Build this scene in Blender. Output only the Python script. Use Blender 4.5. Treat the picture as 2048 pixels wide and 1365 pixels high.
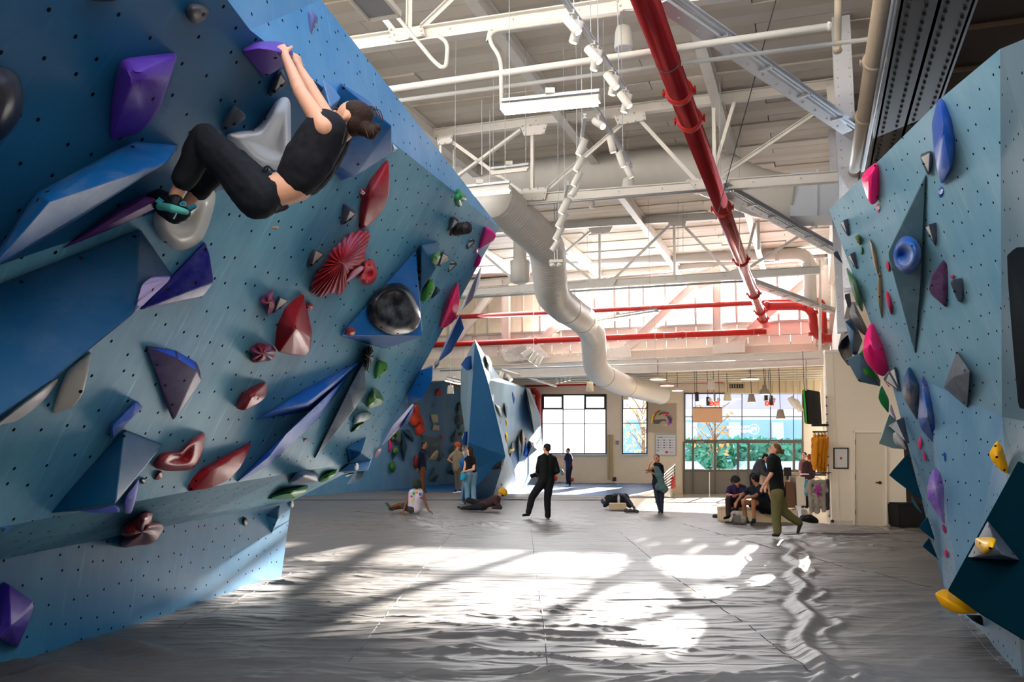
import bpy, bmesh, math, random
import numpy as np
from mathutils import Vector, Matrix, Quaternion
from mathutils.bvhtree import BVHTree

random.seed(7); rng = np.random.default_rng(7)
C = bpy.context.scene.collection
SC = bpy.context.scene
for o in list(bpy.data.objects): bpy.data.objects.remove(o)

# ------------------------------------------------------------------ survey of the place
F = 1800.0; PITCH = math.atan(224.5 / F); CAM = Vector((0, 0, 1.55))
def ray(px, py):
    x = (px - 1024) / F; y = (682.5 - py) / F
    return Vector((x, math.cos(PITCH) - y * math.sin(PITCH), math.sin(PITCH) + y * math.cos(PITCH)))
def at(px, py, D):
    r = ray(px, py); return CAM + r * (D / r.y)
def onz(px, py, z):
    r = ray(px, py); return CAM + r * ((z - CAM.z) / r.z)
def plane3(a, b, c):
    n = (b - a).cross(c - a).normalized()
    if n.dot(CAM - a) < 0: n = -n
    return (a.copy(), n)
def on(px, py, p, h=0.0):
    r = ray(px, py); return CAM + r * ((p[0] + p[1] * h - CAM).dot(p[1]) / r.dot(p[1]))
AZ = math.radians(18.5)
DV = Vector((math.sin(AZ), math.cos(AZ), 0)); EV = Vector((math.cos(AZ), -math.sin(AZ), 0)); ZV = Vector((0, 0, 1))
ZF = -0.45      # concrete floor, the crash mats stand 0.45 above it

# ------------------------------------------------------------------ camera, world, sun, lights, exposure
cd = bpy.data.cameras.new('camera'); co = bpy.data.objects.new('camera', cd); C.objects.link(co)
cd.sensor_width = 36; cd.lens = F / 2048 * 36; cd.clip_end = 400; cd.clip_start = .05
co.location = CAM; co.rotation_euler = (math.pi / 2 + PITCH, 0, 0); SC.camera = co
W = bpy.data.worlds.new('world'); SC.world = W; W.use_nodes = True
wn = W.node_tree.nodes; wl = W.node_tree.links
bg = wn['Background']; tc = wn.new('ShaderNodeTexCoord'); sp = wn.new('ShaderNodeSeparateXYZ'); cr = wn.new('ShaderNodeValToRGB')
wl.new(tc.outputs['Generated'], sp.inputs[0]); wl.new(sp.outputs['Z'], cr.inputs[0]); wl.new(cr.outputs[0], bg.inputs[0])
cr.color_ramp.elements[0].position = 0.0; cr.color_ramp.elements[0].color = (.92, .95, 1, 1)
cr.color_ramp.elements[1].position = .7; cr.color_ramp.elements[1].color = (.55, .74, 1, 1)
bg.inputs[1].default_value = 2.4
SUN_AZ, SUN_EL = math.radians(20.5), math.radians(16.6)
sd = bpy.data.lights.new('sun', 'SUN'); so = bpy.data.objects.new('sun', sd); C.objects.link(so)
sd.energy = 52; sd.angle = math.radians(.6); sd.color = (1, .93, .83)
sv = Vector((math.sin(SUN_AZ) * math.cos(SUN_EL), math.cos(SUN_AZ) * math.cos(SUN_EL), math.sin(SUN_EL)))
so.rotation_euler = sv.to_track_quat('Z', 'Y').to_euler(); so.location = (20, 60, 30)
def area(name, loc, look, sx, sy, power, col):
    l = bpy.data.lights.new(name, 'AREA'); l.shape = 'RECTANGLE'; l.size = sx; l.size_y = sy; l.energy = power; l.color = col
    o = bpy.data.objects.new(name, l); C.objects.link(o); o.location = loc
    o.rotation_euler = (Vector(loc) - Vector(look)).to_track_quat('Z', 'Y').to_euler(); return o
# daylight by the clerestory, side glazing and far windows, plus added fills left and rear
area('clerestory_daylight', at(1290, 600, 36.5), at(1000, 700, 10), 17, 2.0, 1650, (.95, .97, 1))
area('side_daylight', (6.2, 13.5, 6.3), (-2.5, 9.5, 3.0), 9, 1.6, 60, (.72, .86, 1))
area('left_fill', (-8.2, 16.0, 8.2), (6, 14, 5.0), 16, 1.2, 480, (.94, .97, 1))  # added lamp high at left for glare on the red main, no window there
rg = area('rear_roof_fill', (-1.0, -6.0, 5.0), (3.0, 8.0, 9.2), 13, 2.5, 380, (1, .93, .85)); rg.data.spread = math.radians(95)  # added fill behind the camera, aimed up to brighten the roof
area('hall_daylight', at(1250, 640, 52), at(1250, 907, 38), 16, 4, 4200, (1, .96, .90))
SC.view_settings.view_transform = 'Standard'; SC.view_settings.look = 'None'
SC.view_settings.gamma = 1; SC.view_settings.use_curve_mapping = False; SC.view_settings.exposure = 0.28

# ------------------------------------------------------------------ materials
def lin(h):
    if isinstance(h, str): h = tuple(int(h[i:i + 2], 16) for i in (0, 2, 4))
    return tuple(((c / 255) / 12.92 if c / 255 <= .04045 else ((c / 255 + .055) / 1.055) ** 2.4) for c in h[:3]) + (1,)
MC = {}
def mat(hexc, rough=.6, metal=0, bump=0, bscale=60, var=0, vscale=3, chalk=0, cscale=5, emit=0, spec=.28, chalkcol='dfe3ee'):
    key = (hexc, rough, metal, bump, bscale, var, vscale, chalk, cscale, emit, spec, chalkcol)
    if key in MC: return MC[key]
    m = bpy.data.materials.new('surface_' + str(hexc)); m.use_nodes = True
    nt = m.node_tree; N = nt.nodes; L = nt.links; b = N['Principled BSDF']
    b.inputs['Base Color'].default_value = lin(hexc); b.inputs['Roughness'].default_value = rough
    b.inputs['Metallic'].default_value = metal; b.inputs['Specular IOR Level'].default_value = spec
    if emit:
        b.inputs['Emission Color'].default_value = lin(hexc); b.inputs['Emission Strength'].default_value = emit
    t = N.new('ShaderNodeTexCoord')
    col = None
    if var:
        n = N.new('ShaderNodeTexNoise'); n.inputs['Scale'].default_value = vscale; n.inputs['Detail'].default_value = 5
        L.new(t.outputs['Object'], n.inputs['Vector'])
        mx = N.new('ShaderNodeMix'); mx.data_type = 'RGBA'; c = lin(hexc)
        mx.inputs[6].default_value = tuple(v * (1 - var) for v in c[:3]) + (1,)
        mx.inputs[7].default_value = tuple(min(1, v * (1 + var)) for v in c[:3]) + (1,)
        L.new(n.outputs['Fac'], mx.inputs[0]); col = mx.outputs[2]
    if chalk:
        n = N.new('ShaderNodeTexNoise'); n.inputs['Scale'].default_value = cscale; n.inputs['Detail'].default_value = 8
        n.inputs['Roughness'].default_value = .68; L.new(t.outputs['Object'], n.inputs['Vector'])
        r = N.new('ShaderNodeMapRange'); r.inputs[1].default_value = .47; r.inputs[2].default_value = .75; r.inputs[4].default_value = chalk
        L.new(n.outputs['Fac'], r.inputs[0])
        mx = N.new('ShaderNodeMix'); mx.data_type = 'RGBA'; mx.inputs[6].default_value = lin(hexc); mx.inputs[7].default_value = lin(chalkcol) if chalkcol != 'dfe3ee' else tuple(min(1, v * .45 + w * .42) for v, w in zip(lin(hexc)[:3], (.62, .68, .78))) + (1,)
        if col: L.new(col, mx.inputs[6])
        L.new(r.outputs[0], mx.inputs[0]); col = mx.outputs[2]
    if col: L.new(col, b.inputs['Base Color'])
    if bump:
        n = N.new('ShaderNodeTexNoise'); n.inputs['Scale'].default_value = bscale; n.inputs['Detail'].default_value = 3
        L.new(t.outputs['Object'], n.inputs['Vector'])
        bp = N.new('ShaderNodeBump'); bp.inputs['Strength'].default_value = bump; bp.inputs['Distance'].default_value = .01
        L.new(n.outputs['Fac'], bp.inputs['Height']); L.new(bp.outputs[0], b.inputs['Normal'])
    MC[key] = m; return m

def wall_paint(name, hexc, chalkcol, chalk=.5, holes=.2, hole_r=.011, rough=.5, cscale=.9, extra=.25):
    """sprayed climbing-wall paint: rubbed chalk, fine grain and the drilled bolt holes (uv in metres)"""
    m = bpy.data.materials.new(name); m.use_nodes = True
    nt = m.node_tree; N = nt.nodes; L = nt.links; b = N['Principled BSDF']
    b.inputs['Roughness'].default_value = rough
    uv = N.new('ShaderNodeUVMap'); t = N.new('ShaderNodeTexCoord')
    mp = N.new('ShaderNodeMapping'); mp.inputs['Scale'].default_value = (1.0, .45, 1); L.new(uv.outputs[0], mp.inputs[0])
    n = N.new('ShaderNodeTexNoise'); n.inputs['Scale'].default_value = cscale; n.inputs['Detail'].default_value = 9; n.inputs['Roughness'].default_value = .62
    L.new(mp.outputs[0], n.inputs['Vector'])
    r = N.new('ShaderNodeMapRange'); r.inputs[1].default_value = .36; r.inputs[2].default_value = .74; r.inputs[3].default_value = extra * chalk; r.inputs[4].default_value = chalk
    L.new(n.outputs['Fac'], r.inputs[0])
    mp2 = N.new('ShaderNodeMapping'); mp2.inputs['Scale'].default_value = (14, 1.2, 1); mp2.inputs['Rotation'].default_value = (0, 0, .5); L.new(uv.outputs[0], mp2.inputs[0])
    n2 = N.new('ShaderNodeTexNoise'); n2.inputs['Scale'].default_value = 1.6; n2.inputs['Detail'].default_value = 6; L.new(mp2.outputs[0], n2.inputs['Vector'])
    r2 = N.new('ShaderNodeMapRange'); r2.inputs[1].default_value = .6; r2.inputs[2].default_value = .85; r2.inputs[4].default_value = chalk * .8; L.new(n2.outputs['Fac'], r2.inputs[0])
    ad = N.new('ShaderNodeMath'); ad.operation = 'ADD'; ad.use_clamp = True; L.new(r.outputs[0], ad.inputs[0]); L.new(r2.outputs[0], ad.inputs[1])
    mx = N.new('ShaderNodeMix'); mx.data_type = 'RGBA'; mx.inputs[6].default_value = lin(hexc); mx.inputs[7].default_value = lin(chalkcol)
    L.new(ad.outputs[0], mx.inputs[0])
    v = N.new('ShaderNodeTexVoronoi'); v.voronoi_dimensions = '2D'; v.inputs['Scale'].default_value = 1 / holes; v.inputs['Randomness'].default_value = .55
    L.new(uv.outputs[0], v.inputs['Vector'])
    lt = N.new('ShaderNodeMath'); lt.operation = 'LESS_THAN'; lt.inputs[1].default_value = hole_r / holes; L.new(v.outputs['Distance'], lt.inputs[0])
    mh = N.new('ShaderNodeMix'); mh.data_type = 'RGBA'; mh.inputs[7].default_value = (.008, .008, .01, 1)
    sb = N.new('ShaderNodeMath'); sb.operation = 'MULTIPLY_ADD'; sb.inputs[1].default_value = -.45; sb.inputs[2].default_value = .45; L.new(lt.outputs[0], sb.inputs[0]); L.new(sb.outputs[0], b.inputs['Specular IOR Level'])
    L.new(mx.outputs[2], mh.inputs[6]); L.new(lt.outputs[0], mh.inputs[0]); L.new(mh.outputs[2], b.inputs['Base Color'])
    n3 = N.new('ShaderNodeTexNoise'); n3.inputs['Scale'].default_value = 130; L.new(uv.outputs[0], n3.inputs['Vector'])
    bp = N.new('ShaderNodeBump'); bp.inputs['Strength'].default_value = .35; bp.inputs['Distance'].default_value = .004
    L.new(n3.outputs['Fac'], bp.inputs['Height']); L.new(bp.outputs[0], b.inputs['Normal'])
    return m
def vinyl(hexc, rough):
    m = mat(hexc, rough, var=.10, vscale=1.5, spec=.5); N = m.node_tree.nodes; L = m.node_tree.links; b = N['Principled BSDF']
    t = N.new('ShaderNodeTexCoord'); last = None
    for sc, rot, dist in (((.22, 1.7, 1), .12, .05), ((.34, 2.3, 1), -.3, .035)):
        mp = N.new('ShaderNodeMapping'); mp.inputs['Scale'].default_value = sc; mp.inputs['Rotation'].default_value = (0, 0, rot); L.new(t.outputs['Object'], mp.inputs[0])
        n = N.new('ShaderNodeTexNoise'); n.inputs['Scale'].default_value = 1; n.inputs['Detail'].default_value = 1.5; n.inputs['Distortion'].default_value = .9; L.new(mp.outputs[0], n.inputs['Vector'])
        a = N.new('ShaderNodeMath'); a.operation = 'SUBTRACT'; a.inputs[1].default_value = .5; L.new(n.outputs['Fac'], a.inputs[0])
        c = N.new('ShaderNodeMath'); c.operation = 'ABSOLUTE'; L.new(a.outputs[0], c.inputs[0])
        r = N.new('ShaderNodeMapRange'); r.inputs[2].default_value = .05; r.inputs[3].default_value = 1; r.inputs[4].default_value = 0; r.interpolation_type = 'SMOOTHSTEP'; L.new(c.outputs[0], r.inputs[0])
        bp = N.new('ShaderNodeBump'); bp.inputs['Strength'].default_value = .22; bp.inputs['Distance'].default_value = dist; L.new(r.outputs[0], bp.inputs['Height'])
        if last: L.new(last.outputs[0], bp.inputs['Normal'])
        last = bp
    L.new(last.outputs[0], b.inputs['Normal']); return m
WHITE = mat('e6e2da', .5, var=.06, vscale=2); STEELW = mat('e6e2dc', .45, var=.08, vscale=4)
BEIGE = mat('e2d4c2', .7, var=.04); RED = mat('a81f20', .35, var=.12, vscale=5); CHROME = mat('c9c9cc', .25, 1)
GREY = mat('8d8c8a', .5); DARK = mat('2b2c2f', .5); GALV = mat('b9bcc0', .4, .6, var=.1, vscale=8)
LAMP = mat('fff0dc', .5, emit=9); SPOT = mat('ffd9a0', .5, emit=14); FRAME = mat('3b3d3f', .45)

# ------------------------------------------------------------------ object helpers
def link(name, me, m=None, parent=None, smooth=False):
    o = bpy.data.objects.new(name, me); C.objects.link(o)
    if m is not None:
        for k in (m if isinstance(m, (list, tuple)) else [m]): me.materials.append(k)
    if smooth: me.shade_smooth()
    if parent is not None: o.parent = parent
    return o
def obj(name, bm, m=None, parent=None, smooth=False):
    bmesh.ops.recalc_face_normals(bm, faces=bm.faces)
    me = bpy.data.meshes.new(name); bm.to_mesh(me); bm.free(); return link(name, me, m, parent, smooth)
def tag(o, label=None, cat=None, group=None, kind=None):
    if label: o['label'] = label
    if cat: o['category'] = cat
    if group: o['group'] = group
    if kind: o['kind'] = kind
    return o
def thing(name, label, cat, group=None):
    o = bpy.data.objects.new(name, None); C.objects.link(o); o.empty_display_size = .1
    return tag(o, label, cat, group)
def struct(o): o['kind'] = 'structure'; return o
def frame_of(d, up=None):
    d = d.normalized(); up = up or ZV
    if abs(d.dot(up)) > .98: up = Vector((1, 0, 0))
    s = d.cross(up).normalized(); u = s.cross(d).normalized(); return d, s, u
def bar(bm, a, b, w, h, up=None):
    """box beam from a to b, w across, h along up"""
    d, s, u = frame_of(b - a, up)
    vs = [bm.verts.new(p + s * (i * w / 2) + u * (j * h / 2)) for p in (a, b) for i, j in ((-1, -1), (1, -1), (1, 1), (-1, 1))]
    for f in ((0, 1, 2, 3), (7, 6, 5, 4), (0, 4, 5, 1), (1, 5, 6, 2), (2, 6, 7, 3), (3, 7, 4, 0)): bm.faces.new([vs[i] for i in f])
def channel(bm, a, b, w, h, up=None, t=.018):
    d, s, u = frame_of(b - a, up)
    bar(bm, a, b, t, h, u); bar(bm, a + u * h / 2, b + u * h / 2, w, t, u); bar(bm, a - u * h / 2, b - u * h / 2, w, t, u)
def box(bm, c, sx, sy, sz, ax=None):
    ax = ax or (Vector((1, 0, 0)), Vector((0, 1, 0)), ZV)
    bar(bm, c - ax[1] * sy / 2, c + ax[1] * sy / 2, sx, sz, ax[2])
def tube(bm, pts, r, n=12, caps=True, closed=False, radii=None):
    rings = []
    for i, p in enumerate(pts):
        a = pts[max(0, i - 1)]; b = pts[min(len(pts) - 1, i + 1)]
        d, s, u = frame_of(b - a)
        if rings:
            s = (ps - d * ps.dot(d)).normalized(); u = s.cross(d).normalized()
        ps = s; rr = radii[i] if radii else r
        rings.append([bm.verts.new(p + s * math.cos(2 * math.pi * k / n) * rr + u * math.sin(2 * math.pi * k / n) * rr) for k in range(n)])
    for i in range(len(rings) - 1):
        for k in range(n): bm.faces.new((rings[i][k], rings[i][(k + 1) % n], rings[i + 1][(k + 1) % n], rings[i + 1][k]))
    if caps: bm.faces.new(rings[0][::-1]); bm.faces.new(rings[-1])
def lathe(bm, c, axis, prof, n=20):
    """prof: (distance along axis, radius)"""
    d, s, u = frame_of(axis); rings = []
    for t, r in prof:
        r = max(r, .0005); rings.append([bm.verts.new(c + d * t + s * math.cos(2 * math.pi * k / n) * r + u * math.sin(2 * math.pi * k / n) * r) for k in range(n)])
    for i in range(len(rings) - 1):
        for k in range(n): bm.faces.new((rings[i][k], rings[i][(k + 1) % n], rings[i + 1][(k + 1) % n], rings[i + 1][k]))
    bm.faces.new(rings[0][::-1]); bm.faces.new(rings[-1])
def smoothpath(pts, n=8):
    out = []; P = [pts[0]] + list(pts) + [pts[-1]]
    for i in range(1, len(P) - 2):
        for k in range(n):
            t = k / n; a, b, c, d = P[i - 1], P[i], P[i + 1], P[i + 2]
            out.append(.5 * ((2 * b) + (c - a) * t + (2 * a - 5 * b + 4 * c - d) * t * t + (3 * b - a - 3 * c + d) * t ** 3))
    out.append(P[-2]); return out
def corner_path(pts, rad, n=6):
    out = [pts[0]]
    for i in range(1, len(pts) - 1):
        a = pts[i] + (pts[i - 1] - pts[i]).normalized() * rad; b = pts[i] + (pts[i + 1] - pts[i]).normalized() * rad
        for k in range(n + 1):
            t = k / n; out.append(a * (1 - t) ** 2 + pts[i] * 2 * t * (1 - t) + b * t * t)
    out.append(pts[-1]); return out
def slab(bm, poly, n, t):
    """polygon thickened by t against n"""
    a = [bm.verts.new(p) for p in poly]; b = [bm.verts.new(p - n * t) for p in poly]
    bm.faces.new(a); bm.faces.new(b[::-1]); k = len(a)
    for i in range(k): bm.faces.new((a[i], b[i], b[(i + 1) % k], a[(i + 1) % k]))
def sphere(bm, c, r, sx=1, sy=1, sz=1, ax=None, seg=10, rings=7):
    ax = ax or (Vector((1, 0, 0)), Vector((0, 1, 0)), ZV)
    M = Matrix((ax[0] * r * sx, ax[1] * r * sy, ax[2] * r * sz)).transposed().to_4x4(); M.translation = c
    bmesh.ops.create_uvsphere(bm, u_segments=seg, v_segments=rings, radius=1, matrix=M)
def text_mesh(s, size, loc, right, up, m, parent=None, name='lettering', align='CENTER', bold=0):
    cu = bpy.data.curves.new('txt', 'FONT'); cu.body = s; cu.size = size; cu.align_x = align; cu.align_y = 'CENTER'; cu.extrude = .004; cu.offset = bold
    o = bpy.data.objects.new('txt', cu); C.objects.link(o)
    me = bpy.data.meshes.new_from_object(o.evaluated_get(bpy.context.evaluated_depsgraph_get()))
    bpy.data.objects.remove(o); n = right.cross(up)
    M = Matrix((right, up, n)).transposed().to_4x4(); M.translation = loc; me.transform(M)
    return link(name, me, m, parent)
def uv_plane(o, scale=1.0):
    """uv in metres: u horizontal in the face's plane, v up the slope"""
    me = o.data; uvl = me.uv_layers.new(name='UVMap')
    for p in me.polygons:
        n = p.normal; s = ZV.cross(n)
        s = s.normalized() if s.length > 1e-4 else Vector((1, 0, 0)); u = n.cross(s)
        for li in p.loop_indices:
            co_ = me.vertices[me.loops[li].vertex_index].co; uvl.data[li].uv = (co_.dot(s) * scale, co_.dot(u) * scale)
def planar_poly(name, polys, m, thick=.12, parent=None):
    bm = bmesh.new(); cache = {}
    def V(p):
        k = tuple(round(x, 4) for x in p)
        if k not in cache: cache[k] = bm.verts.new(p)
        return cache[k]
    for p in polys: bm.faces.new([V(q) for q in p])
    me = bpy.data.meshes.new(name); bm.to_mesh(me); bm.free(); return link(name, me, m, parent)
# ------------------------------------------------------------------ the building shell
def building(px, D): return at(px, 907, D)
def nplane(px, D): return (Vector((at(px, 907, D).x, D, 0)), -DV)
PT = [nplane(1200, 11.4), nplane(1200, 19.0), nplane(1200, 28.7)]
PC = nplane(1290, 36.5)                                   # clerestory line
FW0, FW1 = at(1085, 907, 47), at(1605, 907, 44.4)         # far glazed wall
fr = (FW1 - FW0); fr.z = 0; fr.normalize(); fn = Vector((fr.y, -fr.x, 0))
if fn.dot(CAM - FW0) < 0: fn = -fn
PW = (Vector((FW0.x, FW0.y, 0)), fn)
# concrete floor
bm = bmesh.new(); slab(bm, [Vector((-14, -6, ZF)), Vector((22, -6, ZF)), Vector((22, 60, ZF)), Vector((-14, 60, ZF))], ZV, .2)
struct(obj('floor', bm, mat('a39c94', .18, var=.12, vscale=1.2)))

# crash mats: one vinyl cover, wrinkled; deeper grid near the camera
def noise2(x, y, seed):
    r = np.random.default_rng(seed); g = r.random((64, 64))
    xi = np.floor(x).astype(int); yi = np.floor(y).astype(int); fx = x - xi; fy = y - yi
    fx = fx * fx * (3 - 2 * fx); fy = fy * fy * (3 - 2 * fy)
    a = g[xi % 64, yi % 64]; b = g[(xi + 1) % 64, yi % 64]; c = g[xi % 64, (yi + 1) % 64]; d = g[(xi + 1) % 64, (yi + 1) % 64]
    return (a * (1 - fx) + b * fx) * (1 - fy) + (c * (1 - fx) + d * fx) * fy
def ridge(x, y, seed, ang, lx, ly, warp=.6, p=7):
    ca, sa = math.cos(ang), math.sin(ang)
    wx = (noise2(x * .45 + 7, y * .45, seed + 9) - .5) * warp * 2; wy = (noise2(x * .45, y * .45 + 3, seed + 5) - .5) * warp * 2
    u = ((x + wx) * ca + (y + wy) * sa) / lx; v = (-(x + wx) * sa + (y + wy) * ca) / ly
    n = noise2(u, v, seed); return np.clip(1 - np.abs(2 * n - 1), 0, 1) ** p
def mat_height(X, Y, fine=True):
    h = .022 * ridge(X, Y, 1, .12, 2.6, .55) + .016 * ridge(X, Y, 2, -.28, 1.9, .42) + .012 * ridge(X, Y, 3, .38, 1.5, .36) + .02 * ridge(X, Y, 4, 0.02, 4.2, .8, 1.0, 9)
    h += .009 * ridge(X, Y, 7, .2, 3.0, .26, .8, 9) + .007 * ridge(X, Y, 8, -.2, 2.4, .2, .8, 9)
    h += .006 * ridge(X, Y, 6, .9, 1.0, .3) + .03 * (noise2(X * .5, Y * .5, 21) - .5)
    patch = np.clip(noise2(X * .3 + 3, Y * .25, 33) * 2.2 - .45, .15, 1.25)
    h *= patch * 1.2
    # the long gathered ruck that runs from the walking climber towards the camera
    px_, py_ = 2.9, 16.6
    xc = 5.0 + (Y - 16.6) * .33 + .12 * np.sin(Y * 2.1) + .08 * np.sin(Y * 5.3)
    xc = np.where(Y < 16.6, 5.05 - (16.6 - Y) * .29 + .07 * np.sin(Y * 3.1), xc)
    d = X - xc; gate = np.clip((17.0 - Y) / 1.0, 0, 1)
    h += gate * (.045 * np.exp(-(d / .07) ** 2) + .03 * np.exp(-((d - .22 - .05 * np.sin(Y * 7)) / .05) ** 2) * (.5 + .5 * np.sin(Y * 3.3)) - .012 * np.exp(-((d + .14) / .06) ** 2))
    ang = np.arctan2(Y - 16.4, X - 5.05); rr = np.hypot(X - 5.05, Y - 16.4)
    h += .035 * np.exp(-rr / 1.5) * np.clip(np.cos(ang * 11 + 2 * np.sin(rr)), 0, 1) ** 2 * np.clip(rr * 2, 0, 1)
    ang = np.arctan2(Y - 20.6, X - 1.0); rr = np.hypot(X - 1.0, Y - 20.6)
    h += .04 * np.exp(-rr / 1.6) * np.clip(np.cos(ang * 9 + 1.5 * np.sin(rr)), 0, 1) ** 2 * np.clip(rr * 2, 0, 1)
    # gathers where the cover is tucked under the left wall
    bx = -3.74 + (Y - 6.81) * .203; dd = X - bx
    t = Y + .5 * dd
    h += .07 * np.exp(-((dd - .55) / .42) ** 2) * np.clip(np.sin(t * 5.0 + 1.5 * np.sin(t * 1.7)), 0, 1) ** 3 * np.clip((9.2 - Y) / 1.2, 0, 1)
    nr = np.clip((7.3 - Y) / 1.5, 0, 1)
    h += nr * (.05 * ridge(X, Y, 12, .10, 3.5, .30, .5, 4) + .03 * ridge(X, Y, 13, -.08, 2.8, .22, .5, 4))
    return h
def strip_mesh(name, bounds, ys, nx, m, fn_h):
    """bounds(y) -> x0, x1"""
    ys = np.asarray(ys); xs = []
    for y in ys:
        a, b = bounds(y); xs.append(np.linspace(a, b, nx))
    X = np.array(xs); Y = np.repeat(ys[:, None], nx, 1); Z = fn_h(X, Y)
    co_ = np.stack([X, Y, Z], -1).reshape(-1, 3); ny = len(ys)
    i = np.arange(ny - 1)[:, None] * nx + np.arange(nx - 1)[None]; f = np.stack([i, i + 1, i + 1 + nx, i + nx], -1).reshape(-1, 4)
    me = bpy.data.meshes.new(name); me.vertices.add(len(co_)); me.vertices.foreach_set('co', co_.ravel().astype(np.float32))
    me.loops.add(f.size); me.loops.foreach_set('vertex_index', f.ravel().astype(np.int32))
    me.polygons.add(len(f)); me.polygons.foreach_set('loop_start', np.arange(0, f.size, 4, dtype=np.int32)); me.polygons.foreach_set('loop_total', np.full(len(f), 4, np.int32))
    me.update(); me.validate(); o = link(name, me, m); me.shade_smooth(); return o
VINYL = vinyl('64605e', .42)
VINYLB = vinyl('1f5f9c', .4)
E1 = onz(1860, 1071, 0); E2 = onz(1660, 1051, 0); E3 = onz(1447, 1034, 0); E4 = onz(1440, 1028, 0); E5 = onz(1262, 1026, 0); E6 = onz(1236, 1004, 0)
def edge_x(y):
    pts = [(E1.y, E1.x), (E2.y, E2.x), (E3.y, E3.x), (E4.y + .01, E4.x), (E5.y + .1, E5.x), (E6.y, E6.x), (E6.y + 2, E6.x + .5)]
    if y <= E1.y: return 9.0
    for (a, xa), (b, xb) in zip(pts, pts[1:]):
        if a <= y <= b: return xa + (xb - xa) * (y - a) / (b - a + 1e-6)
    return pts[-1][1]
crash = thing('crash_mat', 'grey vinyl crash mat cover wrinkled across the whole climbing floor', 'mat')
inv = np.linspace(1 / 2.4, 1 / 31.0, 1050); ys = 1 / inv
cov = strip_mesh('mat_cover', lambda y: (-4.9 if y < 12 else -4.9 - (y - 12) * .35, edge_x(y)), ys, 640, VINYL, lambda X, Y: mat_height(X, Y) * np.clip((31 - Y) / 1.5, 0, 1)); cov.parent = crash
bm = bmesh.new()
ed = [E1, E2, E3, E4, E5, E6]
for a, b in zip(ed, ed[1:]):
    q = [a, b, Vector((b.x, b.y, ZF)), Vector((a.x, a.y, ZF))]; bm.faces.new([bm.verts.new(p) for p in q])
obj('mat_side', bm, VINYL, crash)
def onmat(px, py, dz=0.004):
    p = onz(px, py, 0); z = float(mat_height(np.array([p.x]), np.array([p.y]))[0]) * min(1, max(0, (31 - p.y) / 1.5)); return Vector((p.x, p.y, z + dz))
for seam in ([(1062, 1062), (1075, 1160), (1088, 1260), (1098, 1365)], [(905, 1066), (845, 1140), (780, 1225), (690, 1340)], [(1235, 1062), (1340, 1150), (1500, 1260), (1640, 1362)], [(585, 1150), (470, 1210), (345, 1262)], [(1900, 1215), (1960, 1290), (2010, 1340)], [(1330, 1040), (1700, 1140), (1900, 1185)]):
    P_ = [Vector((a[0] + (b[0] - a[0]) * t / 12, a[1] + (b[1] - a[1]) * t / 12, 0)) for a, b in zip(seam, seam[1:]) for t in range(12)]
    bm = bmesh.new(); tube(bm, [onmat(p.x, p.y, .0) for p in P_], .005, 5); obj('stitched_seam', bm, mat('3e3d40', .6), crash)
# blue mat platform at the far end, beyond the prow
B1, B2, B3 = onz(1247, 998, 0), onz(1308, 984, 0), onz(1345, 974, 0)
bluem = thing('landing_mat', 'blue landing mat raised above the lobby floor below the far windows', 'mat')
def bb(y):
    x = E6.x if y <= B1.y else (B1.x + (B2.x - B1.x) * (y - B1.y) / (B2.y - B1.y) if y < B2.y else B2.x + (B3.x - B2.x) * (y - B2.y) / (B3.y - B2.y) if y < B3.y else B3.x)
    return (-15.0, x)
o = strip_mesh('mat_cover', bb, np.linspace(31, 47.3, 160), 240, VINYLB, lambda X, Y: 1.3 * mat_height(X, Y) * np.clip((Y - 31) / 1.5, 0, 1)); o.parent = bluem
# the grey cover carries on as far as the blue begins
grey2 = strip_mesh('mat_cover_far', lambda y: (-15, bb(y)[1] if y < B1.y else -15 + (B1.x + 15) * max(0.02, (41 - y) / (41 - B1.y)) + 3.2), np.linspace(30.2, 41, 90), 160, VINYL, lambda X, Y: .012 + mat_height(X, Y)); grey2.parent = crash
bm = bmesh.new()
for a, b in ((E6, B1), (B1, B2), (B2, B3), (B3, Vector((B3.x, 47.3, 0)))):
    bm.faces.new([bm.verts.new(p) for p in (a, b, Vector((b.x, b.y, ZF)), Vector((a.x, a.y, ZF)))])
obj('mat_side', bm, mat('d8d6d2', .5, chalk=.4), bluem)  # sun on this side painted in as a near-white
bm = bmesh.new(); bar(bm, B1 + ZV * .01, B3 + ZV * .01, .16, .05); obj('edge_strip', bm, mat('c9c5bd', .5), bluem)

# main roof: boards across the bays, each a piece of its own
roof = thing('ceiling', None, None); roof['kind'] = 'structure'
bm = bmesh.new()
ORG = Vector((at(1200, 907, 11.4).x, 11.4, 0))
def bw(c, d, z): return ORG + EV * c + DV * d + ZV * z
plk = {}
pmat = [mat(c, .7, var=.07) for c in ('dcd2c5', 'd3c9bb', 'e0d8cc')]
nrow = 78; wrow = 30.0 / nrow
def boxmesh(name, sx, sy, sz, m):
    me = bpy.data.meshes.new(name); b_ = bmesh.new(); box(b_, Vector((0, 0, 0)), sx, sy, sz); b_.to_mesh(me); b_.free(); me.materials.append(m); return me
pls = [boxmesh('board', 6.6, wrow - .02, .05, k) for k in pmat]
RZ = Matrix.Rotation(-AZ, 4, 'Z')
for r in range(nrow):
    off = (r % 3) * 2.2
    for k in range(5):
        c = -18.0 + off + k * 6.62
        o = bpy.data.objects.new('roof_board', pls[(r * 7 + k * 3) % 3]); C.objects.link(o)
        o.matrix_world = Matrix.Translation(bw(c + 3.3, -3.5 + (r + .5) * wrow, 9.12 + .012 * ((r * 5 + k * 3) % 4))) @ RZ; o.parent = roof
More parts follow.
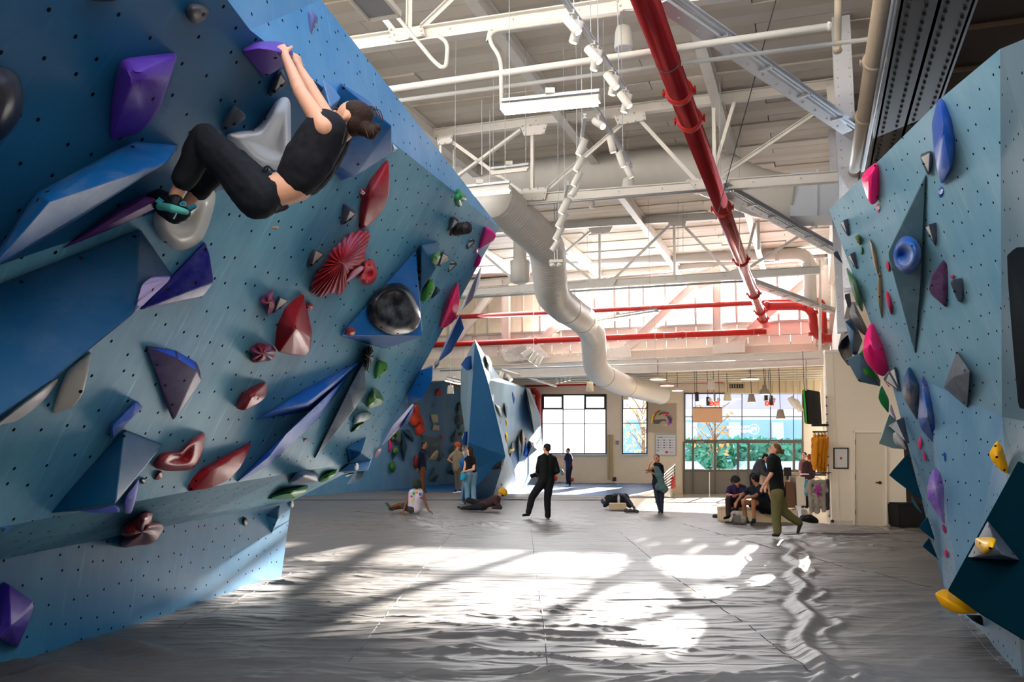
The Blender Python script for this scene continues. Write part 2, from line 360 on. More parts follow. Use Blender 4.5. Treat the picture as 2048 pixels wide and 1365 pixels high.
bm = bmesh.new(); slab(bm, [bw(-18, -4.5, 9.26), bw(15, -4.5, 9.26), bw(15, 27.2, 9.26), bw(-18, 27.2, 9.26)], ZV, -.12); obj('roof_deck', bm, mat('8d857b', .8), roof)
for i, c in enumerate((-8.8, -5.6, -2.4, .9, 4.3)):
    o = thing('trim_%d' % (i + 1), None, None); o['kind'] = 'structure'
    bm = bmesh.new(); channel(bm, bw(c, -4, 8.92), bw(c, 26, 8.92), .2, .3); obj('purlin', bm, STEELW, o)
# near roof slab, out of frame; the gap is an added opening for daylight
bm = bmesh.new(); slab(bm, [bw(-14, -20, 9.3), bw(15, -20, 9.3), bw(15, -13.5, 9.3), bw(-14, -13.5, 9.3)], ZV, -.1); struct(obj('ceiling', bm, WHITE))

# clerestory wall with its long window band
def onC(px, py): return on(px, py, PC)
def rect_px(bm, pl, x0, y0, x1, y1, t, h=0):
    q = [on(x, y, pl, h) for x, y in ((x0, y0), (x1, y0), (x1, y1), (x0, y1))]; slab(bm, q, pl[1], t)
sl = -.030
def cy(x, y): return y + (x - 1290) * sl * (907 - y) / 290   # lines on this wall fall towards the horizon
def band(bm, y0, y1, x0, x1, t, h=0, pl=None):
    pl = pl or PC
    z0 = on(1290, y0, pl).z; z1 = on(1290, y1, pl).z
    a = on(x0, 700, pl); b = on(x1, 700, pl); n = pl[1]
    q = [Vector((a.x, a.y, z0)) + n * h, Vector((b.x, b.y, z0)) + n * h, Vector((b.x, b.y, z1)) + n * h, Vector((a.x, a.y, z1)) + n * h]
    slab(bm, q, n, t)
cw = thing('wall_clerestory', None, None); cw['kind'] = 'structure'
SILL = mat('ddd6ce', .65, var=.05)
# masonry under the glass, block by block
z0, z1 = on(1290, 706, PC).z, on(1290, 655, PC).z
a0 = on(760, 700, PC); a1 = on(1760, 700, PC); L_ = (a1 - a0).length; dr = (a1 - a0).normalized(); dr.z = 0; dr.normalize()
nb = 26; blk = bpy.data.meshes.new('block'); b_ = bmesh.new(); box(b_, Vector((0, 0, 0)), L_ / nb - .02, .3, (z1 - z0) / 2 - .015); b_.to_mesh(blk); b_.free(); blk.materials.append(SILL)
for r in range(2):
    for k in range(nb):
        o = bpy.data.objects.new('block', blk); C.objects.link(o)
        p = Vector((a0.x, a0.y, 0)) + dr * (L_ / nb) * (k + .5 + .5 * r); p.z = z0 + (z1 - z0) * (r + .5) / 2
        o.matrix_world = Matrix.Translation(p - PC[1] * .2) @ RZ; o.parent = cw
bm = bmesh.new(); band(bm, 553, 500, 700, 1760, .3); obj('header', bm, SILL, cw)
win = thing('window_1', None, None); win['kind'] = 'structure'
bm = bmesh.new(); band(bm, 655, 553, 700, 1668, .01, -.1)
GLASS = bpy.data.materials.new('window_glass'); GLASS.use_nodes = True
nt = GLASS.node_tree; b = nt.nodes['Principled BSDF']; nt.nodes.remove(b)
tr = nt.nodes.new('ShaderNodeBsdfTransparent'); gl = nt.nodes.new('ShaderNodeBsdfGlossy'); gl.inputs['Roughness'].default_value = .05; mxs = nt.nodes.new('ShaderNodeMixShader'); mxs.inputs[0].default_value = .05
nt.links.new(tr.outputs[0], mxs.inputs[1]); nt.links.new(gl.outputs[0], mxs.inputs[2]); nt.links.new(mxs.outputs[0], nt.nodes['Material Output'].inputs[0])
obj('pane', bm, GLASS, win)
for x in [812, 850, 896, 950, 975, 1012, 1045, 1080, 1115, 1150, 1190, 1230, 1260, 1288, 1332, 1392, 1437, 1474, 1516, 1558, 1600, 1645]:
    bm = bmesh.new(); a = on(x, 655, PC); b = on(x, 553, PC); b.x, b.y = a.x, a.y
    a.z, b.z = on(1290, 658, PC).z, on(1290, 550, PC).z; bar(bm, a, b, .07 if x not in (1012, 1434) else .3, .09, EV); obj('mullion', bm, mat('a9a6a0', .5), win)
bm = bmesh.new()
for yy in (655, 615, 553): band(bm, yy + 2, yy - 2, 700, 1760, .1, .02)
obj('transom', bm, mat('a9a6a0', .5), win)

# riveted plate girder and big truss in front of the clerestory
RIV = bpy.data.meshes.new('rivet'); b_ = bmesh.new(); bmesh.ops.create_icosphere(b_, subdivisions=1, radius=.028); b_.to_mesh(RIV); b_.free(); RIV.materials.append(STEELW)
def rivets(parent, pts, r=.026, m=None):
    bm = bmesh.new()
    for p in pts: bmesh.ops.create_icosphere(bm, subdivisions=1, radius=r, matrix=Matrix.Translation(p))
    if pts: o = obj('rivets', bm, m or STEELW, parent, True); o['kind'] = 'stuff'
    else: bm.free()
def gusset(parent, pl, poly, h=.12, m=None, riv=True, r=.026):
    q = [on(x, y, pl, h) for x, y in poly]; bm = bmesh.new(); slab(bm, q, pl[1], .03); obj('gusset_plate', bm, m or STEELW, parent)
    if riv:
        c = sum(q, Vector()) / len(q); pts = []
        for i in range(len(q)):
            a, b = q[i] * .86 + c * .14, q[(i + 1) % len(q)] * .86 + c * .14; n = max(2, int((b - a).length / .17))
            pts += [a.lerp(b, k / n) + pl[1] * .015 for k in range(n)]
        rivets(parent, pts, r)
gt = thing('clerestory_truss', 'white riveted steel truss crossing in front of the long high window band', 'truss')
def gbar(name, x0, y0, x1, y1, w, h, off=.2, pl=PC, par=gt, m=None, ch=True):
    bm = bmesh.new(); a = on(x0, y0, pl, off); b = on(x1, y1, pl, off)
    (channel if ch else bar)(bm, a, b, w, h, pl[1]) if not ch else channel(bm, a, b, w, h, (b - a).cross(pl[1]).normalized())
    return obj(name, bm, m or STEELW, par)
gbar('bottom_chord', 760, 755, 1660, 716, .45, .55); gbar('top_chord', 760, 585, 1700, 505, .35, .3)
bm = bmesh.new(); a = on(760, 735, PC, .05); b = on(1660, 700, PC, .05); bar(bm, a, b, .06, .55); obj('web_plate', bm, mat('cfc7bb', .6), gt)
bm = bmesh.new(); a = on(760, 722, PC, -.3); b = on(1660, 690, PC, -.3); bar(bm, a, b, .1, .35); obj('dark_recess_beam', bm, mat('6e675d', .7), gt)
for x0, y0, x1, y1 in ((1012, 705, 1012, 560), (1434, 690, 1434, 530), (1640, 690, 1640, 500)): gbar('post', x0, y0, x1, y1, .25, .3)
for x0, y0, x1, y1 in ((905, 690, 985, 585), (1040, 720, 1210, 560), (1250, 700, 1420, 540), (1465, 690, 1640, 540)): gbar('diagonal', x0, y0, x1, y1, .2, .28)
for poly in (((1000, 700), (1050, 690), (1085, 720), (1010, 722)), ((1015, 690), (1060, 672), (1100, 715), (1015, 725)), ((1390, 545), (1440, 530), (1450, 560), (1395, 580)), ((1425, 690), (1490, 680), (1490, 705), (1425, 708)), ((1205, 700), (1260, 690), (1262, 715), (1205, 718)), ((1620, 540), (1660, 530), (1662, 620), (1630, 620))): gusset(gt, PC, poly, .42)
rivets(gt, [on(x, 716 + (1290 - x) * -.04 + dy, PC, .5) for x in range(900, 1650, 16) for dy in (0,)], .03)

# lower hall beyond: ceiling joists, far wall, side walls
lc = thing('ceiling_lower', None, None); lc['kind'] = 'structure'; lc.name = 'ceiling'
bm = bmesh.new(); z = 5.25
q = [on(560, 700, PC), on(1760, 700, PC)]
A_ = Vector((q[0].x, q[0].y, z)); B_ = Vector((q[1].x, q[1].y, z)); slab(bm, [A_, B_, B_ + DV * 14, A_ + DV * 14 - EV * 6], ZV, -.1); obj('deck', bm, mat('e6dccb', .7), lc)
for k in range(9):
    a = A_ + DV * (1 + k * 1.25) - ZV * .12; b = B_ + DV * (1 + k * 1.25) - ZV * .12; bm = bmesh.new(); channel(bm, a, b, .14, .24); obj('joist', bm, mat('e6dccb', .6), lc)
# corrugated canopy strip above the doors
bm = bmesh.new(); a = on(1352, 742, PW, 5); b = on(1640, 738, PW, 5)
N_ = 44
for k in range(N_):
    p = a.lerp(b, (k + .5) / N_); w = (b - a).length / N_; bar(bm, p + fn * 0 - fn * 4.6 + ZV * .0, p + fn * .6, w * .62, .09)
obj('corrugated_deck', bm, mat('e6e0d2', .5), lc)
# far wall built round its openings
wy = {}
fw = thing('wall_back', None, None); fw['kind'] = 'structure'
def wrect(x0, y0, x1, y1, t=.35, h=0, m=BEIGE, name='masonry', par=None):
    bm = bmesh.new(); rect_px(bm, PW, x0, y0, x1, y1, t, h); return obj(name, bm, m, par or fw)
WB = mat('e8d9c3', .75, var=.05, bump=.2, bscale=8)
wrect(700, 722, 1085, 1000, m=WB); wrect(1212, 722, 1245, 1000, m=WB); wrect(1294, 722, 1368, 1000, m=WB); wrect(1605, 722, 1720, 1000, m=WB)
wrect(1085, 722, 1212, 790, m=WB); wrect(1245, 722, 1294, 790, m=WB); wrect(1085, 908, 1212, 1000, m=WB); wrect(1245, 908, 1294, 1000, m=WB); wrect(1368, 722, 1605, 788, m=WB)
wrect(1450, 752, 1640, 787, .5, .9, m=mat('d8c6a6', .7), name='soffit_panel')
for x in range(1460, 1640, 14): wrect(x, 753, x + 1, 786, .02, .92, mat('b7a587', .7), 'batten')
wrect(1459, 769, 1487, 777, .02, .94, DARK, 'vent_grille')
for x in range(1461, 1487, 5): wrect(x, 770, x + 2, 776, .02, .96, mat('b7a587', .7), 'vent_louvre')
# conduits down the far wall
for x in (1217, 1224): 
    bm = bmesh.new(); bar(bm, on(x, 870, PW, .06), on(x, 960, PW, .06), .09, .09, fr); obj('conduit', bm, mat('b59f70', .5), fw)
wrect(1231, 882, 1238, 890, .05, .06, GREY, 'switch_plate'); wrect(1224, 955, 1232, 963, .05, .06, DARK, 'outlet_box')
def window(name, x0, y0, x1, y1, vs, hs, fw_=2.4, m=FRAME, sashes=()):
    w = thing(name, None, None); w['kind'] = 'structure'
    bm = bmesh.new()
    for r in ((x0, y0, x1, y0 + fw_), (x0, y1 - fw_, x1, y1), (x0, y0, x0 + fw_, y1), (x1 - fw_, y0, x1, y1)): rect_px(bm, PW, *r, .12, .05)
    obj('window_frame', bm, m, w)
    for x in vs: bm = bmesh.new(); rect_px(bm, PW, x - .9, y0, x + .9, y1, .08, .04); obj('muntin', bm, m, w)
    for y in hs: bm = bmesh.new(); rect_px(bm, PW, x0, y - .8, x1, y + .8, .08, .04); obj('muntin', bm, m, w)
    for sx in sashes:
        bm = bmesh.new(); s0, s1, t0, t1 = sx
        for r in ((s0, t0, s1, t0 + 3), (s0, t1 - 3, s1, t1), (s0, t0, s0 + 3, t1), (s1 - 3, t0, s1, t1)): rect_px(bm, PW, *r, .08, .1)
        obj('sash', bm, m, w)
    xs = [x0] + list(vs) + [x1]; hh = [y0] + list(hs) + [y1]
    for a, b in zip(xs, xs[1:]):
        for c, d in zip(hh, hh[1:]):
            bm = bmesh.new(); q = [on(x, y, PW, -.02) for x, y in ((a, c), (b, c), (b, d), (a, d))]; bm.faces.new([bm.verts.new(p) for p in q]); obj('pane', bm, GLASS, w)
    return w
window('window_2', 1083, 789, 1213, 909, [1126, 1169], [819, 848], sashes=((1085, 1126, 791, 819), (1169, 1211, 791, 819)))
window('window_3', 1244, 789, 1295, 909, [], [818, 847])
bm = bmesh.new(); rect_px(bm, PW, 1082, 909, 1214, 912, .1, .14); struct(obj('trim_6', bm, mat('c9cfd8', .5)))
bm = bmesh.new(); rect_px(bm, PW, 1243, 909, 1296, 912, .1, .14); struct(obj('trim_7', bm, mat('c9cfd8', .5)))
DOORF = mat('6b665f', .5)
dw = window('window_4', 1368, 786, 1607, 884, [1385, 1430, 1484, 1541, 1587], [834], 3, DOORF)
# entrance doors
dr_ = thing('door_1', None, None); dr_['kind'] = 'structure'
for x in (1368, 1386, 1430, 1476, 1497, 1588, 1605):
    bm = bmesh.new(); rect_px(bm, PW, x - 2.4, 884, x + 2.4, 993, .14, .06); obj('door_post', bm, DOORF, dr_)
bm = bmesh.new(); rect_px(bm, PW, 1368, 880, 1607, 887, .14, .07); obj('door_head', bm, DOORF, dr_)
for a, b in ((1370, 1386), (1386, 1430), (1430, 1476), (1476, 1497), (1497, 1588), (1588, 1605)):
    bm = bmesh.new(); rect_px(bm, PW, a, 942, b, 994, .08, .02); obj('door_panel', bm, mat('7d7971', .45), dr_)
    bm = bmesh.new(); rect_px(bm, PW, a, 939, b, 944, .1, .05); obj('door_rail', bm, DOORF, dr_)
    bm = bmesh.new(); q = [on(x, y, PW, -.02) for x, y in ((a, 886), (b, 886), (b, 940), (a, 940))]; bm.faces.new([bm.verts.new(p) for p in q]); obj('pane', bm, GLASS, dr_)
for x in (1392, 1436, 1540):
    bm = bmesh.new(); rect_px(bm, PW, x, 883, x + 16, 888, .12, .2); obj('door_closer', bm, GREY, dr_)
bm = bmesh.new(); bar(bm, on(1419, 945, PW, .15), on(1419, 992, PW, .15), .05, .05, fr); obj('door_pull', bm, CHROME, dr_)
# lettering on the glass, seen from inside (mirrored)
sg = thing('window_decal', 'white reversed company lettering and round emblem on the entrance glass', 'sign')
for s, x, y, z_ in (('BOULDERING', 1476, 855, .175), ('PROJECT', 1489, 863, .175)):
    text_mesh(s, z_ * 1.0, on(x, y, PW, .02), -fr, ZV, mat('f4f6fa', .5, emit=.8), sg, bold=.01)
bm = bmesh.new(); c = on(1508, 859, PW, .02)
tube(bm, [c + fr * .24 * math.cos(t) + ZV * .24 * math.sin(t) + ZV * 0 for t in np.linspace(0, 2 * math.pi, 33)], .014, 6, False); obj('ring', bm, mat('f4f6fa', .5, emit=.8), sg)
text_mesh('BP', .26, c, -fr, ZV, mat('f4f6fa', .5, emit=.8), sg, bold=.012)

# left and right enclosing walls, room wall with door
lw = [Vector((-9.5, -6, ZF)), Vector((-9.5, 20, ZF)), Vector((-13.5, 60, ZF))]
bm = bmesh.new()
for a, b in zip(lw, lw[1:]): slab(bm, [a, b, b + ZV * 10, a + ZV * 10], Vector((1, 0, 0)), .2)
bm.free()
RW0 = at(1651, 1043, 25.7); RW0.z = ZF
PR_ = (RW0.copy(), Vector((-.17, -1, 0)).normalized())
rr = Vector((-PR_[1].y, PR_[1].x, 0)); rr = rr if rr.x > 0 else -rr
CREAM = mat('ecdfce', .75, var=.03)
rw = thing('wall_right', None, None); rw['kind'] = 'structure'
def rwrect(x0, y0, x1, y1, t, h, m, name, par):
    bm = bmesh.new(); rect_px(bm, PR_, x0, y0, x1, y1, t, h); return obj(name, bm, m, par)
q0 = on(1650, 705, PR_); q1 = on(1797, 705, PR_)
bm = bmesh.new(); a = Vector((q0.x, q0.y, ZF)); b = Vector((q1.x, q1.y, ZF)); ht = on(1720, 700, PR_).z - ZF
slab(bm, [a, b, b + ZV * ht, a + ZV * ht], PR_[1], .25); obj('partition', bm, CREAM, rw)
bm = bmesh.new(); e = a + DV * 18; slab(bm, [a, e, e + ZV * ht, a + ZV * ht], -EV, .2); obj('side_partition', bm, CREAM, rw)
rwrect(1650, 700, 1800, 706, .35, .05, STEELW, 'cap', rw)
struct(rwrect(1660, 1042, 1707, 1050, .03, .03, mat('cfc3b4', .6), 'baseboard_right', None))
d2 = thing('door_2', None, None); d2['kind'] = 'structure'
rwrect(1711, 867, 1769, 1049, .03, .02, mat('dccfbc', .5), 'door_leaf', d2)
for r in ((1707, 862, 1710, 1050), (1770, 862, 1774, 1050), (1707, 862, 1774, 866)): rwrect(*r, .08, .08, mat('f3e9db', .5), 'casing', d2)
for y in (880, 950, 1020): rwrect(1708, y, 1711, y + 10, .04, .06, DARK, 'hinge', d2)
bm = bmesh.new(); p = on(1760, 966, PR_, .06); sphere(bm, p, .045); bar(bm, p, on(1752, 966, PR_, .1), .03, .03); obj('door_handle', bm, DARK, d2, True)
# right strip beside the door, dark nook beyond
dk = thing('wall_nook', None, None); dk['kind'] = 'structure'
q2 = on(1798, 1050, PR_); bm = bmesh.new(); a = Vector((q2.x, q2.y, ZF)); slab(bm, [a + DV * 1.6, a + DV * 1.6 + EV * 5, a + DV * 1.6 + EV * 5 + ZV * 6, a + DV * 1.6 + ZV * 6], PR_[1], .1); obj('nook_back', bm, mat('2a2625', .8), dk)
# high right side of the big bay: columns, side wall and dark aisle ceiling
rb = thing('wall_side_high', None, None); rb['kind'] = 'structure'
s0 = Vector((5.3, 12.5, 0))
bm = bmesh.new()
for d0, d1 in ((3, 24.5),):
    a = at(1712, 907, 17.5); a.z = 4.6; a = a + DV * d0 * .2; slab(bm, [a, a + DV * 20, a + DV * 20 + ZV * 1.2, a + ZV * 1.2], -EV, .2)
    a2 = a + ZV * 3.4; slab(bm, [a2, a2 + DV * 20, a2 + DV * 20 + ZV * 1.2, a2 + ZV * 1.2], -EV, .2)
obj('panel', bm, SILL, rb)

# enclosure out of view: walls of the bay up to the roof
SHELL = mat('bdb6ab', .8)
for nm, q in (('wall_bay_left', (bw(-17.2, -14, 0), bw(-17.2, 27, 0))), ('wall_bay_right', (bw(12.0, -14, 0), bw(12.0, 29, 0))), ('wall_bay_back', (bw(-17.2, -14, 0), bw(12.0, -14, 0)))):
    a, b = q; a.z = b.z = ZF; bm = bmesh.new(); n = (b - a).cross(ZV).normalized(); slab(bm, [a, b, b + ZV * 10.2, a + ZV * 10.2], n, .2); struct(obj(nm, bm, SHELL))
bm = bmesh.new(); a = bw(-18, 26.5, 5.6); b = bw(-8.6, 26.5, 5.6); slab(bm, [a, b, b + ZV * 4, a + ZV * 4], DV, .2); struct(obj('wall_clerestory_end', bm, SHELL))
bm = bmesh.new(); a = on(1655, 560, PC); a.z = 5.0; slab(bm, [a, a + EV * 12, a + EV * 12 + ZV * 5, a + ZV * 5], DV, .2); struct(obj('wall_clerestory_right', bm, SHELL))
# ------------------------------------------------------------------ roof trusses
def truss(label, pl, chords, posts, diags, gus, s=1.0):
    t = thing('roof_truss', label, 'truss', None)
    for x0, y0, x1, y1, w, h in chords:
        bm = bmesh.new(); a, b = on(x0, y0, pl), on(x1, y1, pl); channel(bm, a, b, w, h, (b - a).cross(pl[1]).normalized()); obj('chord', bm, STEELW, t)
        n = int((b - a).length / .9); rivets(t, [a.lerp(b, k / n) + pl[1] * (w / 2 + .01) for k in range(n)], .022)
    for nm, L_ in (('post', posts), ('diagonal', diags)):
        for x0, y0, x1, y1 in L_:
            bm = bmesh.new(); a, b = on(x0, y0, pl), on(x1, y1, pl); up = (b - a).cross(pl[1]).normalized()
            bar(bm, a + up * .035, b + up * .035, .02, .07, up); bar(bm, a - up * 0, b - up * 0, .1, .016, up); obj(nm, bm, STEELW, t)
    for g in gus: gusset(t, pl, g, .08, r=.022)
    return t
truss('nearest white roof truss crossing the top edge of the view above the light track', PT[0],
      [(560, 112, 1760, -62, .16, .2)], [(815, 70, 817, -60), (1260, 5, 1262, -120)], [(843, 52, 960, -60), (760, 20, 800, 70), (1255, 0, 1140, -90)],
      [((776, 58), (845, 52), (850, 70), (790, 84)), ((1228, 2), (1330, -14), (1325, 20), (1240, 22))])
truss('second white roof truss, in front of the big round duct', PT[1],
      [(700, 290, 1700, 165, .16, .2), (700, 425, 1700, 352, .16, .2)], [(1067, 250, 1067, 395), (884, 280, 884, 330), (1430, 200, 1432, 340), (1692, 170, 1692, 350), (1696, 160, 1696, 600)],
      [(895, 274, 1052, 388), (1042, 262, 884, 378), (1086, 384, 1250, 240), (1276, 232, 1400, 366), (1474, 196, 1432, 338), (1446, 346, 1690, 182), (870, 362, 820, 300)],
      [((1040, 252), (1095, 246), (1088, 268), (1048, 272)), ((1040, 378), (1095, 374), (1090, 400), (1040, 402)), ((1228, 232), (1290, 222), (1292, 240), (1235, 250)), ((872, 270), (905, 266), (904, 286), (876, 290)),
       ((1652, 168), (1700, 160), (1700, 216), (1655, 205)), ((1372, 360), (1445, 350), (1460, 362), (1400, 382))])
truss('third white roof truss, just in front of the long high window band', PT[2],
      [(700, 478, 1640, 420, .18, .22), (700, 600, 1640, 540, .18, .22)], [(1052, 462, 1052, 580), (1201, 455, 1201, 562), (1350, 440, 1351, 560), (1519, 440, 1519, 500), (1450, 440, 1450, 470)],
      [(972, 510, 1044, 572), (1184, 462, 1124, 512), (1128, 514, 1186, 560), (1220, 564, 1344, 444), (1362, 444, 1468, 552), (1488, 540, 1640, 444), (1490, 520, 1508, 446), (880, 560, 960, 470)],
      [((1176, 456), (1226, 452), (1218, 466), (1184, 468)), ((1170, 560), (1235, 556), (1225, 574), (1178, 576)), ((1334, 436), (1374, 434), (1370, 452), (1338, 452)), ((1450, 545), (1494, 530), (1490, 560), (1445, 560)), ((1035, 570), (1075, 568), (1072, 582), (1036, 584))])
# lower-chord braces running across the bays, with cable conduit under them
for i, (lb, x0, y0, x1, y1) in enumerate((('heavy white diagonal brace from top edge down to the right-hand column', 1318, -10, 1716, 268), ('white diagonal brace behind the red pipe, above the square duct', 1446, 376, 1668, 500), ('small white diagonal brace in front of the high windows, right of red pipe', 1505, 565, 1664, 622), ('white diagonal brace from upper left gusset down towards the round duct', 905, 290, 1060, 398))):
    if i == 3: continue
    t = thing('diagonal_brace', lb, 'beam'); a, b = onz(x0, y0, 6.95), onz(x1, y1, 6.95)
    bm = bmesh.new(); channel(bm, a, b, .2, .2); obj('beam', bm, mat('cfd0d6', .4, var=.1), t)
    bm = bmesh.new(); d = (b - a).normalized(); s = d.cross(ZV) * .16
    for k in (0, 1): tube(bm, [a + s * (1 + .35 * k) - ZV * .1, b + s * (1 + .35 * k) - ZV * .1], .016, 6)
    obj('conduit', bm, GALV, t)
    bm = bmesh.new(); n = int((b - a).length / 1.1)
    for k in range(1, n): bar(bm, a.lerp(b, k / n) + s * 1.5 - ZV * .12, a.lerp(b, k / n) + s * .2 - ZV * .12, .04, .05)
    o = obj('clip', bm, GALV, t); o['kind'] = 'stuff'; rivets(t, [a.lerp(b, k / 14) - ZV * .115 for k in range(1, 14)], .02)

# ------------------------------------------------------------------ pipes
def pipe(name, label, cat, pts, r, m, n=16, rad=.3, couplings=(), cm=None, cname='coupling', group=None):
    t = thing(name, label, cat, group); path = corner_path(pts, rad) if len(pts) > 2 else pts
    bm = bmesh.new(); tube(bm, path, r, n); obj('pipe', bm, m, t, True)
    for i, (seg, f) in enumerate(couplings):
        a, b = pts[seg], pts[seg + 1]; p = a.lerp(b, f); d = (b - a).normalized(); bm = bmesh.new()
        lathe(bm, p - d * r * .35, d, [(0, r), (0, r * 1.22), (r * .22, r * 1.28), (r * .35, r * 1.12), (r * .48, r * 1.28), (r * .7, r * 1.22), (r * .7, r)], 20)
        s = frame_of(d)[1]
        for sg_ in (-1, 1): box(bm, p + s * sg_ * r * 1.32, r * .34, r * .5, r * .34, (s, d, s.cross(d))); tube(bm, [p + s * sg_ * r * 1.4 - s.cross(d) * r * .4, p + s * sg_ * r * 1.4 + s.cross(d) * r * .4], r * .08, 6)
        obj(cname, bm, cm or RED, t, True)
    return t
rz = 6.55
ra, rb_ = onz(1276, -40, rz), onz(1536, 664, rz)
rd = (rb_ - ra).normalized()
def fr_y(y):   # fraction along the red main at picture height y
    p = onz(1287 + (1535 - 1287) * y / 665, y, rz); return (p - ra).dot(rd) / (rb_ - ra).length
pipe('sprinkler_main', 'thick red sprinkler main running from top edge away to the high windows', 'pipe', [ra, rb_], .155, mat('a01a1e', .2, .55, var=.12, vscale=2, spec=1.0), 28,
     couplings=[(0, fr_y(y)) for y in (184, 240, 417, 520, 588, 622, 638)], cm=mat('c0201c', .35))
bm = bmesh.new(); a = ra.lerp(rb_, fr_y(120)); lathe(bm, a, rd, [(0, .158), (.02, .16), (.04, .158)], 24); tag(obj('pipe_band', bm, mat('4c1012', .5)), 'thin dark band round the thick red main near top edge', 'band')
def cpt(px, py, h=.9): return on(px, py, PC, h)
pipe('sprinkler_branch', 'lower red pipe running level below the high windows to the left', 'pipe', [cpt(780, 694), cpt(1533, 663)], .12, mat('b8251f', .4), 18, couplings=[(0, .1), (0, .42), (0, .58), (0, .8)], cm=mat('b8251f', .4))
pipe('sprinkler_branch', 'upper red pipe crossing in front of the high window panes', 'pipe', [cpt(780, 641, .6), cpt(1646, 600, .6), cpt(1650, 668, .6)], .1, mat('a8302c', .4), 18, couplings=[(0, .5), (0, .96)], cm=mat('a8302c', .4))
pipe('sprinkler_elbow', 'thick red pipe elbow dropping beside the right climbing wall', 'pipe', [cpt(1528, 613, 1.2), cpt(1625, 612, 1.2), cpt(1628, 678, 1.2), cpt(1720, 676, 1.2)], .16, mat('b02a28', .35), 18, rad=.55, couplings=[(0, .06), (0, .86), (1, .2), (1, .85), (2, .2)], cm=mat('b02a28', .35))
pipe('water_pipe', 'white pipe crossing the top of the view, the thicker of the pair', 'pipe', [onz(700, 190, 6.6), onz(1664, 52, 6.6)], .046, WHITE, 14, couplings=[(0, .995)], cm=WHITE)
pipe('water_pipe', 'white pipe crossing the top of the view, the thinner lower one', 'pipe', [onz(700, 214, 6.55), onz(1740, 78, 6.55)], .028, WHITE, 12)
pipe('drain_pipe', 'cream vertical pipe stub hanging at top right with a rounded end', 'pipe', [at(1676, -30, 11.6), at(1675, 106, 11.6)], .048, mat('d0c3ae', .5), 14, couplings=[(0, .96)], cm=mat('d0c3ae', .5))
pipe('drain_pipe', 'fat cream pipe running down past the right climbing wall corner', 'pipe', [onz(1770, -20, 6.3), onz(1712, 330, 6.3), onz(1690, 470, 6.2)], .105, mat('b9a893', .35, var=.1), 20, couplings=[(0, .3), (0, .62)], cm=mat('b9a893', .4), cname='joint')
pipe('conduit', 'thin grey conduit right beside the fat cream pipe', 'pipe', [onz(1792, -20, 6.2), onz(1722, 360, 6.2)], .03, GALV, 10)
pipe('conduit', 'thin vertical white riser right of the second truss', 'pipe', [on(1640, 520, PC, 2), on(1640, 700, PC, 2)], .05, STEELW, 10)
pipe('duct_pipe', 'grey horizontal pipe duct with elbow dropping beside the high windows', 'duct', [on(820, 528, PC, 2), on(1618, 507, PC, 2), on(1621, 610, PC, 2)], .23, mat('cfcbc4', .45), 22, rad=.5, couplings=[(0, .93), (1, .25)], cm=mat('cfcbc4', .45), cname='joint')
for i, (x0, y0, x1, y1, z_, lb) in enumerate(((812, 200, 1240, 25, 7.35, 'thin white conduit clipped along the nearest truss'), (540, 220, 1100, 140, 8.2, 'thin white conduit high between the first two trusses'), (905, 380, 1700, 372, 6.85, 'thin grey conduit hung under the second truss'), (900, 600, 1480, 556, 6.9, 'thin grey conduit hung under the third truss'))):
    pass
pipe('conduit', 'bent white conduit from the top panel light with a looped end', 'pipe', [on(790, 28, PT[0], .4), on(872, 128, PT[0], .4), on(892, 140, PT[0], .4), on(896, 84, PT[0], .4), on(876, 72, PT[0], .4)], .028, WHITE, 10, rad=.12)
pipe('conduit', 'bent white conduit feeding the nearest lit tube lamp', 'pipe', [on(1240, 28, PT[0], .3), on(980, 62, PT[0], .3), on(976, 80, PT[0], .3), on(1002, 116, PT[0], .3), on(1003, 210, PT[0], .3)], .028, WHITE, 10, rad=.15)
pipe('conduit', 'grey conduit run along the bottom chord of the second truss', 'pipe', [on(760, 434, PT[1], .25), on(1420, 380, PT[1], .25)], .03, GALV, 8)
pipe('conduit', 'grey conduit run along the bottom chord of the third truss', 'pipe', [on(860, 600, PT[2], .3), on(1500, 562, PT[2], .3)], .035, GALV, 8)
pipe('conduit', 'long thin conduit below the clerestory girder, left part', 'pipe', [cpt(880, 742, 1.2), cpt(1640, 718, 1.2)], .03, GALV, 8)
pipe('conduit', 'sloping white conduit above the background boulder, reaching down right', 'pipe', [at(1005, 740, 36), at(1112, 773, 43)], .05, WHITE, 8)
pipe('safety_cable', 'thin black cable slanting across the roof behind the red main', 'cable', [at(1552, 0, 13), at(1432, 440, 17)], .008, DARK, 5)
pipe('sprinkler_pipe', 'red pipe along the top of the far wall', 'pipe', [on(1050, 772, PW, .8), on(1446, 764, PW, .8)], .07, mat('b0262a', .4), 10)
pipe('riser_pipe', 'red vertical riser pipe left of the far wide window', 'pipe', [on(1061, 781, PW, .6), on(1076, 786, PW, .6), on(1077, 965, PW, .6)], .14, mat('b0262a', .4), 14, rad=.2, couplings=[(0, .5), (1, .06)], cm=mat('b0262a', .4))

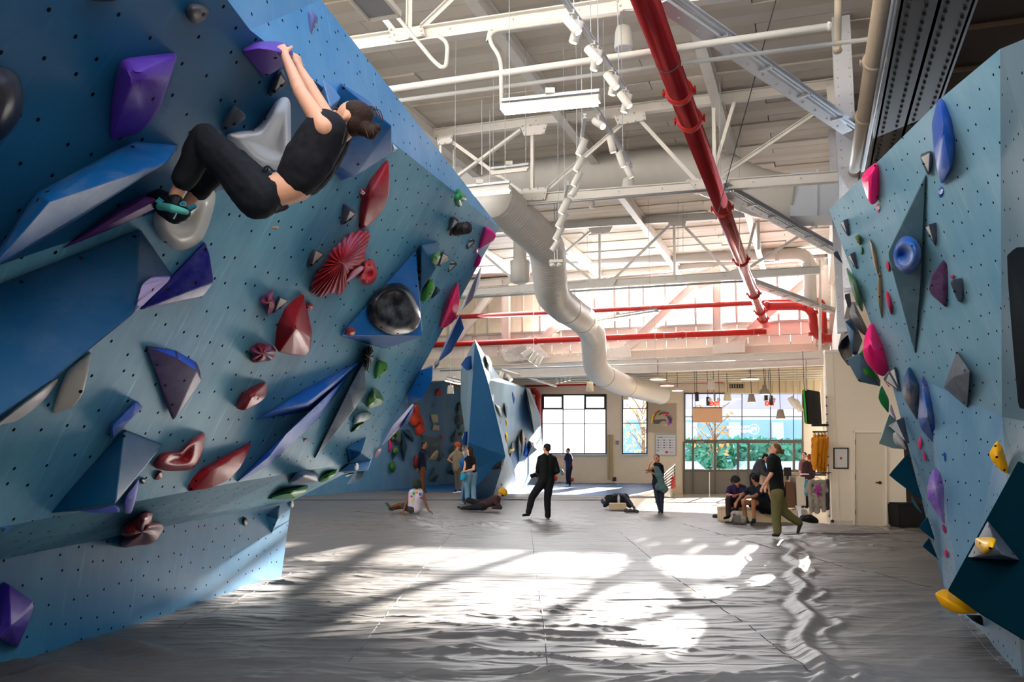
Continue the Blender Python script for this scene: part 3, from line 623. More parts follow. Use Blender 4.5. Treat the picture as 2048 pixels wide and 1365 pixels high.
# ------------------------------------------------------------------ ducts
def duct(name, label, path, radii, m, ribs=.12, parent=None):
    t = thing(name, label, 'duct'); bm = bmesh.new()
    L_ = [0]
    for a, b in zip(path, path[1:]): L_.append(L_[-1] + (b - a).length)
    tot = L_[-1]; n = int(tot / (ribs / 4)); pts = []; rs = []; j = 0
    for i in range(n + 1):
        s = tot * i / n
        while j < len(L_) - 2 and L_[j + 1] < s: j += 1
        f = (s - L_[j]) / max(1e-6, L_[j + 1] - L_[j]); pts.append(path[j].lerp(path[j + 1], f))
        r = radii[0] + (radii[1] - radii[0]) * s / tot; rs.append(r * (1 + (.022 if i % 4 == 0 else 0)))
    tube(bm, pts, 0, 32, radii=rs); obj('spiral_duct', bm, m, t, True); return t, pts, rs
DUCT = mat('cdc9c3', .45, var=.04)
dp = [at(985, 395, 18.6), at(1022, 425, 19.5), at(1094, 492, 21.5), at(1100, 560, 23), at(1104, 592, 24), at(1126, 613, 25.2), at(1168, 642, 29), at(1186, 668, 31), at(1190, 735, 32.5), at(1206, 752, 33.5), at(1240, 768, 36), at(1322, 790, 41)]
t, pts, rs = duct('spiral_duct', 'fat white spiral duct zigzagging down from roof to the lower hall', corner_path(dp, .45, 5), (.44, .43), DUCT)
bm = bmesh.new(); sphere(bm, dp[-1], .43, 1, .45, 1, (Vector(((dp[-1] - dp[-2]).normalized().cross(ZV))).normalized(), (dp[-1] - dp[-2]).normalized(), ZV), 20, 12); obj('end_cap', bm, DUCT, t, True)
for f in (.31, .43, .66, .80):
    k = int(len(pts) * f); d = (pts[k + 1] - pts[k]).normalized(); bm = bmesh.new(); lathe(bm, pts[k], d, [(0, rs[k]), (0, rs[k] * 1.05), (.06, rs[k] * 1.05), (.06, rs[k])], 28); obj('collar', bm, DUCT, t, True)
D2 = nplane(1200, 22.5)
t, pts, rs = duct('round_duct', 'large round duct running level behind the second truss to the square plenum', corner_path([on(640, 372, D2), on(1420, 332, D2), on(1500, 392, D2), on(1590, 398, D2)], 1.0, 8), (.56, .58), DUCT, .3)
bm = bmesh.new(); a, b = on(1582, 400, D2), on(1700, 396, D2); bar(bm, a, b, 1.0, 1.05); bar(bm, a.lerp(b, .42), a.lerp(b, .46), 1.08, 1.13); obj('plenum_box', bm, mat('cfd6e2', .4), t)
bm = bmesh.new(); lathe(bm, at(1040, 545, 27), ZV, [(-.35, .16), (-.3, .3), (.35, .3), (.4, .2), (1.1, .2)], 20); tag(obj('roof_vent', bm, DUCT, None, True), 'grey canister vent hanging left of the zigzag duct', 'vent')

# dark girder and aisle ceiling over the right wall
g = thing('crane_girder', 'dark riveted steel girder above the right climbing wall', 'girder')
GD = mat('3d3c3c', .45, var=.1)
q = [onz(1806, -20, 6.6), onz(1950, -20, 6.6), onz(1868, 215, 6.6), onz(1728, 372, 6.6)]
g0, g1 = onz(1806, -20, 6.6), onz(1950, -20, 6.6); gw = (g1 - g0).length
a = g0 - DV * 5; bm = bmesh.new(); slab(bm, [a, a + EV * gw, a + EV * gw + DV * 21, a + DV * 21], -ZV, .05); obj('bottom_flange', bm, GD, g)
bm = bmesh.new(); slab(bm, [a + EV * gw * .5, a + EV * gw * .5 + DV * 21, a + EV * gw * .5 + DV * 21 + ZV * .9, a + EV * gw * .5 + ZV * .9], -EV, .04); obj('web', bm, mat('8fa3c8', .4), g)
rivets(g, [a + EV * gw * u + DV * (k * .21) - ZV * .01 for k in range(100) for u in (.12, .36, .64, .9)], .026, GD)
for side in (0, 1):
    bm = bmesh.new(); a_ = a + EV * gw * side; bar(bm, a_ + ZV * .06, a_ + DV * 21 + ZV * .06, .06, .12); obj('edge_angle', bm, mat('5a5a5e', .4), g)
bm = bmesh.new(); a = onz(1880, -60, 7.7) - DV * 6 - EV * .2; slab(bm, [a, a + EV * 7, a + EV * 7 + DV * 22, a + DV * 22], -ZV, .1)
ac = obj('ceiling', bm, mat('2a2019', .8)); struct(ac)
for k in range(14):
    bm = bmesh.new(); p = a + DV * (k * 1.55) - ZV * .05; bar(bm, p, p + EV * 7, .05, .06); obj('board_joint', bm, mat('4a382a', .7), ac)
# columns at the right side of the high bay
for i, (px, D, y1, lb) in enumerate(((1722, 15.0, 0, 'white riveted column behind the fat cream pipe'), (1700, 20.5, 0, 'white riveted column right of the second truss'),)):
    t = thing('steel_column', lb, 'column'); p = at(px, 907, D); p.z = 4.3; bm = bmesh.new()
    bar(bm, p, p + ZV * 4.8, .03, .34, DV); bar(bm, p + DV * .17, p + DV * .17 + ZV * 4.8, .3, .03, DV); bar(bm, p - DV * .17, p - DV * .17 + ZV * 4.8, .3, .03, DV); obj('post', bm, mat('c9ccd6', .45), t)
    rivets(t, [p - DV * .19 + EV * u + ZV * (k * .16) for k in range(29) for u in (-.1, .1)], .02)

# ------------------------------------------------------------------ lamps
def rod(bm, p, z1, r=.006): tube(bm, [p, Vector((p.x, p.y, z1))], r, 5)
def tube_lamp(label, a, b, w=.14, h=.09, lit=True, tz=9.12):
    t = thing('linear_lamp', label, 'lamp', 'linear tube lamps'); d = (b - a).normalized(); s = d.cross(ZV).normalized(); u = s.cross(d)
    bm = bmesh.new()
    pr = [(-w / 2, 0), (-w * .42, h * .7), (-w * .2, h), (w * .2, h), (w * .42, h * .7), (w / 2, 0)]
    A = [bm.verts.new(a + s * x + u * y) for x, y in pr]; B = [bm.verts.new(b + s * x + u * y) for x, y in pr]
    for i in range(5): bm.faces.new((A[i], A[i + 1], B[i + 1], B[i]))
    bm.faces.new(A); bm.faces.new(B[::-1]); obj('housing', bm, WHITE, t)
    bm = bmesh.new(); bar(bm, a - u * .012 + d * .03, b - u * .012 - d * .03, w * .92, .05, u); obj('diffuser', bm, LAMP if lit else WHITE, t)
    bm = bmesh.new(); bar(bm, a + u * (h + .05), b + u * (h + .05), .05, .04); obj('mount_rail', bm, GALV, t)
    bm = bmesh.new()
    for f in (.08, .92): rod(bm, a.lerp(b, f) + u * h, tz)
    obj('hanger', bm, GALV, t); bm = bmesh.new(); box(bm, a.lerp(b, .5) + u * (h + .1), .12, .12, .07); obj('junction_box', bm, WHITE, t)
    return t
tube_lamp('bright white tube lamp hanging in front of the roof, nearest and largest', on(1003, 222, PT[0], .6), on(1199, 203, PT[0], .6))
tube_lamp('bright white tube lamp left, just above the edge of the blue wall', on(900, 392, nplane(960, 15)), on(1020, 380, nplane(960, 15)))
tube_lamp('slim tube lamp crossing in front of the zigzag duct below the windows', at(1166, 649, 30), at(1314, 625, 26), .16, .07)
tube_lamp('lit tube lamp above the far blue wall at left', at(894, 761, 38), at(922, 768, 37), .25, .1, tz=5.28)
tube_lamp('unlit slim batten above the small left tube lamp', on(980, 347, nplane(1000, 16)), on(1058, 338, nplane(1000, 16)), .05, .04, False)
t = thing('panel_lamp', 'flat grey-bottomed panel lamp at the top edge beside the blue wall', 'lamp'); bm = bmesh.new()
q = [on(690, -12, PT[0], .9), on(775, -22, PT[0], .9), on(800, 26, PT[0], .2), on(737, 38, PT[0], .2)]; q = [Vector((p.x, p.y, 0)) for p in q]
p0, p1, p2 = onz(702, 0, 7.2), onz(737, 38, 7.2), onz(800, 28, 7.2); e1 = p2 - p1; e2 = (p0 - p1)
slab(bm, [p1, p2, p2 + e2 * 1.6, p1 + e2 * 1.6], -ZV, .06); obj('panel', bm, mat('9a9da6', .4), t); bm = bmesh.new()
for a, b in ((p1, p2), (p2, p2 + e2 * 1.6), (p1, p1 + e2 * 1.6)): bar(bm, a, b, .04, .08)
obj('rim', bm, WHITE, t)
def spot(par, base, d, L=.24, r=.052, lit=True):
    """one can on a light track: cap joint, yoke, can and glowing lens are parts"""
    top = base; c = base - ZV * .13; can = bmesh.new(); lathe(can, c - d * L * .45, d, [(0, .001), (0, r), (L * .97, r), (L, r * .96), (L, r * .8), (L * .97, r * .8)], 16)
    o = obj('spot_can', can, WHITE, par, True)
    bm = bmesh.new(); lathe(bm, c + d * L * .52, d, [(0, .001), (.002, r * .78), (.004, .001)], 16); obj('lens', bm, SPOT if lit else mat('8c8880', .3), o)
    bm = bmesh.new(); tube(bm, [top + ZV * .02, c], .014, 6); box(bm, top, .05, .07, .05); obj('yoke', bm, WHITE, o)
def track(label, a, b, spots, tz, n_r=3, L=.24, r=.052):
    t = thing('track_light', label, 'lamp'); bm = bmesh.new(); channel(bm, a, b, .045, .05); obj('rail', bm, mat('d8d9dd', .4), t)
    bm = bmesh.new()
    for k in range(n_r): rod(bm, a.lerp(b, (k + .5) / n_r), tz)
    obj('hanger', bm, GALV, t)
    for f, d, lit in spots: spot(t, a.lerp(b, f) - ZV * .03, Vector(d).normalized(), L, r, lit)
    return t
za = 6.2
a, b = onz(1120, -14, za), onz(1256, 186, za)
track('front light track with paired white cans, nearest to camera', a, b, [(.14, (.45, -.25, -.7), True), (.2, (-.25, .1, -.85), True), (.42, (.45, -.25, -.7), True), (.47, (-.2, .1, -.9), True), (.70, (.4, -.25, -.75), True), (.75, (-.2, .1, -.9), True), (.93, (.4, -.25, -.75), True), (.97, (-.25, .1, -.9), True)], 9.12)
a, b = onz(1188, 210, za), onz(1262, 332, za)
track('second light track behind the lit tube lamp', a, b, [(.10, (.35, -.6, -.55), True), (.42, (.2, .1, -.9), True), (.68, (.3, .1, -.85), True), (.9, (.4, .1, -.8), True)], 9.12, 2)
a, b = onz(1170, 232, 6.0), onz(1150, 365, 6.0)
track('third light track, cans leaning left, left of the second track', a, b, [(.25, (-.35, .1, -.8), True), (.5, (-.4, .1, -.75), True), (.75, (-.4, .1, -.75), True), (.95, (-.45, .1, -.65), False)], 9.12, 2)
a, b = onz(1136, 366, 6.0), onz(1112, 478, 6.0)
track('fourth light track in front of the zigzag duct', a, b, [(.2, (-.4, .1, -.75), True), (.45, (-.4, .1, -.75), True), (.7, (-.4, .1, -.75), True), (.95, (-.45, .1, -.65), False)], 9.12, 2, .3, .065)
a, b = at(1052, 694, 33), at(1082, 716, 33)
track('short unlit track of three cans above the background boulder', a, b, [(.1, (-.7, 0, -.5), False), (.5, (-.5, 0, -.8), True), (.85, (-.4, 0, -.8), True)], 7.6, 1, .42, .1)
a, b = at(1100, 734, 40), at(1128, 736, 40)
track('lit can lights under the lower ceiling, upper cluster', a, b, [(.1, (0, 0, -1), True), (.4, (.3, 0, -1), True), (.8, (.3, 0, -1), True)], 5.28, 1, .3, .09)
a, b = at(1112, 755, 42), at(1140, 748, 42)
track('lit can lights under the lower ceiling, row of four nearer the far window', a, b, [(.05, (0, 0, -1), True), (.35, (.1, 0, -1), True), (.65, (0, 0, -1), True), (.95, (0, 0, -1), True)], 5.28, 1, .3, .09)
a, b = at(1000, 744, 38), at(1022, 748, 38)
track('pair of can lights directly above the background boulder wall', a, b, [(.1, (-.3, 0, -1), True), (.8, (.5, -.5, -.7), True)], 5.28, 1, .35, .1)
a, b = at(1584, 796, 36), at(1600, 806, 36)
track('tilted grey can lights hanging left of the wrapped screen', a, b, [(.1, (.5, 0, -.8), False), (.7, (.4, 0, -.8), False)], 5.28, 2, .5, .12)
def pendant_speaker(label, px, py, D, s=1.0, m=None, tz=9.12, n=22):
    t = thing('pendant_speaker', label, 'speaker', 'pendant speakers'); c = at(px, py, D)
    bm = bmesh.new(); lathe(bm, c, ZV, [(-.19 * s, .10 * s), (-.2 * s, .155 * s), (-.17 * s, .163 * s), (.1 * s, .14 * s), (.19 * s, .118 * s), (.2 * s, .1 * s), (.2 * s, .001)], n); obj('body', bm, m or mat('dedcda', .4), t, True)
    bm = bmesh.new(); lathe(bm, c, ZV, [(-.185 * s, .001), (-.184 * s, .12 * s)], n); obj('grille', bm, GREY, t)
    bm = bmesh.new(); rod(bm, c + ZV * .2 * s, tz, .006); tube(bm, [c + ZV * .2 * s, c + ZV * .28 * s], .02, 6); obj('hanger', bm, GALV, t)
pendant_speaker('white pendant speaker at top, beside the red main', 1247, 76, 14.5)
pendant_speaker('white pendant speaker at the end of the second light track', 1257, 372, 20.5, .98)
pendant_speaker('grey pendant speaker at left of the zigzag duct', 1044, 535, 30, 1.0)
pendant_speaker('cream pendant speaker above the far wide window', 1180, 774, 36, .95, mat('d8c7a6', .5), 5.3, 14)
pendant_speaker('cream pendant speaker above the narrow window', 1251, 792, 41, .85, mat('d8c7a6', .5), 5.3, 14)
pendant_speaker('cream pendant speaker in front of the far left blue wall', 901, 780, 33, .8, mat('ddd5c4', .5), 5.3, 14)
pendant_speaker('grey pendant speaker above the left EXIT sign', 1422, 769, 36, .95, mat('bdb8b0', .5), 5.3, 14)
pendant_speaker('small white pendant speaker between the two lit tracks and the big duct', 1184, 410, 24, .55)
# projector-like fixture hung in front of the duct
t = thing('hanging_sensor_box', 'small white box with camera heads on twin rods before the zigzag duct', 'camera'); c = at(1112, 524, 20)
bm = bmesh.new(); box(bm, c, .3, .24, .06); obj('plate', bm, WHITE, t)
for dx in (-.08, .07):
    bm = bmesh.new(); sphere(bm, c + Vector((dx, -.05, -.08)), .07, 1, 1.2, .8); obj('camera_head', bm, WHITE, t, True)
bm = bmesh.new()
for dx in (-.03, .03): tube(bm, [c + Vector((dx, 0, .03)), c + Vector((dx, 0, 1.5))], .012, 6)
obj('hanger', bm, GALV, t)
# thin suspension wires of the bay (each seen one)
for i, (x, y0, y1, D) in enumerate(((907, 300, 385, 15), (964, 200, 350, 15.5), (980, 220, 372, 15.8), (1440, 0, 372, 17), (1479, 120, 540, 20), (1188, 575, 628, 30), (1246, 580, 610, 32), (1310, 640, 720, 34), (1328, 642, 722, 34), (1372, 660, 715, 34), (1508, 640, 712, 34), (1582, 650, 712, 35), (1356, 400, 505, 26), (1366, 410, 505, 26))):
    lb = ('above the left tube lamp', 'left of the second truss post', 'right of the slim unlit batten', 'right of the red main at top', 'farther right, crossing the second truss', 'above the duct bend', 'over the slim crossing lamp', 'hanging below the slim crossing lamp', 'close beside the one below the slim lamp', 'in front of the clerestory blocks, centre', 'just left of the red main end', 'near the right clerestory post', 'left of a close pair under the third truss', 'right of a close pair under the third truss')[i]
    bm = bmesh.new(); tube(bm, [at(x, y0, D), at(x, y1, D)], .007, 5); tag(obj('suspension_wire', bm, GALV), 'thin vertical steel wire ' + lb, 'wire', 'suspension wires')
# lobby pendants
def pend(label, px, py, D, s, m, shape='cone', lit=True, cat='lamp'):
    t = thing('pendant_lamp', label, cat); c = at(px, py, D); pr = {'cone': [(-.2, .2), (.2, .12), (.21, .001)], 'dome': [(-.2, .22), (-.05, .21), (.05, .1), (.2, .08), (.21, .001)], 'can': [(-.25, .1), (.25, .1), (.251, .001)], 'disc': [(-.04, .42), (-.02, .43), (.04, .1), (.05, .001)]}[shape]
    bm = bmesh.new(); lathe(bm, c, ZV, [(a * s, b * s) for a, b in pr], 18); obj('shade', bm, m, t, True)
    bm = bmesh.new(); lathe(bm, c + ZV * (pr[0][0] * s - .01), ZV, [(0, .001), (.004, pr[0][1] * s * .9)], 16); obj('bulb', bm, SPOT if lit else DARK, t)
    bm = bmesh.new(); rod(bm, c + ZV * .2 * s, 5.28, .012); obj('cord', bm, DARK, t)
TP = mat('8c8279', .6)
pend('taupe dome pendant lamp, highest of the lobby pendants', 1529, 780, 36, .95, TP, 'dome'); pend('taupe cone pendant lamp in the middle of the entrance glass', 1503, 797, 37, .85, TP); pend('taupe cone pendant lamp hanging lowest, above the walking climber', 1561, 829, 35, .9, TP)
pend('black cylinder pendant at far left of the entrance glass', 1394, 794, 38, .75, DARK, 'can', False); pend('black cylinder pendant just left of left EXIT sign', 1416, 803, 39, .75, DARK, 'can', False); pend('black cylinder pendant above the right EXIT sign', 1532, 792, 38, .75, DARK, 'can', False); pend('black cylinder pendant covering part of right EXIT sign', 1542, 801, 36, .75, DARK, 'can', False)
pend('cream cone pendant under the soffit', 1455, 793, 40, .9, mat('cfc6a4', .5), 'cone', False)
pend('flat disc lamp under the canopy strip', 1500, 757, 38, 1.0, GREY, 'disc'); pend('flat white disc lamp, left of three above the poster', 1316, 758, 36, .8, WHITE, 'disc'); pend('flat white disc lamp, middle of three above the poster', 1334, 771, 37, .7, WHITE, 'disc'); pend('flat white disc lamp, right of three above the poster', 1355, 781, 38, .6, WHITE, 'disc')
pend('small dish lamp beside the wrapped screen', 1610, 816, 33, .35, TP, 'cone')
# ------------------------------------------------------------------ climbing walls
K0, K1 = onz(0, 1335, 0), onz(562, 1160, 0); LD = (K1 - K0).normalized()
END = (K1.copy(), LD)
kT1 = on(583, 1003, END); KP = plane3(K0, K1, kT1)
eB, eT = on(743, 920, END), on(998, 455, END)
CP = plane3(eB, eT, eB + LD)
fold = [eB, on(474, 965, CP), on(343, 990, CP)]; fn_ = fold[2] + (fold[2] - fold[1]).normalized() * 3.5
kT0 = on(0, 1120, KP); kT0 = kT0 + (kT0 - kT1).normalized() * 3.0; K00 = K0 - LD * 3.2
F1, F2, F3 = on(783, 283, CP), on(430, 385, CP), on(0, 530, CP); F4 = F3 + (F3 - F2) * 1.2
EP = plane3(F1, F3, at(500, 60, 4.75))
BP = plane3(kT1, on(343, 990, CP), eB)
T1 = eT; T0 = onz(642, 0, 4.4); 
G0, Gm = on(500, 60, EP), on(455, 0, EP); Gn = Gm + (Gm - G0) * 2.2
T0d = at(642, 0, 6.1); DP = plane3(F1, T1, T0d); Tmd = T0d + (T0d - T1) * .3
EL = on(-260, 640, EP); EU = on(-260, -260, EP); EU2 = on(200, -260, EP)
LWP = wall_paint('left_wall_paint', (0, 96, 140), (138, 200, 216), .72)  # real chalk, made heavier and paler to carry window light on the panel
cwall = thing('climbing_wall', 'huge overhanging blue climbing wall filling the left half of the view', 'climbing wall')
def facet(name, polys, m, par):
    o = planar_poly(name, polys, m, parent=par); uv_plane(o); return o
facet('kicker_panel', [[K00, K1, kT1, kT0]], wall_paint('kicker_paint', (0, 100, 156), (110, 190, 215), .32), cwall)
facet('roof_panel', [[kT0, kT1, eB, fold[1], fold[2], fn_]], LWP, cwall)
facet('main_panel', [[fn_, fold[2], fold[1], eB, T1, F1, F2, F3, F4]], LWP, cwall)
facet('steep_panel', [[F4, F3, F2, F1, G0, Gm, Gn, EU2, EU, EL]], wall_paint('steep_shaded_paint', (0, 66, 106), (70, 145, 185), .16), cwall)  # steep panel's darker blue has the overhang's shade painted in
facet('top_panel', [[F1, T1, T0d], [F1, T0d, G0], [G0, T0d, Gm], [Gm, T0d, Tmd, Gn]], wall_paint('top_lit_paint', (30, 120, 180), (150, 200, 232), .42), cwall)  # top panel's paler blue has window light painted in
LN = Vector((LD.y, -LD.x, 0)); BK = -LN * 2.6
bm = bmesh.new()
vs = [bm.verts.new(p) for p in (K1, kT1, eB, T1, T1 + BK * 1.3, K1 + BK)]; bm.faces.new(vs)
obj('end_panel', bm, mat((40, 120, 178), .5), cwall)
bm = bmesh.new(); vs = [bm.verts.new(p) for p in (T1, T1 + BK * 1.3, Tmd + BK * 1.3, Tmd)]; bm.faces.new(vs)
vs = [bm.verts.new(p) for p in (K1 + BK, T1 + BK * 1.3, Tmd + BK * 1.3, K00 + BK)]; bm.faces.new(vs); obj('back_panel', bm, mat('8a7a66', .8), cwall)

# right-hand wall
r0, r1, r2 = onz(2046, 1365, 0), onz(1927, 1231, 0), onz(1888, 1175, 0)
S1, S2, S3 = onz(1658, 420, 4.4), onz(1890, 190, 4.4), onz(2000, 98, 4.4); M1 = at(1778, 745, 10.45)
GP = plane3(S1, S3, M1); S2 = on(1890, 190, GP); Mm = on(1850, 762, GP); M2 = on(2004, 834, GP)
LP = plane3(Mm, r1, r2)
RWM = wall_paint('right_wall_paint', (66, 126, 148), (170, 192, 200), .55, rough=.42)
RWM2 = wall_paint('right_low_paint', (62, 116, 146), (160, 186, 200), .45, rough=.45)
rwall = thing('climbing_wall', 'pale blue climbing wall leaning in along the right edge of the view', 'climbing wall')
facet('upper_panel', [[S1, M1, Mm, M2, S3, S2]], RWM, rwall)
facet('lower_panel', [[M1, r2, Mm], [Mm, r2, r1], [Mm, r1, M2], [M2, r1, r0]], RWM2, rwall)
N1, N2, N3 = at(2190, 20, 4.9), at(2230, 880, 5.6), onz(2200, 1520, 0)
facet('near_panel', [[S3, M2, N2, N1], [M2, r0, N3, N2]], wall_paint('near_shaded_paint', (58, 92, 104), (120, 130, 140), .35), rwall)  # darker copy of the wall colour, shade of the turned face painted in
GN = plane3(S3, M2, N1)
bm = bmesh.new(); bk = Vector((2.2, .8, 0))
for q in ((S1, S1 + bk, M1 + bk, M1), (M1, M1 + bk, r2 + bk, r2), (S1, S2, S2 + bk, S1 + bk), (S2, S3, S3 + bk, S2 + bk), (S3, N1, N1 + bk, S3 + bk)): bm.faces.new([bm.verts.new(p) for p in q])
obj('side_panel', bm, mat((30, 70, 100), .6), rwall)

# background: boulder with a sharp prow, long blue wall to its left
BLA, BLB = onz(585, 996, 0), onz(925, 968.5, 0)
BLP = plane3(BLA, BLB, BLA + ZV)
bl = thing('climbing_wall', 'blue climbing wall in the background behind the seated people', 'climbing wall')
BGM = wall_paint('back_wall_paint', (34, 116, 160), (170, 195, 210), .42, .5, .012, cscale=.5)
bl0 = BLA + (BLA - BLB) * .6
tl = [on(870, 752, BLP), on(936, 786, BLP)]; tz0 = 5.2; x_ = BLA + (BLA - BLB) * .6
fold0 = [on(700, 842, BLP), on(936, 898, BLP)]
facet('panel', [[bl0, BLB, Vector((BLB.x, BLB.y, tl[1].z)), tl[0], Vector((x_.x, x_.y, 5.4))]], BGM, bl)
bm = bmesh.new(); nb_ = BLP[1]; p = [on(750, 700, BLP, -.6), on(1085, 735, BLP, -.6), on(1085, 965, BLP, -.6), on(750, 965, BLP, -.6)]; bm.faces.new([bm.verts.new(v) for v in p]); w_ = obj('wall_far_left', bm, mat('c9b291', .7), None); struct(w_)
AP = at(950, 680, 27.4); pb0, pb1 = onz(924, 1003, 0), onz(985, 997, 0); pf = at(1011, 913, 28.6)
pT = at(1060, 779, 42); pR = onz(1088, 965, 0); pT2 = at(1000, 757, 33)
PFP = plane3(AP, pb0, pf); PRP = plane3(AP, pT, onz(1075, 969, 0))
pr = thing('climbing_boulder', 'tall background climbing boulder with a sharp dark blue prow', 'climbing wall')
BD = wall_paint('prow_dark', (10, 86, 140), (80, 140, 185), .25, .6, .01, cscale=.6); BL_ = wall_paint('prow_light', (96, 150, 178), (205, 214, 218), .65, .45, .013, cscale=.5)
pk = at(955, 935, 28.9); le = at(937, 885, 28.2)
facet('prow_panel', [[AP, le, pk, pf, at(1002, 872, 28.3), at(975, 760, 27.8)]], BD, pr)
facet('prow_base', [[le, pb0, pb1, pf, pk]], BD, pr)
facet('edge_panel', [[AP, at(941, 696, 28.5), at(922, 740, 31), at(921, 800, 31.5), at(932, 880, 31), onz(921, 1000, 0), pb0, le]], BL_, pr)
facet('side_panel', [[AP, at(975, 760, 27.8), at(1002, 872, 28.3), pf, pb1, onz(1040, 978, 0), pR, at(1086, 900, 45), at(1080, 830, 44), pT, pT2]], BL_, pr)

# ------------------------------------------------------------------ holds and volumes
Z1 = (0, 0, 2.73); Z2 = (0, 450, 3.412); Z3 = (0, 800, 2.417); Z4 = (450, 350, 3.413); Z5 = (450, 680, 3.413); Z6 = (300, 40, 2.968)
R1 = (1640, 150, 3.412); R2 = (1640, 500, 3.412); R3 = (1640, 850, 2.65); M_ = (740, 740, 4.267); B_2 = (860, 640, 5.12); PX = (0, 0, 1)
def zz(Z, x, y): return (Z[0] + x / Z[2], Z[1] + y / Z[2])
_polys = [(M1, r2, Mm), (Mm, r2, r1), (Mm, r1, M2), (M2, r1, r0), (M2, r0, N3), (M2, N3, N2)]
RBV = BVHTree.FromPolygons([v for t_ in _polys for v in t_], [(i * 3, i * 3 + 1, i * 3 + 2) for i in range(len(_polys))])
def wall_hit(px, py, dflt=8.0):
    h = RBV.ray_cast(CAM, ray(px, py).normalized()); return h[0] if h[0] is not None else at(px, py, dflt)
def local_plane(pl, Z, pts):
    """on the low panel, which is seen almost edge-on, a hold sits compactly at the depth of its root"""
    if pl is not LP: return pl
    pts = [zz(Z, x, y) for x, y in pts]; x, y = max(pts); n = len(pts); cx = sum(p[0] for p in pts) / n; cy_ = sum(p[1] for p in pts) / n
    d = wall_hit(x, cy_, 10.0).y
    return (at(cx, cy_, max(5.0, min(d, 11.0))), Vector((-.62, -.78, 0)).normalized())
HOLE = mat('0b0a0c', .8)
def bolts(o, pts, Z, r=.011):
    if not pts: return
    me = o.data; bv = BVHTree.FromPolygons([v.co for v in me.vertices], [p.vertices for p in me.polygons])
    for x, y in pts:
        px, py = zz(Z, x, y); h = bv.ray_cast(CAM, ray(px, py).normalized())
        if h[0] is None: continue
        n = h[1] if h[1].dot(CAM - h[0]) > 0 else -h[1]
        bm = bmesh.new(); lathe(bm, h[0] - n * .006, n, [(0, r), (.0085, r), (.0085, r * .6), (.007, .001)], 10); obj('bolt_hole', bm, HOLE, o)
def finish(bm, name, label, cat, m, ang=35):
    bmesh.ops.recalc_face_normals(bm, faces=bm.faces)
    me = bpy.data.meshes.new(name); bm.to_mesh(me); bm.free(); o = link(name, me, m); me.shade_smooth()
    if ang: me.set_sharp_from_angle(angle=math.radians(ang))
    return tag(o, label, cat)
def hull(label, pl, col, Z, base, peaks=(), bev=.012, cat='climbing hold', name='climbing_hold', pale=None, holes=(), m=None, h0=0, seg=2, palem=None):
    pl = local_plane(pl, Z, base); bm = bmesh.new()
    for x, y in base: bm.verts.new(on(*zz(Z, x, y), pl, h0 - .02 if h0 == 0 else h0))
    for x, y, h in peaks: bm.verts.new(on(*zz(Z, x, y), pl, h0 + h))
    r = bmesh.ops.convex_hull(bm, input=bm.verts)
    bmesh.ops.delete(bm, geom=list({g for g in r['geom_interior'] + r['geom_unused'] if isinstance(g, bmesh.types.BMVert) and g.is_valid}), context='VERTS')
    bmesh.ops.dissolve_limit(bm, angle_limit=.06, verts=bm.verts, edges=bm.edges)
    m = m or mat(col, .5, chalk=.14, cscale=4, bump=.1, bscale=120)
    ms = [m]
    if pale is not None:
        ms.append(palem or mat('d3cfc6', .5)); bm.faces.ensure_lookup_table(); bm.normal_update()
        bv = BVHTree.FromBMesh(bm); px, py = zz(Z, *pale); h = bv.ray_cast(CAM, ray(px, py).normalized())
        if h[0] is not None:
            for f in bm.faces:
                if abs(f.normal.dot(h[1])) > .95: f.material_index = 1
    if bev: bmesh.ops.bevel(bm, geom=[e for e in bm.edges], offset=bev, segments=seg, profile=.5, affect='EDGES', clamp_overlap=True)
    o = finish(bm, name, label, cat, ms, 50 if bev > .015 else 30); bolts(o, holes, Z); return o
def pvolume(label, pl, col, Z, base, tri, more, also=(), m=None, holes=()):
    """volume whose main face is one flat plane through three raised points"""
    fp = plane3(*[on(*zz(Z, x, y), pl, h) for x, y, h in tri]); bm = bmesh.new()
    for x, y in base: bm.verts.new(on(*zz(Z, x, y), pl, -.02))
    for x, y, h in list(tri) + list(also): bm.verts.new(on(*zz(Z, x, y), pl, h))
    for x, y in more: bm.verts.new(on(*zz(Z, x, y), fp))
    r = bmesh.ops.convex_hull(bm, input=bm.verts)
    bmesh.ops.delete(bm, geom=list({g for g in r['geom_interior'] + r['geom_unused'] if isinstance(g, bmesh.types.BMVert) and g.is_valid}), context='VERTS')
    bmesh.ops.dissolve_limit(bm, angle_limit=.03, verts=bm.verts, edges=bm.edges)
    bmesh.ops.bevel(bm, geom=bm.edges[:], offset=.008, segments=1, affect='EDGES', clamp_overlap=True)
    o = finish(bm, 'wall_volume', label, 'wall volume', m or mat(col, .5, bump=.15, bscale=150, chalk=.1, cscale=2.2), 30); bolts(o, holes, Z); return o, fp
def volume(label, pl, col, Z, base, peaks, bev=.006, holes=(), m=None, pale=None, h0=0):
    return hull(label, pl, col, Z, base, peaks, bev, 'wall volume', 'wall_volume', pale, holes, m or mat(col, .5, bump=.15, bscale=150, chalk=.12, cscale=2.2), h0, 1)
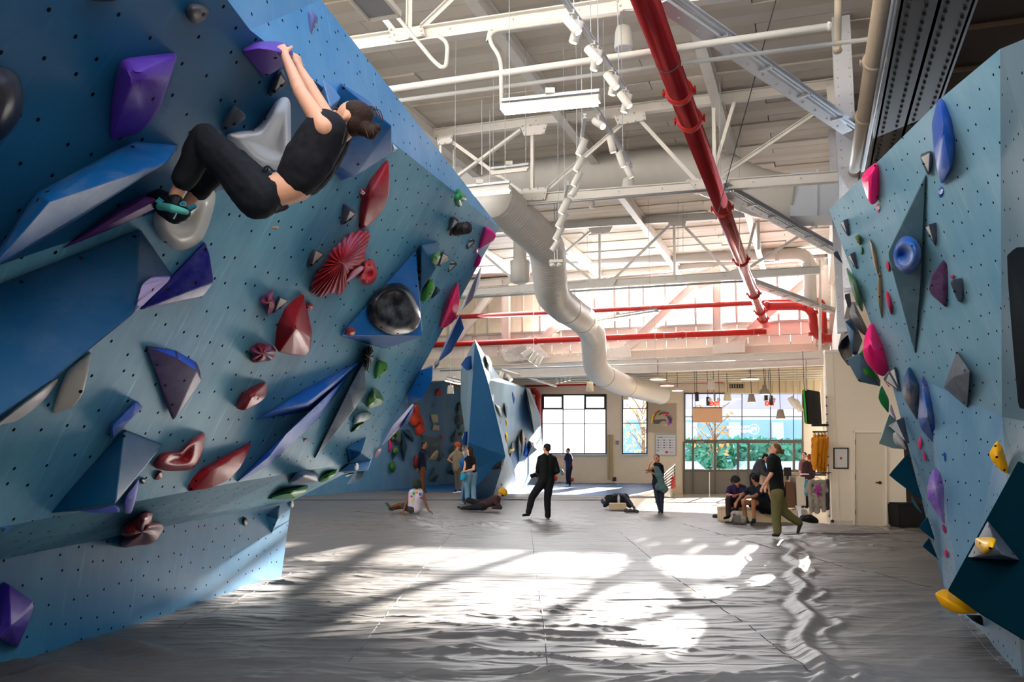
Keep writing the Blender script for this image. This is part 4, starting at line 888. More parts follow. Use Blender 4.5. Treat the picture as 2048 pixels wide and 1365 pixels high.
def dome(label, pl, col, Z, out, peak, H, dish=0, h0=0, lobes=0, amp=0, n=44, R=11, holes=(), m=None, sharp=1.0, cat='climbing hold', name='climbing_hold', spl=True, dr=.5, stripe=None, par=None):
    pl = local_plane(pl, Z, out)
    P_ = [Vector((*zz(Z, x, y), 0)) for x, y in out]; k = len(P_)
    if spl:
        pts = []
        per = max(2, n // k)
        for i in range(k):
            a, b, c, d = P_[i - 1], P_[i], P_[(i + 1) % k], P_[(i + 2) % k]
            for j in range(per):
                t = j / per; pts.append(.5 * ((2 * b) + (c - a) * t + (2 * a - 5 * b + 4 * c - d) * t * t + (3 * b - a - 3 * c + d) * t ** 3))
    else: pts = P_
    pc = Vector((*zz(Z, *peak), 0)); bm = bmesh.new(); rings = []; N = len(pts)
    def ring(s, h, li=0):
        rr_ = []
        for i, p in enumerate(pts):
            w = amp * math.cos(2 * math.pi * lobes * i / N + 2.5 * s) * (1 - s) if lobes else 0
            q = p.lerp(pc, min(1, max(0, s - w * .35))); rr_.append(bm.verts.new(on(q.x, q.y, pl, h0 + max(-.02, h * (1 + w)))))
        return rr_
    rings.append(ring(0, -.02))
    for j in range(R):
        t = (j + .35) / R; s = 1 - math.cos(t * math.pi / 2) if sharp == 1 else t; h = H * math.sin(t * math.pi / 2) ** sharp
        s = s * (1 - .12) if s < .9 else s
        if dish:
            u = max(0, (t - dr) / (1 - dr)); h -= dish * (u * u * (3 - 2 * u)); s = t ** 1.6
        rings.append(ring(min(.97, s), h))
    for a, b in zip(rings, rings[1:]):
        for i in range(N): bm.faces.new((a[i], a[(i + 1) % N], b[(i + 1) % N], b[i]))
    c = bm.verts.new(sum((v.co for v in rings[-1]), Vector()) / N)
    for i in range(N): bm.faces.new((rings[-1][i], rings[-1][(i + 1) % N], c))
    o = finish(bm, name, label, cat, m or mat(col, .42, chalk=.15, cscale=4, bump=.08, bscale=90), 0); bolts(o, holes, Z)
    if par is not None:
        o.parent = par
        for k_ in ('label', 'category'):
            if k_ in o: del o[k_]
    return o
def ell(cx, cy, rx, ry, rot=0, n=8):
    return [(cx + rx * math.cos(a) * math.cos(rot) - ry * math.sin(a) * math.sin(rot), cy + rx * math.cos(a) * math.sin(rot) + ry * math.sin(a) * math.cos(rot)) for a in [2 * math.pi * i / n for i in range(n)]]
def plate(label, pl, Z, cx, cy, rx, ry, col, text=None, rot=0):
    o = dome(label, pl, col, Z, ell(cx, cy, rx, ry, rot), (cx, cy), .012, name='top_tag', cat='tag', m=mat(col, .4), R=4)
    if text:
        c = on(*zz(Z, cx, cy), pl, .014); n = pl[1]; s = ZV.cross(n).normalized(); u = n.cross(s)
        text_mesh(text, .045, c, s, u, mat('f0f0f0', .5), o)
    return o
GRY = (84, 88, 104); WEDGE = mat((70, 76, 94), .6, bump=.1, bscale=120, chalk=.25)
PUR = (76, 40, 150); DPUR = (66, 36, 90); REDH = (158, 22, 34); NAVY = (18, 24, 140); VB = (14, 80, 130); VB2 = (18, 96, 190); TEAL = (16, 70, 98); PINK = (232, 30, 110); MAG = (205, 22, 130); GRN = (58, 140, 50); CREAMH = (214, 212, 220)
def wedge(label, pl, Z, base, peaks, pale=None, holes=()): return hull(label, pl, GRY, Z, base, peaks, .02, pale=pale, holes=holes, m=WEDGE, name='small_wedge_hold', palem=mat('cfc9be', .5))
E_, C_, D_ = EP, CP, DP
# left wall, steep panel
dome('round charcoal bowl-shaped hold cut by the left frame edge', E_, (46, 46, 56), Z1, [(-80, 400), (0, 368), (60, 385), (105, 430), (128, 520), (120, 610), (80, 690), (0, 770), (-80, 740)], (50, 540), .16)
hull('tall purple pocketed hold, upper left on the dark panel', E_, PUR, Z1, [(665, 330), (975, 283), (870, 600), (760, 730), (585, 788), (600, 600)], [(650, 345, .08), (690, 315, .10), (960, 300, .10), (930, 430, .16), (865, 590, .12), (800, 690, .08), (730, 420, .24), (640, 700, .06)], .035, holes=[(835, 540), (655, 757)], seg=3)
PH = hull('purple edge hold gripped by the climber with both hands', E_, (84, 48, 150), Z1, [(1312, 270), (1400, 222), (1500, 222), (1560, 235), (1440, 420)], [(1322, 284, .05), (1400, 262, .14), (1480, 268, .2), (1590, 300, .24), (1612, 290, .2), (1570, 350, .14), (1440, 428, .04), (1560, 240, .08)], .03, holes=[(1503, 316), (1455, 408)], seg=3)
dome('small dark knob hold near the top, left of the climber', E_, (60, 56, 60), Z1, [(1018, 60), (1045, 20), (1110, 30), (1140, 65), (1120, 105), (1070, 128), (1030, 105)], (1075, 62), .08, holes=[(1110, 78)])
dome('sliver of a dark hold at the top frame edge', E_, (40, 38, 44), Z1, [(495, -30), (640, -30), (640, 0), (570, 10), (505, 2)], (570, -15), .06)
dome('small dark hold at the frame top beside the top panel', D_, (52, 60, 80), Z1, [(1335, -20), (1390, -20), (1385, 2), (1350, 10)], (1360, -8), .05)
hull('slate teardrop hold on the pale top panel', D_, (96, 104, 160), Z1, [(1658, 50), (1715, 50), (1747, 90), (1740, 130), (1695, 232), (1675, 200)], [(1700, 70, .06), (1725, 110, .07), (1690, 215, .02)], .02, pale=(1715, 150), holes=[(1718, 145), (1703, 188)], m=mat((84, 92, 140), .55), palem=mat((150, 158, 200), .55))
wedge('small grey wedge hold just under the gripped purple hold', E_, Z1, [(1452, 520), (1475, 460), (1520, 375), (1545, 368)], [(1572, 445, .1), (1568, 468, .08), (1480, 526, .04), (1530, 385, .07)], pale=(1520, 490), holes=[(1537, 467), (1497, 498)])
wedge('small grey wedge hold above the climber knee', E_, Z1, [(1197, 700), (1235, 630), (1275, 570), (1215, 722)], [(1350, 632, .1), (1345, 655, .08), (1290, 585, .07), (1218, 722, .02)], pale=(1280, 690), holes=[(1278, 678), (1233, 700)])
dome('large white dish-shaped hold behind the climber lap', E_, (214, 216, 226), Z1, [(1235, 740), (1300, 718), (1390, 705), (1450, 640), (1500, 560), (1545, 530), (1582, 548), (1588, 640), (1587, 800), (1570, 900), (1480, 930), (1360, 880), (1280, 800)], (1500, 800), .20, dish=.12, m=mat((210, 212, 220), .35, chalk=.1), holes=[(1380, 712), (1450, 650)], dr=.35)
volume('long blue beam volume with chalky top, left of the climber knee', E_, VB2, Z1, [(-40, 1400), (200, 1050), (720, 770), (978, 792), (560, 1080), (150, 1370)], [(200, 1060, .12), (270, 1100, .34), (915, 885, .30), (970, 800, .16), (-40, 1460, .3), (720, 778, .05), (480, 1135, .2), (430, 1158, .1)], holes=[(258, 1048), (207, 1093), (725, 803)], m=mat((12, 80, 136), .45, chalk=.4, cscale=3, bump=.15, bscale=150))
volume('slim dark purple blade volume left of the climbing shoe', C_, (78, 34, 100), Z1, [(335, 1357), (480, 1240), (640, 1120), (800, 1068)], [(860, 1090, .2), (850, 1140, .16), (640, 1240, .08), (345, 1358, .02), (790, 1075, .15)], holes=[(418, 1338), (378, 1290)])
dome('cream bowl-shaped hold the climbing shoe presses on', C_, (216, 208, 196), Z1, [(838, 1230), (845, 1160), (900, 1080), (1010, 1030), (1100, 1035), (1172, 1045), (1165, 1150), (1110, 1300), (1040, 1355), (960, 1365), (880, 1310)], (1010, 1210), .22, dish=.10, m=mat((206, 198, 186), .32, chalk=.1), holes=[(905, 1322)], dr=.45)
# giant wedge volume
BW, _ = pvolume('giant dark blue wedge volume at left, largest on the wall', C_, VB, Z2, [(-260, 500), (960, 28), (1172, 335)], [(-260, 508, .05), (955, 36, .05), (905, 612, .50)], [(350, 1066), (-260, 1480), (930, 560)], also=[(1168, 350, .05)], holes=[(918, 80), (553, 228), (330, 262), (145, 390)], m=mat((0, 62, 100), .5, chalk=.12, cscale=1.6, bump=.15, bscale=150))
hull('lilac wedge hold on the corner of the giant blue volume', C_, (140, 120, 190), Z2, [(1170, 345), (1100, 345), (1040, 350), (930, 590)], [(1165, 355, .34), (925, 598, .42), (935, 520, .5), (970, 400, .5), (1040, 355, .45), (1150, 385, .34)], .02, pale=(1080, 420), palem=mat((168, 150, 220), .5), holes=[(1042, 442), (962, 562)])
hull('royal blue faceted plate hold beside the giant wedge volume', C_, NAVY, Z2, [(950, 582), (1170, 345), (1390, 112), (1405, 130), (1385, 490), (1270, 515)], [(1400, 122, .03), (1430, 200, .07), (1461, 388, .12), (1385, 488, .10), (1180, 440, .05), (955, 580, .02)], .014, holes=[(1335, 395), (1143, 440), (1402, 168)], m=mat((16, 18, 120), .4, chalk=.3, cscale=3))
hull('dark plum triangular hold with a bright blue top edge', C_, DPUR, Z2, [(990, 820), (1200, 850), (1340, 930), (1365, 990), (1095, 1110), (1060, 990)], [(1000, 832, .03), (1210, 915, .10), (1345, 1000, .14), (1376, 1060, .12), (1190, 1337, .05), (1170, 1330, .03)], .02, holes=[(1258, 1063), (1070, 955), (1127, 1095), (1175, 1228)], m=mat((62, 42, 92), .5, chalk=.2, cscale=4), pale=(1290, 940), palem=mat((40, 90, 215), .5, chalk=.4))
hull('white fin hold emerging under the giant wedge volume', C_, (220, 212, 204), Z2, [(350, 1295), (400, 1120), (460, 990), (632, 858)], [(632, 862, .06), (600, 1010, .16), (565, 1170, .16), (510, 1255, .1), (352, 1294, .02), (470, 990, .08)], .03, holes=[(550, 1138)], m=mat((205, 196, 186), .35), seg=3)
dome('white crescent of a disc hold under the giant wedge, far left', C_, (226, 216, 214), Z2, [(-30, 1372), (120, 1240), (385, 1050), (340, 1150), (240, 1250), (120, 1335), (20, 1362)], (180, 1220), .10)
dome('sliver of a purple hold at the left frame edge', C_, (44, 30, 150), Z2, [(-30, 1140), (0, 1150), (20, 1240), (10, 1300), (-30, 1330)], (-5, 1230), .06)
hull('blue bar hold with chalky tip above the dark pyramid', C_, (30, 80, 170), Z3, [(528, 190), (530, 120), (650, 8), (665, 5)], [(692, 38, .1), (640, 90, .14), (548, 182, .10), (540, 130, .12), (655, 10, .1)], .02, m=mat((34, 84, 170), .5, chalk=.45, cscale=6))
volume('dark blue pyramid volume in the lower left', C_, (4, 74, 114), Z3, [(232, 550), (600, 142), (788, 215), (480, 530)], [(600, 150, .05), (560, 495, .42), (555, 508, .38), (786, 220, .03), (600, 146, .03)], holes=[(602, 152), (598, 176)])
dome('red curled scoop hold beside the dark pyramid volume', C_, REDH, Z3, [(738, 318), (770, 262), (820, 250), (870, 245), (930, 185), (985, 158), (988, 210), (965, 295), (925, 335), (860, 345), (790, 342)], (880, 275), .14, dish=.08, holes=[(935, 322)], m=mat((150, 24, 36), .45, chalk=.5, cscale=5))
hull('long red blade hold in the lower middle', C_, (150, 20, 34), Z3, [(900, 445), (903, 400), (960, 335), (1060, 290), (1150, 240), (1208, 203)], [(1220, 215, .04), (1170, 320, .1), (1110, 390, .1), (1020, 430, .08), (930, 440, .05), (1050, 310, .12), (1120, 290, .10)], .03, holes=[(948, 392), (925, 432)], seg=3)
hull('upright lilac bar hold at the foot of the dark pyramid', C_, (150, 150, 225), Z3, [(592, 552), (600, 465), (655, 378)], [(677, 380, .12), (655, 480, .14), (640, 553, .1), (600, 545, .1), (605, 470, .12)], .02)
hull('flat lilac-blue bar hold under the dark pyramid', C_, (90, 110, 215), Z3, [(360, 540), (480, 522), (555, 508)], [(580, 525, .1), (578, 548, .1), (450, 548, .05), (560, 510, .1)], .016)
dome('maroon lumpy rock hold on the fold above the kicker', BP, (120, 26, 36), Z3, [(583, 640), (640, 575), (690, 550), (738, 545), (740, 585), (785, 605), (788, 645), (745, 690), (670, 722), (600, 722), (584, 690), (598, 665)], (690, 640), .16, lobes=5, amp=.25)
hull('pale blue corner of a hold at the left frame edge', BP, (90, 150, 215), Z3, [(-10, 610), (95, 600), (0, 668)], [(30, 625, .05)], .01)
volume('purple and blue angular volume on the kicker at far left', KP, (60, 50, 170), Z3, [(-10, 900), (12, 877), (50, 1095), (85, 1200)], [(45, 895, .10), (52, 1095, .26), (160, 975, .12), (165, 1000, .12), (130, 1100, .12), (85, 1200, .05), (-10, 1150, .2)], m=mat((72, 44, 170), .45, chalk=.2))
dome('tiny black oval hold on the kicker', KP, (16, 16, 20), Z3, ell(1185, 590, 12, 22), (1185, 590), .03, m=mat('0c0c0f', .5))
dome('tiny rust jib hold under the red scoop', C_, (150, 60, 50), Z3, [(745, 385), (770, 345), (785, 350), (780, 380)], (770, 365), .03)
dome('tiny dark jib beside the lilac bar', C_, (50, 52, 70), Z3, ell(690, 392, 14, 16), (690, 392), .03)
volume('teal diamond volume with bolt holes on the kicker end', KP, (30, 102, 138), Z5, [(265, 1195), (375, 1117), (380, 1225), (313, 1338)], [(300, 1215, .03), (360, 1225, .14), (372, 1200, .10)], holes=[(300, 1200), (332, 1262), (365, 1140), (318, 1310)])
dome('small cream jib on the kicker end corner', KP, (206, 200, 176), Z5, ell(457, 1122, 13, 25), (457, 1122), .03)
# middle
wedge('small grey wedge hold left of the big red leaf hold', C_, Z4, [(778, 345), (795, 185), (855, 215)], [(908, 262, .1), (905, 285, .08), (800, 350, .03), (850, 225, .08)], pale=(850, 305), holes=[(855, 303), (820, 325)])
hull('tall red leaf hold right of the climber hips', C_, (165, 24, 38), PX, [(715, 455), (717, 410), (738, 357), (762, 330), (777, 317)], [(780, 350, .10), (778, 396, .13), (765, 427, .12), (742, 450, .06), (722, 462, .03), (740, 390, .12), (776, 320, .03)], .03, m=mat((150, 26, 40), .4, chalk=.2), seg=3, holes=[(720, 450)])
plate('small red tag beside the tall red leaf hold', C_, PX, 725, 386, 6, 10, 'c11d34', 'TOP', .2)
cor = dome('big red fluted coral hold in the centre of the blue wall', C_, (190, 30, 44), Z4, [(582, 800), (600, 710), (640, 650), (680, 585), (720, 520), (780, 460), (850, 400), (940, 375), (990, 392), (985, 450), (960, 520), (955, 580), (900, 640), (845, 700), (830, 765), (790, 820), (720, 810), (650, 838), (610, 812)], (800, 600), .22, lobes=31, amp=.13, n=170, R=16, m=mat((176, 28, 42), .5, chalk=.4, cscale=3, chalkcol='b9b4e6'))
dome('pale lip', C_, (190, 110, 130), Z4, [(820, 725), (840, 680), (880, 640), (930, 620), (948, 635), (925, 665), (880, 700), (840, 725)], (885, 672), .10, h0=.08, par=cor, m=mat((190, 120, 140), .45, chalk=.4))
dome('red cupped shell hold right of the coral hold', C_, (196, 44, 56), Z4, [(905, 700), (925, 655), (950, 600), (980, 575), (1015, 590), (1038, 640), (1035, 700), (1005, 745), (955, 753), (925, 730)], (985, 670), .12, dish=.07, lobes=5, amp=.15)
wedge('small grey wedge hold left of the coral hold', C_, Z4, [(545, 630), (575, 545), (610, 495)], [(682, 540, .1), (675, 562, .08), (580, 634, .03), (615, 505, .08)], pale=(625, 590), holes=[(625, 590), (590, 615)])
dome('small plum knob hold above the maroon brain hold', C_, (130, 40, 80), Z4, [(238, 862), (262, 815), (325, 790), (335, 830), (340, 900), (310, 962), (288, 955), (270, 895)], (300, 870), .10, lobes=4, amp=.3, m=mat((130, 36, 60), .5, chalk=.6, chalkcol='8a8ae0'))
wedge('small grey wedge hold behind the big red flame hold', C_, Z4, [(318, 948), (335, 880), (370, 820)], [(437, 858, .1), (425, 882, .08), (330, 948, .03), (375, 830, .08)], pale=(385, 900), holes=[(375, 908)])
FL = hull('big dark red flame-shaped hold, left of the triangle volume', C_, (150, 18, 30), Z4, [(330, 1160), (345, 1020), (400, 900), (470, 840), (538, 812), (535, 900), (535, 1010), (598, 1070)], [(535, 820, .04), (535, 1005, .14), (580, 1110, .15), (580, 1200, .12), (545, 1243, .1), (460, 1228, .1), (365, 1215, .06), (480, 1050, .2), (595, 1075, .07)], .04, m=mat((148, 20, 32), .35, chalk=.15), seg=3)
dome('tiny red jib hold between flame hold and triangle volume', C_, (150, 30, 50), Z4, ell(577, 900, 26, 28), (577, 900), .04, lobes=5, amp=.2)
dome('maroon wrinkled brain hold below the small knob', C_, (130, 20, 32), Z4, [(168, 1190), (215, 1150), (280, 1150), (335, 1175), (350, 1212), (325, 1258), (260, 1278), (175, 1280), (180, 1240)], (260, 1220), .13, lobes=7, amp=.22, m=mat((122, 20, 32), .5, chalk=.4, chalkcol='6f8ee8'))
TV, TVP = pvolume('big blue triangular volume carrying the black bowl hold', C_, (22, 92, 160), Z4, [(800, 1085), (1290, 530), (1090, 1190), (1150, 900)], [(784, 1098, .03), (1305, 520, .06), (1348, 1103, .42)], [], also=[(1090, 1188, .02)], holes=[(1295, 553), (1305, 760)], m=mat((18, 92, 160), .45, bump=.15, bscale=150, chalk=.2, cscale=2))
bowl = dome('black round bowl hold mounted on the blue triangular volume', TVP, (24, 24, 32), Z4, [(968, 920), (985, 850), (1040, 785), (1120, 742), (1200, 740), (1260, 780), (1305, 860), (1335, 955), (1325, 1030), (1280, 1075), (1190, 1095), (1100, 1083), (1010, 1030), (975, 975)], (1155, 860), .17, dish=.13, m=mat((22, 22, 28), .3, chalk=.4, cscale=5), holes=[(992, 895), (1180, 1083), (1325, 980), (1065, 1045)], dr=.42)
dome('small red knob at the left tip of the triangular volume', TVP, (160, 40, 44), Z4, ell(857, 1070, 36, 30), (870, 1060), .09)
volume('teal faceted volume behind the triangular volume tip', C_, (28, 82, 120), Z4, [(1318, 620), (1320, 492), (1340, 476), (1452, 452), (1330, 790)], [(1340, 480, .1), (1452, 456, .06), (1466, 512, .12), (1440, 640, .26), (1412, 668, .24), (1336, 788, .2)])
hull('mossy green teardrop hold on the teal faceted volume', C_, (80, 130, 60), Z4, [(1395, 585), (1420, 535), (1470, 505)], [(1476, 550, .24), (1450, 612, .24), (1425, 620, .22), (1400, 590, .22), (1425, 540, .24), (1440, 560, .3)], .03, seg=3)
wedge('grey wedge hold right of the mossy green hold', C_, Z4, [(1448, 622), (1465, 560), (1482, 524)], [(1532, 558, .1), (1527, 582, .08), (1460, 624, .03), (1487, 530, .08)], pale=(1490, 600))
wedge('grey wedge hold below the first grey wedge at the right', C_, Z4, [(1511, 668), (1525, 610), (1542, 574)], [(1590, 606, .1), (1525, 670, .02), (1585, 615, .07)], pale=(1555, 640))
tw = dome('black ribbed tube hold under the teal faceted volume', C_, (26, 26, 34), Z4, [(1318, 620), (1350, 625), (1410, 665), (1410, 700), (1360, 735), (1320, 735)], (1365, 680), .16, lobes=14, amp=.3, n=90)
hull('leaf green smooth hold below the teal faceted volume', C_, (70, 150, 56), Z4, [(1333, 875), (1340, 800), (1400, 700)], [(1430, 730, .12), (1436, 785, .14), (1400, 842, .14), (1360, 876, .08), (1390, 740, .14)], .035, seg=3, holes=[(1400, 812)])
wedge('grey wedge hold tucked behind the leaf green hold', C_, Z4, [(1405, 850), (1420, 790), (1438, 752)], [(1477, 786, .1), (1410, 850, .03), (1450, 815, .1)])
wedge('grey wedge hold beside the black corkscrew hold', C_, Z4, [(1520, 385), (1527, 300), (1560, 278)], [(1604, 318, .1), (1598, 332, .08), (1530, 386, .03), (1565, 285, .08)], pale=(1560, 350))
cs = thing('climbing_hold', 'black corkscrew hold near the right end of the blue wall', 'climbing hold'); bm = bmesh.new()
a = on(*zz(Z4, 1570, 375), CP, .03); b = on(*zz(Z4, 1662, 360), CP, .22); N_ = 60
tube(bm, [a.lerp(b, t / N_) for t in range(N_ + 1)], 0, 14, radii=[.055 * (1 + .25 * math.sin(t / N_ * 30)) * min(1, (N_ - t) / 6 + .3) for t in range(N_ + 1)]); obj('screw_body', bm, mat((38, 34, 38), .4), cs, True)
bm = bmesh.new(); tube(bm, smoothpath([on(*zz(Z4, x, y), CP, .03) for x, y in ((1585, 360), (1555, 370), (1545, 390), (1540, 412))], 4), .014, 8); obj('curl', bm, mat((60, 40, 30), .4), cs, True)
hull('magenta cone hold near the top right corner of the blue wall', C_, MAG, Z4, [(1730, 508), (1740, 430), (1768, 348)], [(1830, 375, .12), (1856, 420, .2), (1840, 452, .16), (1735, 508, .03), (1790, 360, .1)], .04, m=mat(MAG, .35), seg=3)
wedge('grey wedge hold left of the magenta cone hold', C_, Z4, [(1643, 512), (1655, 455), (1675, 418)], [(1717, 446, .1), (1705, 470, .08), (1655, 514, .03)], pale=(1680, 480))
dome('tiny pink jib under the magenta cone hold', C_, MAG, Z4, ell(1717, 518, 12, 17), (1717, 518), .03, m=mat(MAG, .35))
hull('small pink half-leaf hold on the wall edge', C_, MAG, Z4, [(1697, 640), (1700, 590), (1728, 530)], [(1748, 555, .07), (1752, 590, .09), (1740, 620, .07), (1702, 640, .02)], .02, m=mat(MAG, .35), seg=3)
hull('large hot pink leaf hold on the right part of the blue wall', C_, (226, 36, 100), Z4, [(1458, 1040), (1475, 960), (1520, 830), (1590, 725)], [(1602, 800, .08), (1600, 900, .13), (1570, 1000, .13), (1500, 1050, .07), (1465, 1050, .03), (1540, 880, .15), (1592, 730, .02)], .035, m=mat((226, 36, 100), .35), seg=3, holes=[(1553, 947)])
hull('long lilac-grey fin on the wall end above the pink leaf', C_, (170, 168, 190), Z4, [(1600, 930), (1745, 625)], [(1752, 640, .06), (1737, 740, .2), (1690, 850, .26), (1610, 935, .1), (1740, 640, .1)], .03, m=mat((176, 172, 188), .5), seg=3)
volume('deep blue angular volume hanging off the wall end', C_, (24, 92, 165), Z4, [(1470, 1260), (1500, 1150), (1600, 945)], [(1632, 1050, .34), (1570, 1130, .25), (1545, 1210, .25), (1450, 1285, .08), (1605, 960, .2)])
hull('grey striped hold at the tip of the wall end below the volume', C_, (60, 60, 76), Z4, [(1425, 1290), (1440, 1265)], [(1470, 1262, .12), (1465, 1300, .14), (1430, 1330, .1), (1445, 1300, .18)], .02)
volume('cobalt blue angular volume on the lower wall end', C_, (22, 104, 180), Z5, [(1240, 435), (1245, 372), (1330, 210), (1418, 168)], [(1245, 380, .06), (1418, 180, .14), (1416, 270, .3), (1345, 400, .3), (1250, 440, .04), (1335, 215, .06)], holes=[(1325, 305), (1345, 235)])
gt_ = thing('climbing_hold', 'small green and yellow twisted snake hold on the top panel', 'climbing hold'); bm = bmesh.new()
tube(bm, smoothpath([on(px_, py_, DP, h_) for px_, py_, h_ in ((917, 384, .02), (922, 392, .07), (927, 396, .1), (917, 393, .1), (914, 400, .06), (918, 408, .03))], 5), .034, 10); obj('twist', bm, mat((40, 120, 70), .4, var=.5, vscale=12), gt_, True)
# lower middle
hull('red tulip hold in the lower centre of the blue wall', C_, (146, 26, 40), Z5, [(68, 460), (100, 370), (170, 320), (278, 280)], [(291, 350, .06), (280, 400, .12), (220, 440, .14), (130, 488, .12), (75, 470, .05), (190, 370, .16), (280, 285, .02)], .04, m=mat((140, 24, 38), .4, chalk=.35), seg=3, holes=[(225, 402)])
volume('blue spike volume, uppermost of the three fanned spikes', C_, (30, 100, 200), Z5, [(207, 547), (560, 320), (850, 180), (945, 130), (580, 490)], [(215, 545, .02), (560, 430, .2), (940, 140, .03), (340, 480, .12)], m=mat((26, 92, 180), .5, chalk=.45, cscale=4, bump=.2, bscale=120))
volume('long blue spike volume, middle of the three fanned spikes', C_, (30, 100, 200), Z5, [(78, 973), (250, 790), (560, 500), (860, 225), (640, 545), (300, 862)], [(82, 971, .02), (420, 640, .22), (300, 800, .18), (855, 232, .03), (620, 490, .14)], m=mat((24, 88, 186), .5, chalk=.35, cscale=4, bump=.2, bscale=120))
volume('dark teal spike volume, rightmost of the three fanned spikes', C_, (20, 62, 90), Z5, [(608, 812), (780, 430), (942, 135)], [(948, 150, .1), (967, 350, .2), (880, 480, .2), (612, 810, .02), (850, 330, .14)], m=mat((16, 56, 84), .45, chalk=.35, cscale=3.5))
dome('black spiral-ribbed hold at the tip of the fanned spikes', C_, (24, 24, 28), Z5, [(940, 130), (950, 75), (975, 48), (1000, 45), (1012, 70), (1017, 130), (1000, 180), (965, 218), (950, 200), (955, 150)], (985, 120), .14, lobes=12, amp=.28, n=90)
hull('bright green cup hold right of the black spiral hold', C_, (64, 140, 50), Z5, [(1020, 268), (1016, 180), (1045, 132)], [(1110, 160, .1), (1120, 190, .12), (1100, 222, .12), (1030, 268, .05), (1055, 140, .06)], .035, m=mat((66, 142, 54), .4, chalk=.4), seg=3, holes=[(1088, 207)])
dome('olive green whorl hold below the bright green cup hold', C_, (80, 130, 70), Z5, [(965, 452), (972, 395), (1000, 345), (1022, 337), (1062, 362), (1085, 402), (1076, 430), (1045, 455), (1000, 470)], (1030, 400), .12, lobes=3, amp=.25, m=mat((74, 124, 62), .4, chalk=.5))
dome('pale-topped green shell hold below the olive whorl hold', C_, (110, 150, 120), Z5, [(875, 575), (885, 525), (920, 500), (975, 493), (1000, 508), (990, 535), (945, 560), (900, 575)], (940, 530), .1, m=mat((110, 140, 120), .4, chalk=.8, chalkcol='c8c8ee'))
hull('slim dark green curl hold under the pale-topped shell hold', C_, (30, 90, 40), Z5, [(852, 635), (872, 598), (960, 545)], [(950, 572, .05), (900, 618, .05), (860, 634, .02), (910, 585, .07)], .02)
volume('steel blue kite volume near the lower right wall edge', C_, (46, 110, 168), Z5, [(830, 738), (968, 650), (930, 782), (850, 838)], [(935, 765, .14), (832, 740, .02), (850, 834, .03)], m=mat((40, 100, 150), .5), holes=[(905, 695), (868, 770)])
hull('tiny hot pink triangle jib on the lower blue wall', C_, (214, 60, 130), Z5, [(524, 706), (555, 657), (564, 680), (543, 706)], [(548, 685, .03)], .006)
volume('pale blue shelf volume at the lower end of the wall', BP, (40, 120, 180), Z5, [(765, 905), (850, 846), (1002, 820), (900, 900)], [(850, 850, .05), (998, 826, .12), (975, 893, .24), (890, 896, .2), (880, 860, .15)])
dome('white oval hold on the pale blue shelf volume', BP, (214, 212, 210), Z5, ell(898, 868, 16, 28), (898, 868), .05, h0=.17)
volume('grey shard volume hanging under the pale blue shelf', BP, (120, 130, 138), Z5, [(828, 988), (870, 930), (905, 892)], [(960, 890, .12), (940, 940, .16), (890, 975, .12), (832, 988, .02)])
hull('cream chip hold left of the grey shard volume', BP, (214, 206, 180), Z5, [(820, 912), (890, 902)], [(880, 915, .06), (825, 940, .06), (822, 925, .08)], .012)
dome('grey-blue boulder hold on the fold, lower centre', BP, (90, 100, 130), Z5, [(437, 980), (460, 940), (500, 905), (560, 897), (615, 910), (636, 928), (630, 965), (590, 975), (520, 982)], (550, 945), .16, m=mat((66, 72, 96), .45, chalk=.7, chalkcol='9db8ee'))
hull('green leaf hold, the smaller upper one beside the grey-blue boulder hold', BP, (52, 134, 46), Z5, [(632, 975), (638, 938), (690, 905), (776, 874)], [(755, 920, .06), (700, 966, .07), (645, 976, .04), (690, 935, .09)], .02, seg=3, holes=[(705, 942)])
hull('large green leaf hold, the lower one under the grey-blue boulder hold', BP, (40, 124, 44), Z5, [(280, 1090), (330, 1045), (390, 1020), (480, 1005), (585, 985)], [(560, 1035, .07), (470, 1092, .09), (390, 1082, .06), (290, 1090, .02), (430, 1045, .12)], .025, seg=3, holes=[(468, 1076), (315, 1078)])
hull('long lilac fin hold along the lower wall end', C_, (178, 168, 204), Z5, [(1065, 727), (1140, 590), (1284, 428)], [(1294, 440, .06), (1200, 600, .1), (1100, 700, .07), (1072, 727, .02), (1220, 540, .12)], .025, m=mat((176, 166, 200), .45), seg=3)
volume('cobalt shard volume behind the lilac fin', C_, (18, 92, 186), Z5, [(1190, 606), (1292, 440)], [(1280, 500, .2), (1250, 572, .24), (1200, 608, .16), (1293, 450, .12), (1296, 452, .14)])
hull('pink-white pebble hold at the very edge of the lower wall end', C_, (226, 150, 150), Z5, [(1015, 812), (1035, 755), (1070, 730)], [(1074, 745, .05), (1060, 778, .07), (1033, 812, .05)], .03, m=mat((216, 140, 140), .4, chalk=.7), seg=3)
# volumes behind the climber's head
volume('pale and dark blue pyramid volume left of the climber face', C_, (60, 120, 180), Z6, [(968, 445), (1025, 350), (1135, 440), (1080, 560), (1000, 560)], [(1027, 356, .04), (1072, 520, .22), (1130, 470, .10)], m=mat((90, 130, 180), .5, chalk=.3))
volume('large blue open-fronted volume behind the climber head', C_, (30, 110, 180), Z6, [(1130, 372), (1300, 480), (1130, 955), (1000, 800), (1050, 560)], [(1132, 376, .05), (1434, 628, .36), (1436, 790, .30), (1220, 925, .14), (1140, 950, .05)], holes=[(1235, 857), (1148, 405)], m=mat((18, 92, 158), .45, chalk=.25, cscale=2.5))
hull('small white triangle hold on the fold right of the climber', C_, (196, 200, 220), Z6, [(1437, 722), (1482, 768), (1430, 800)], [(1450, 765, .05)], .006)

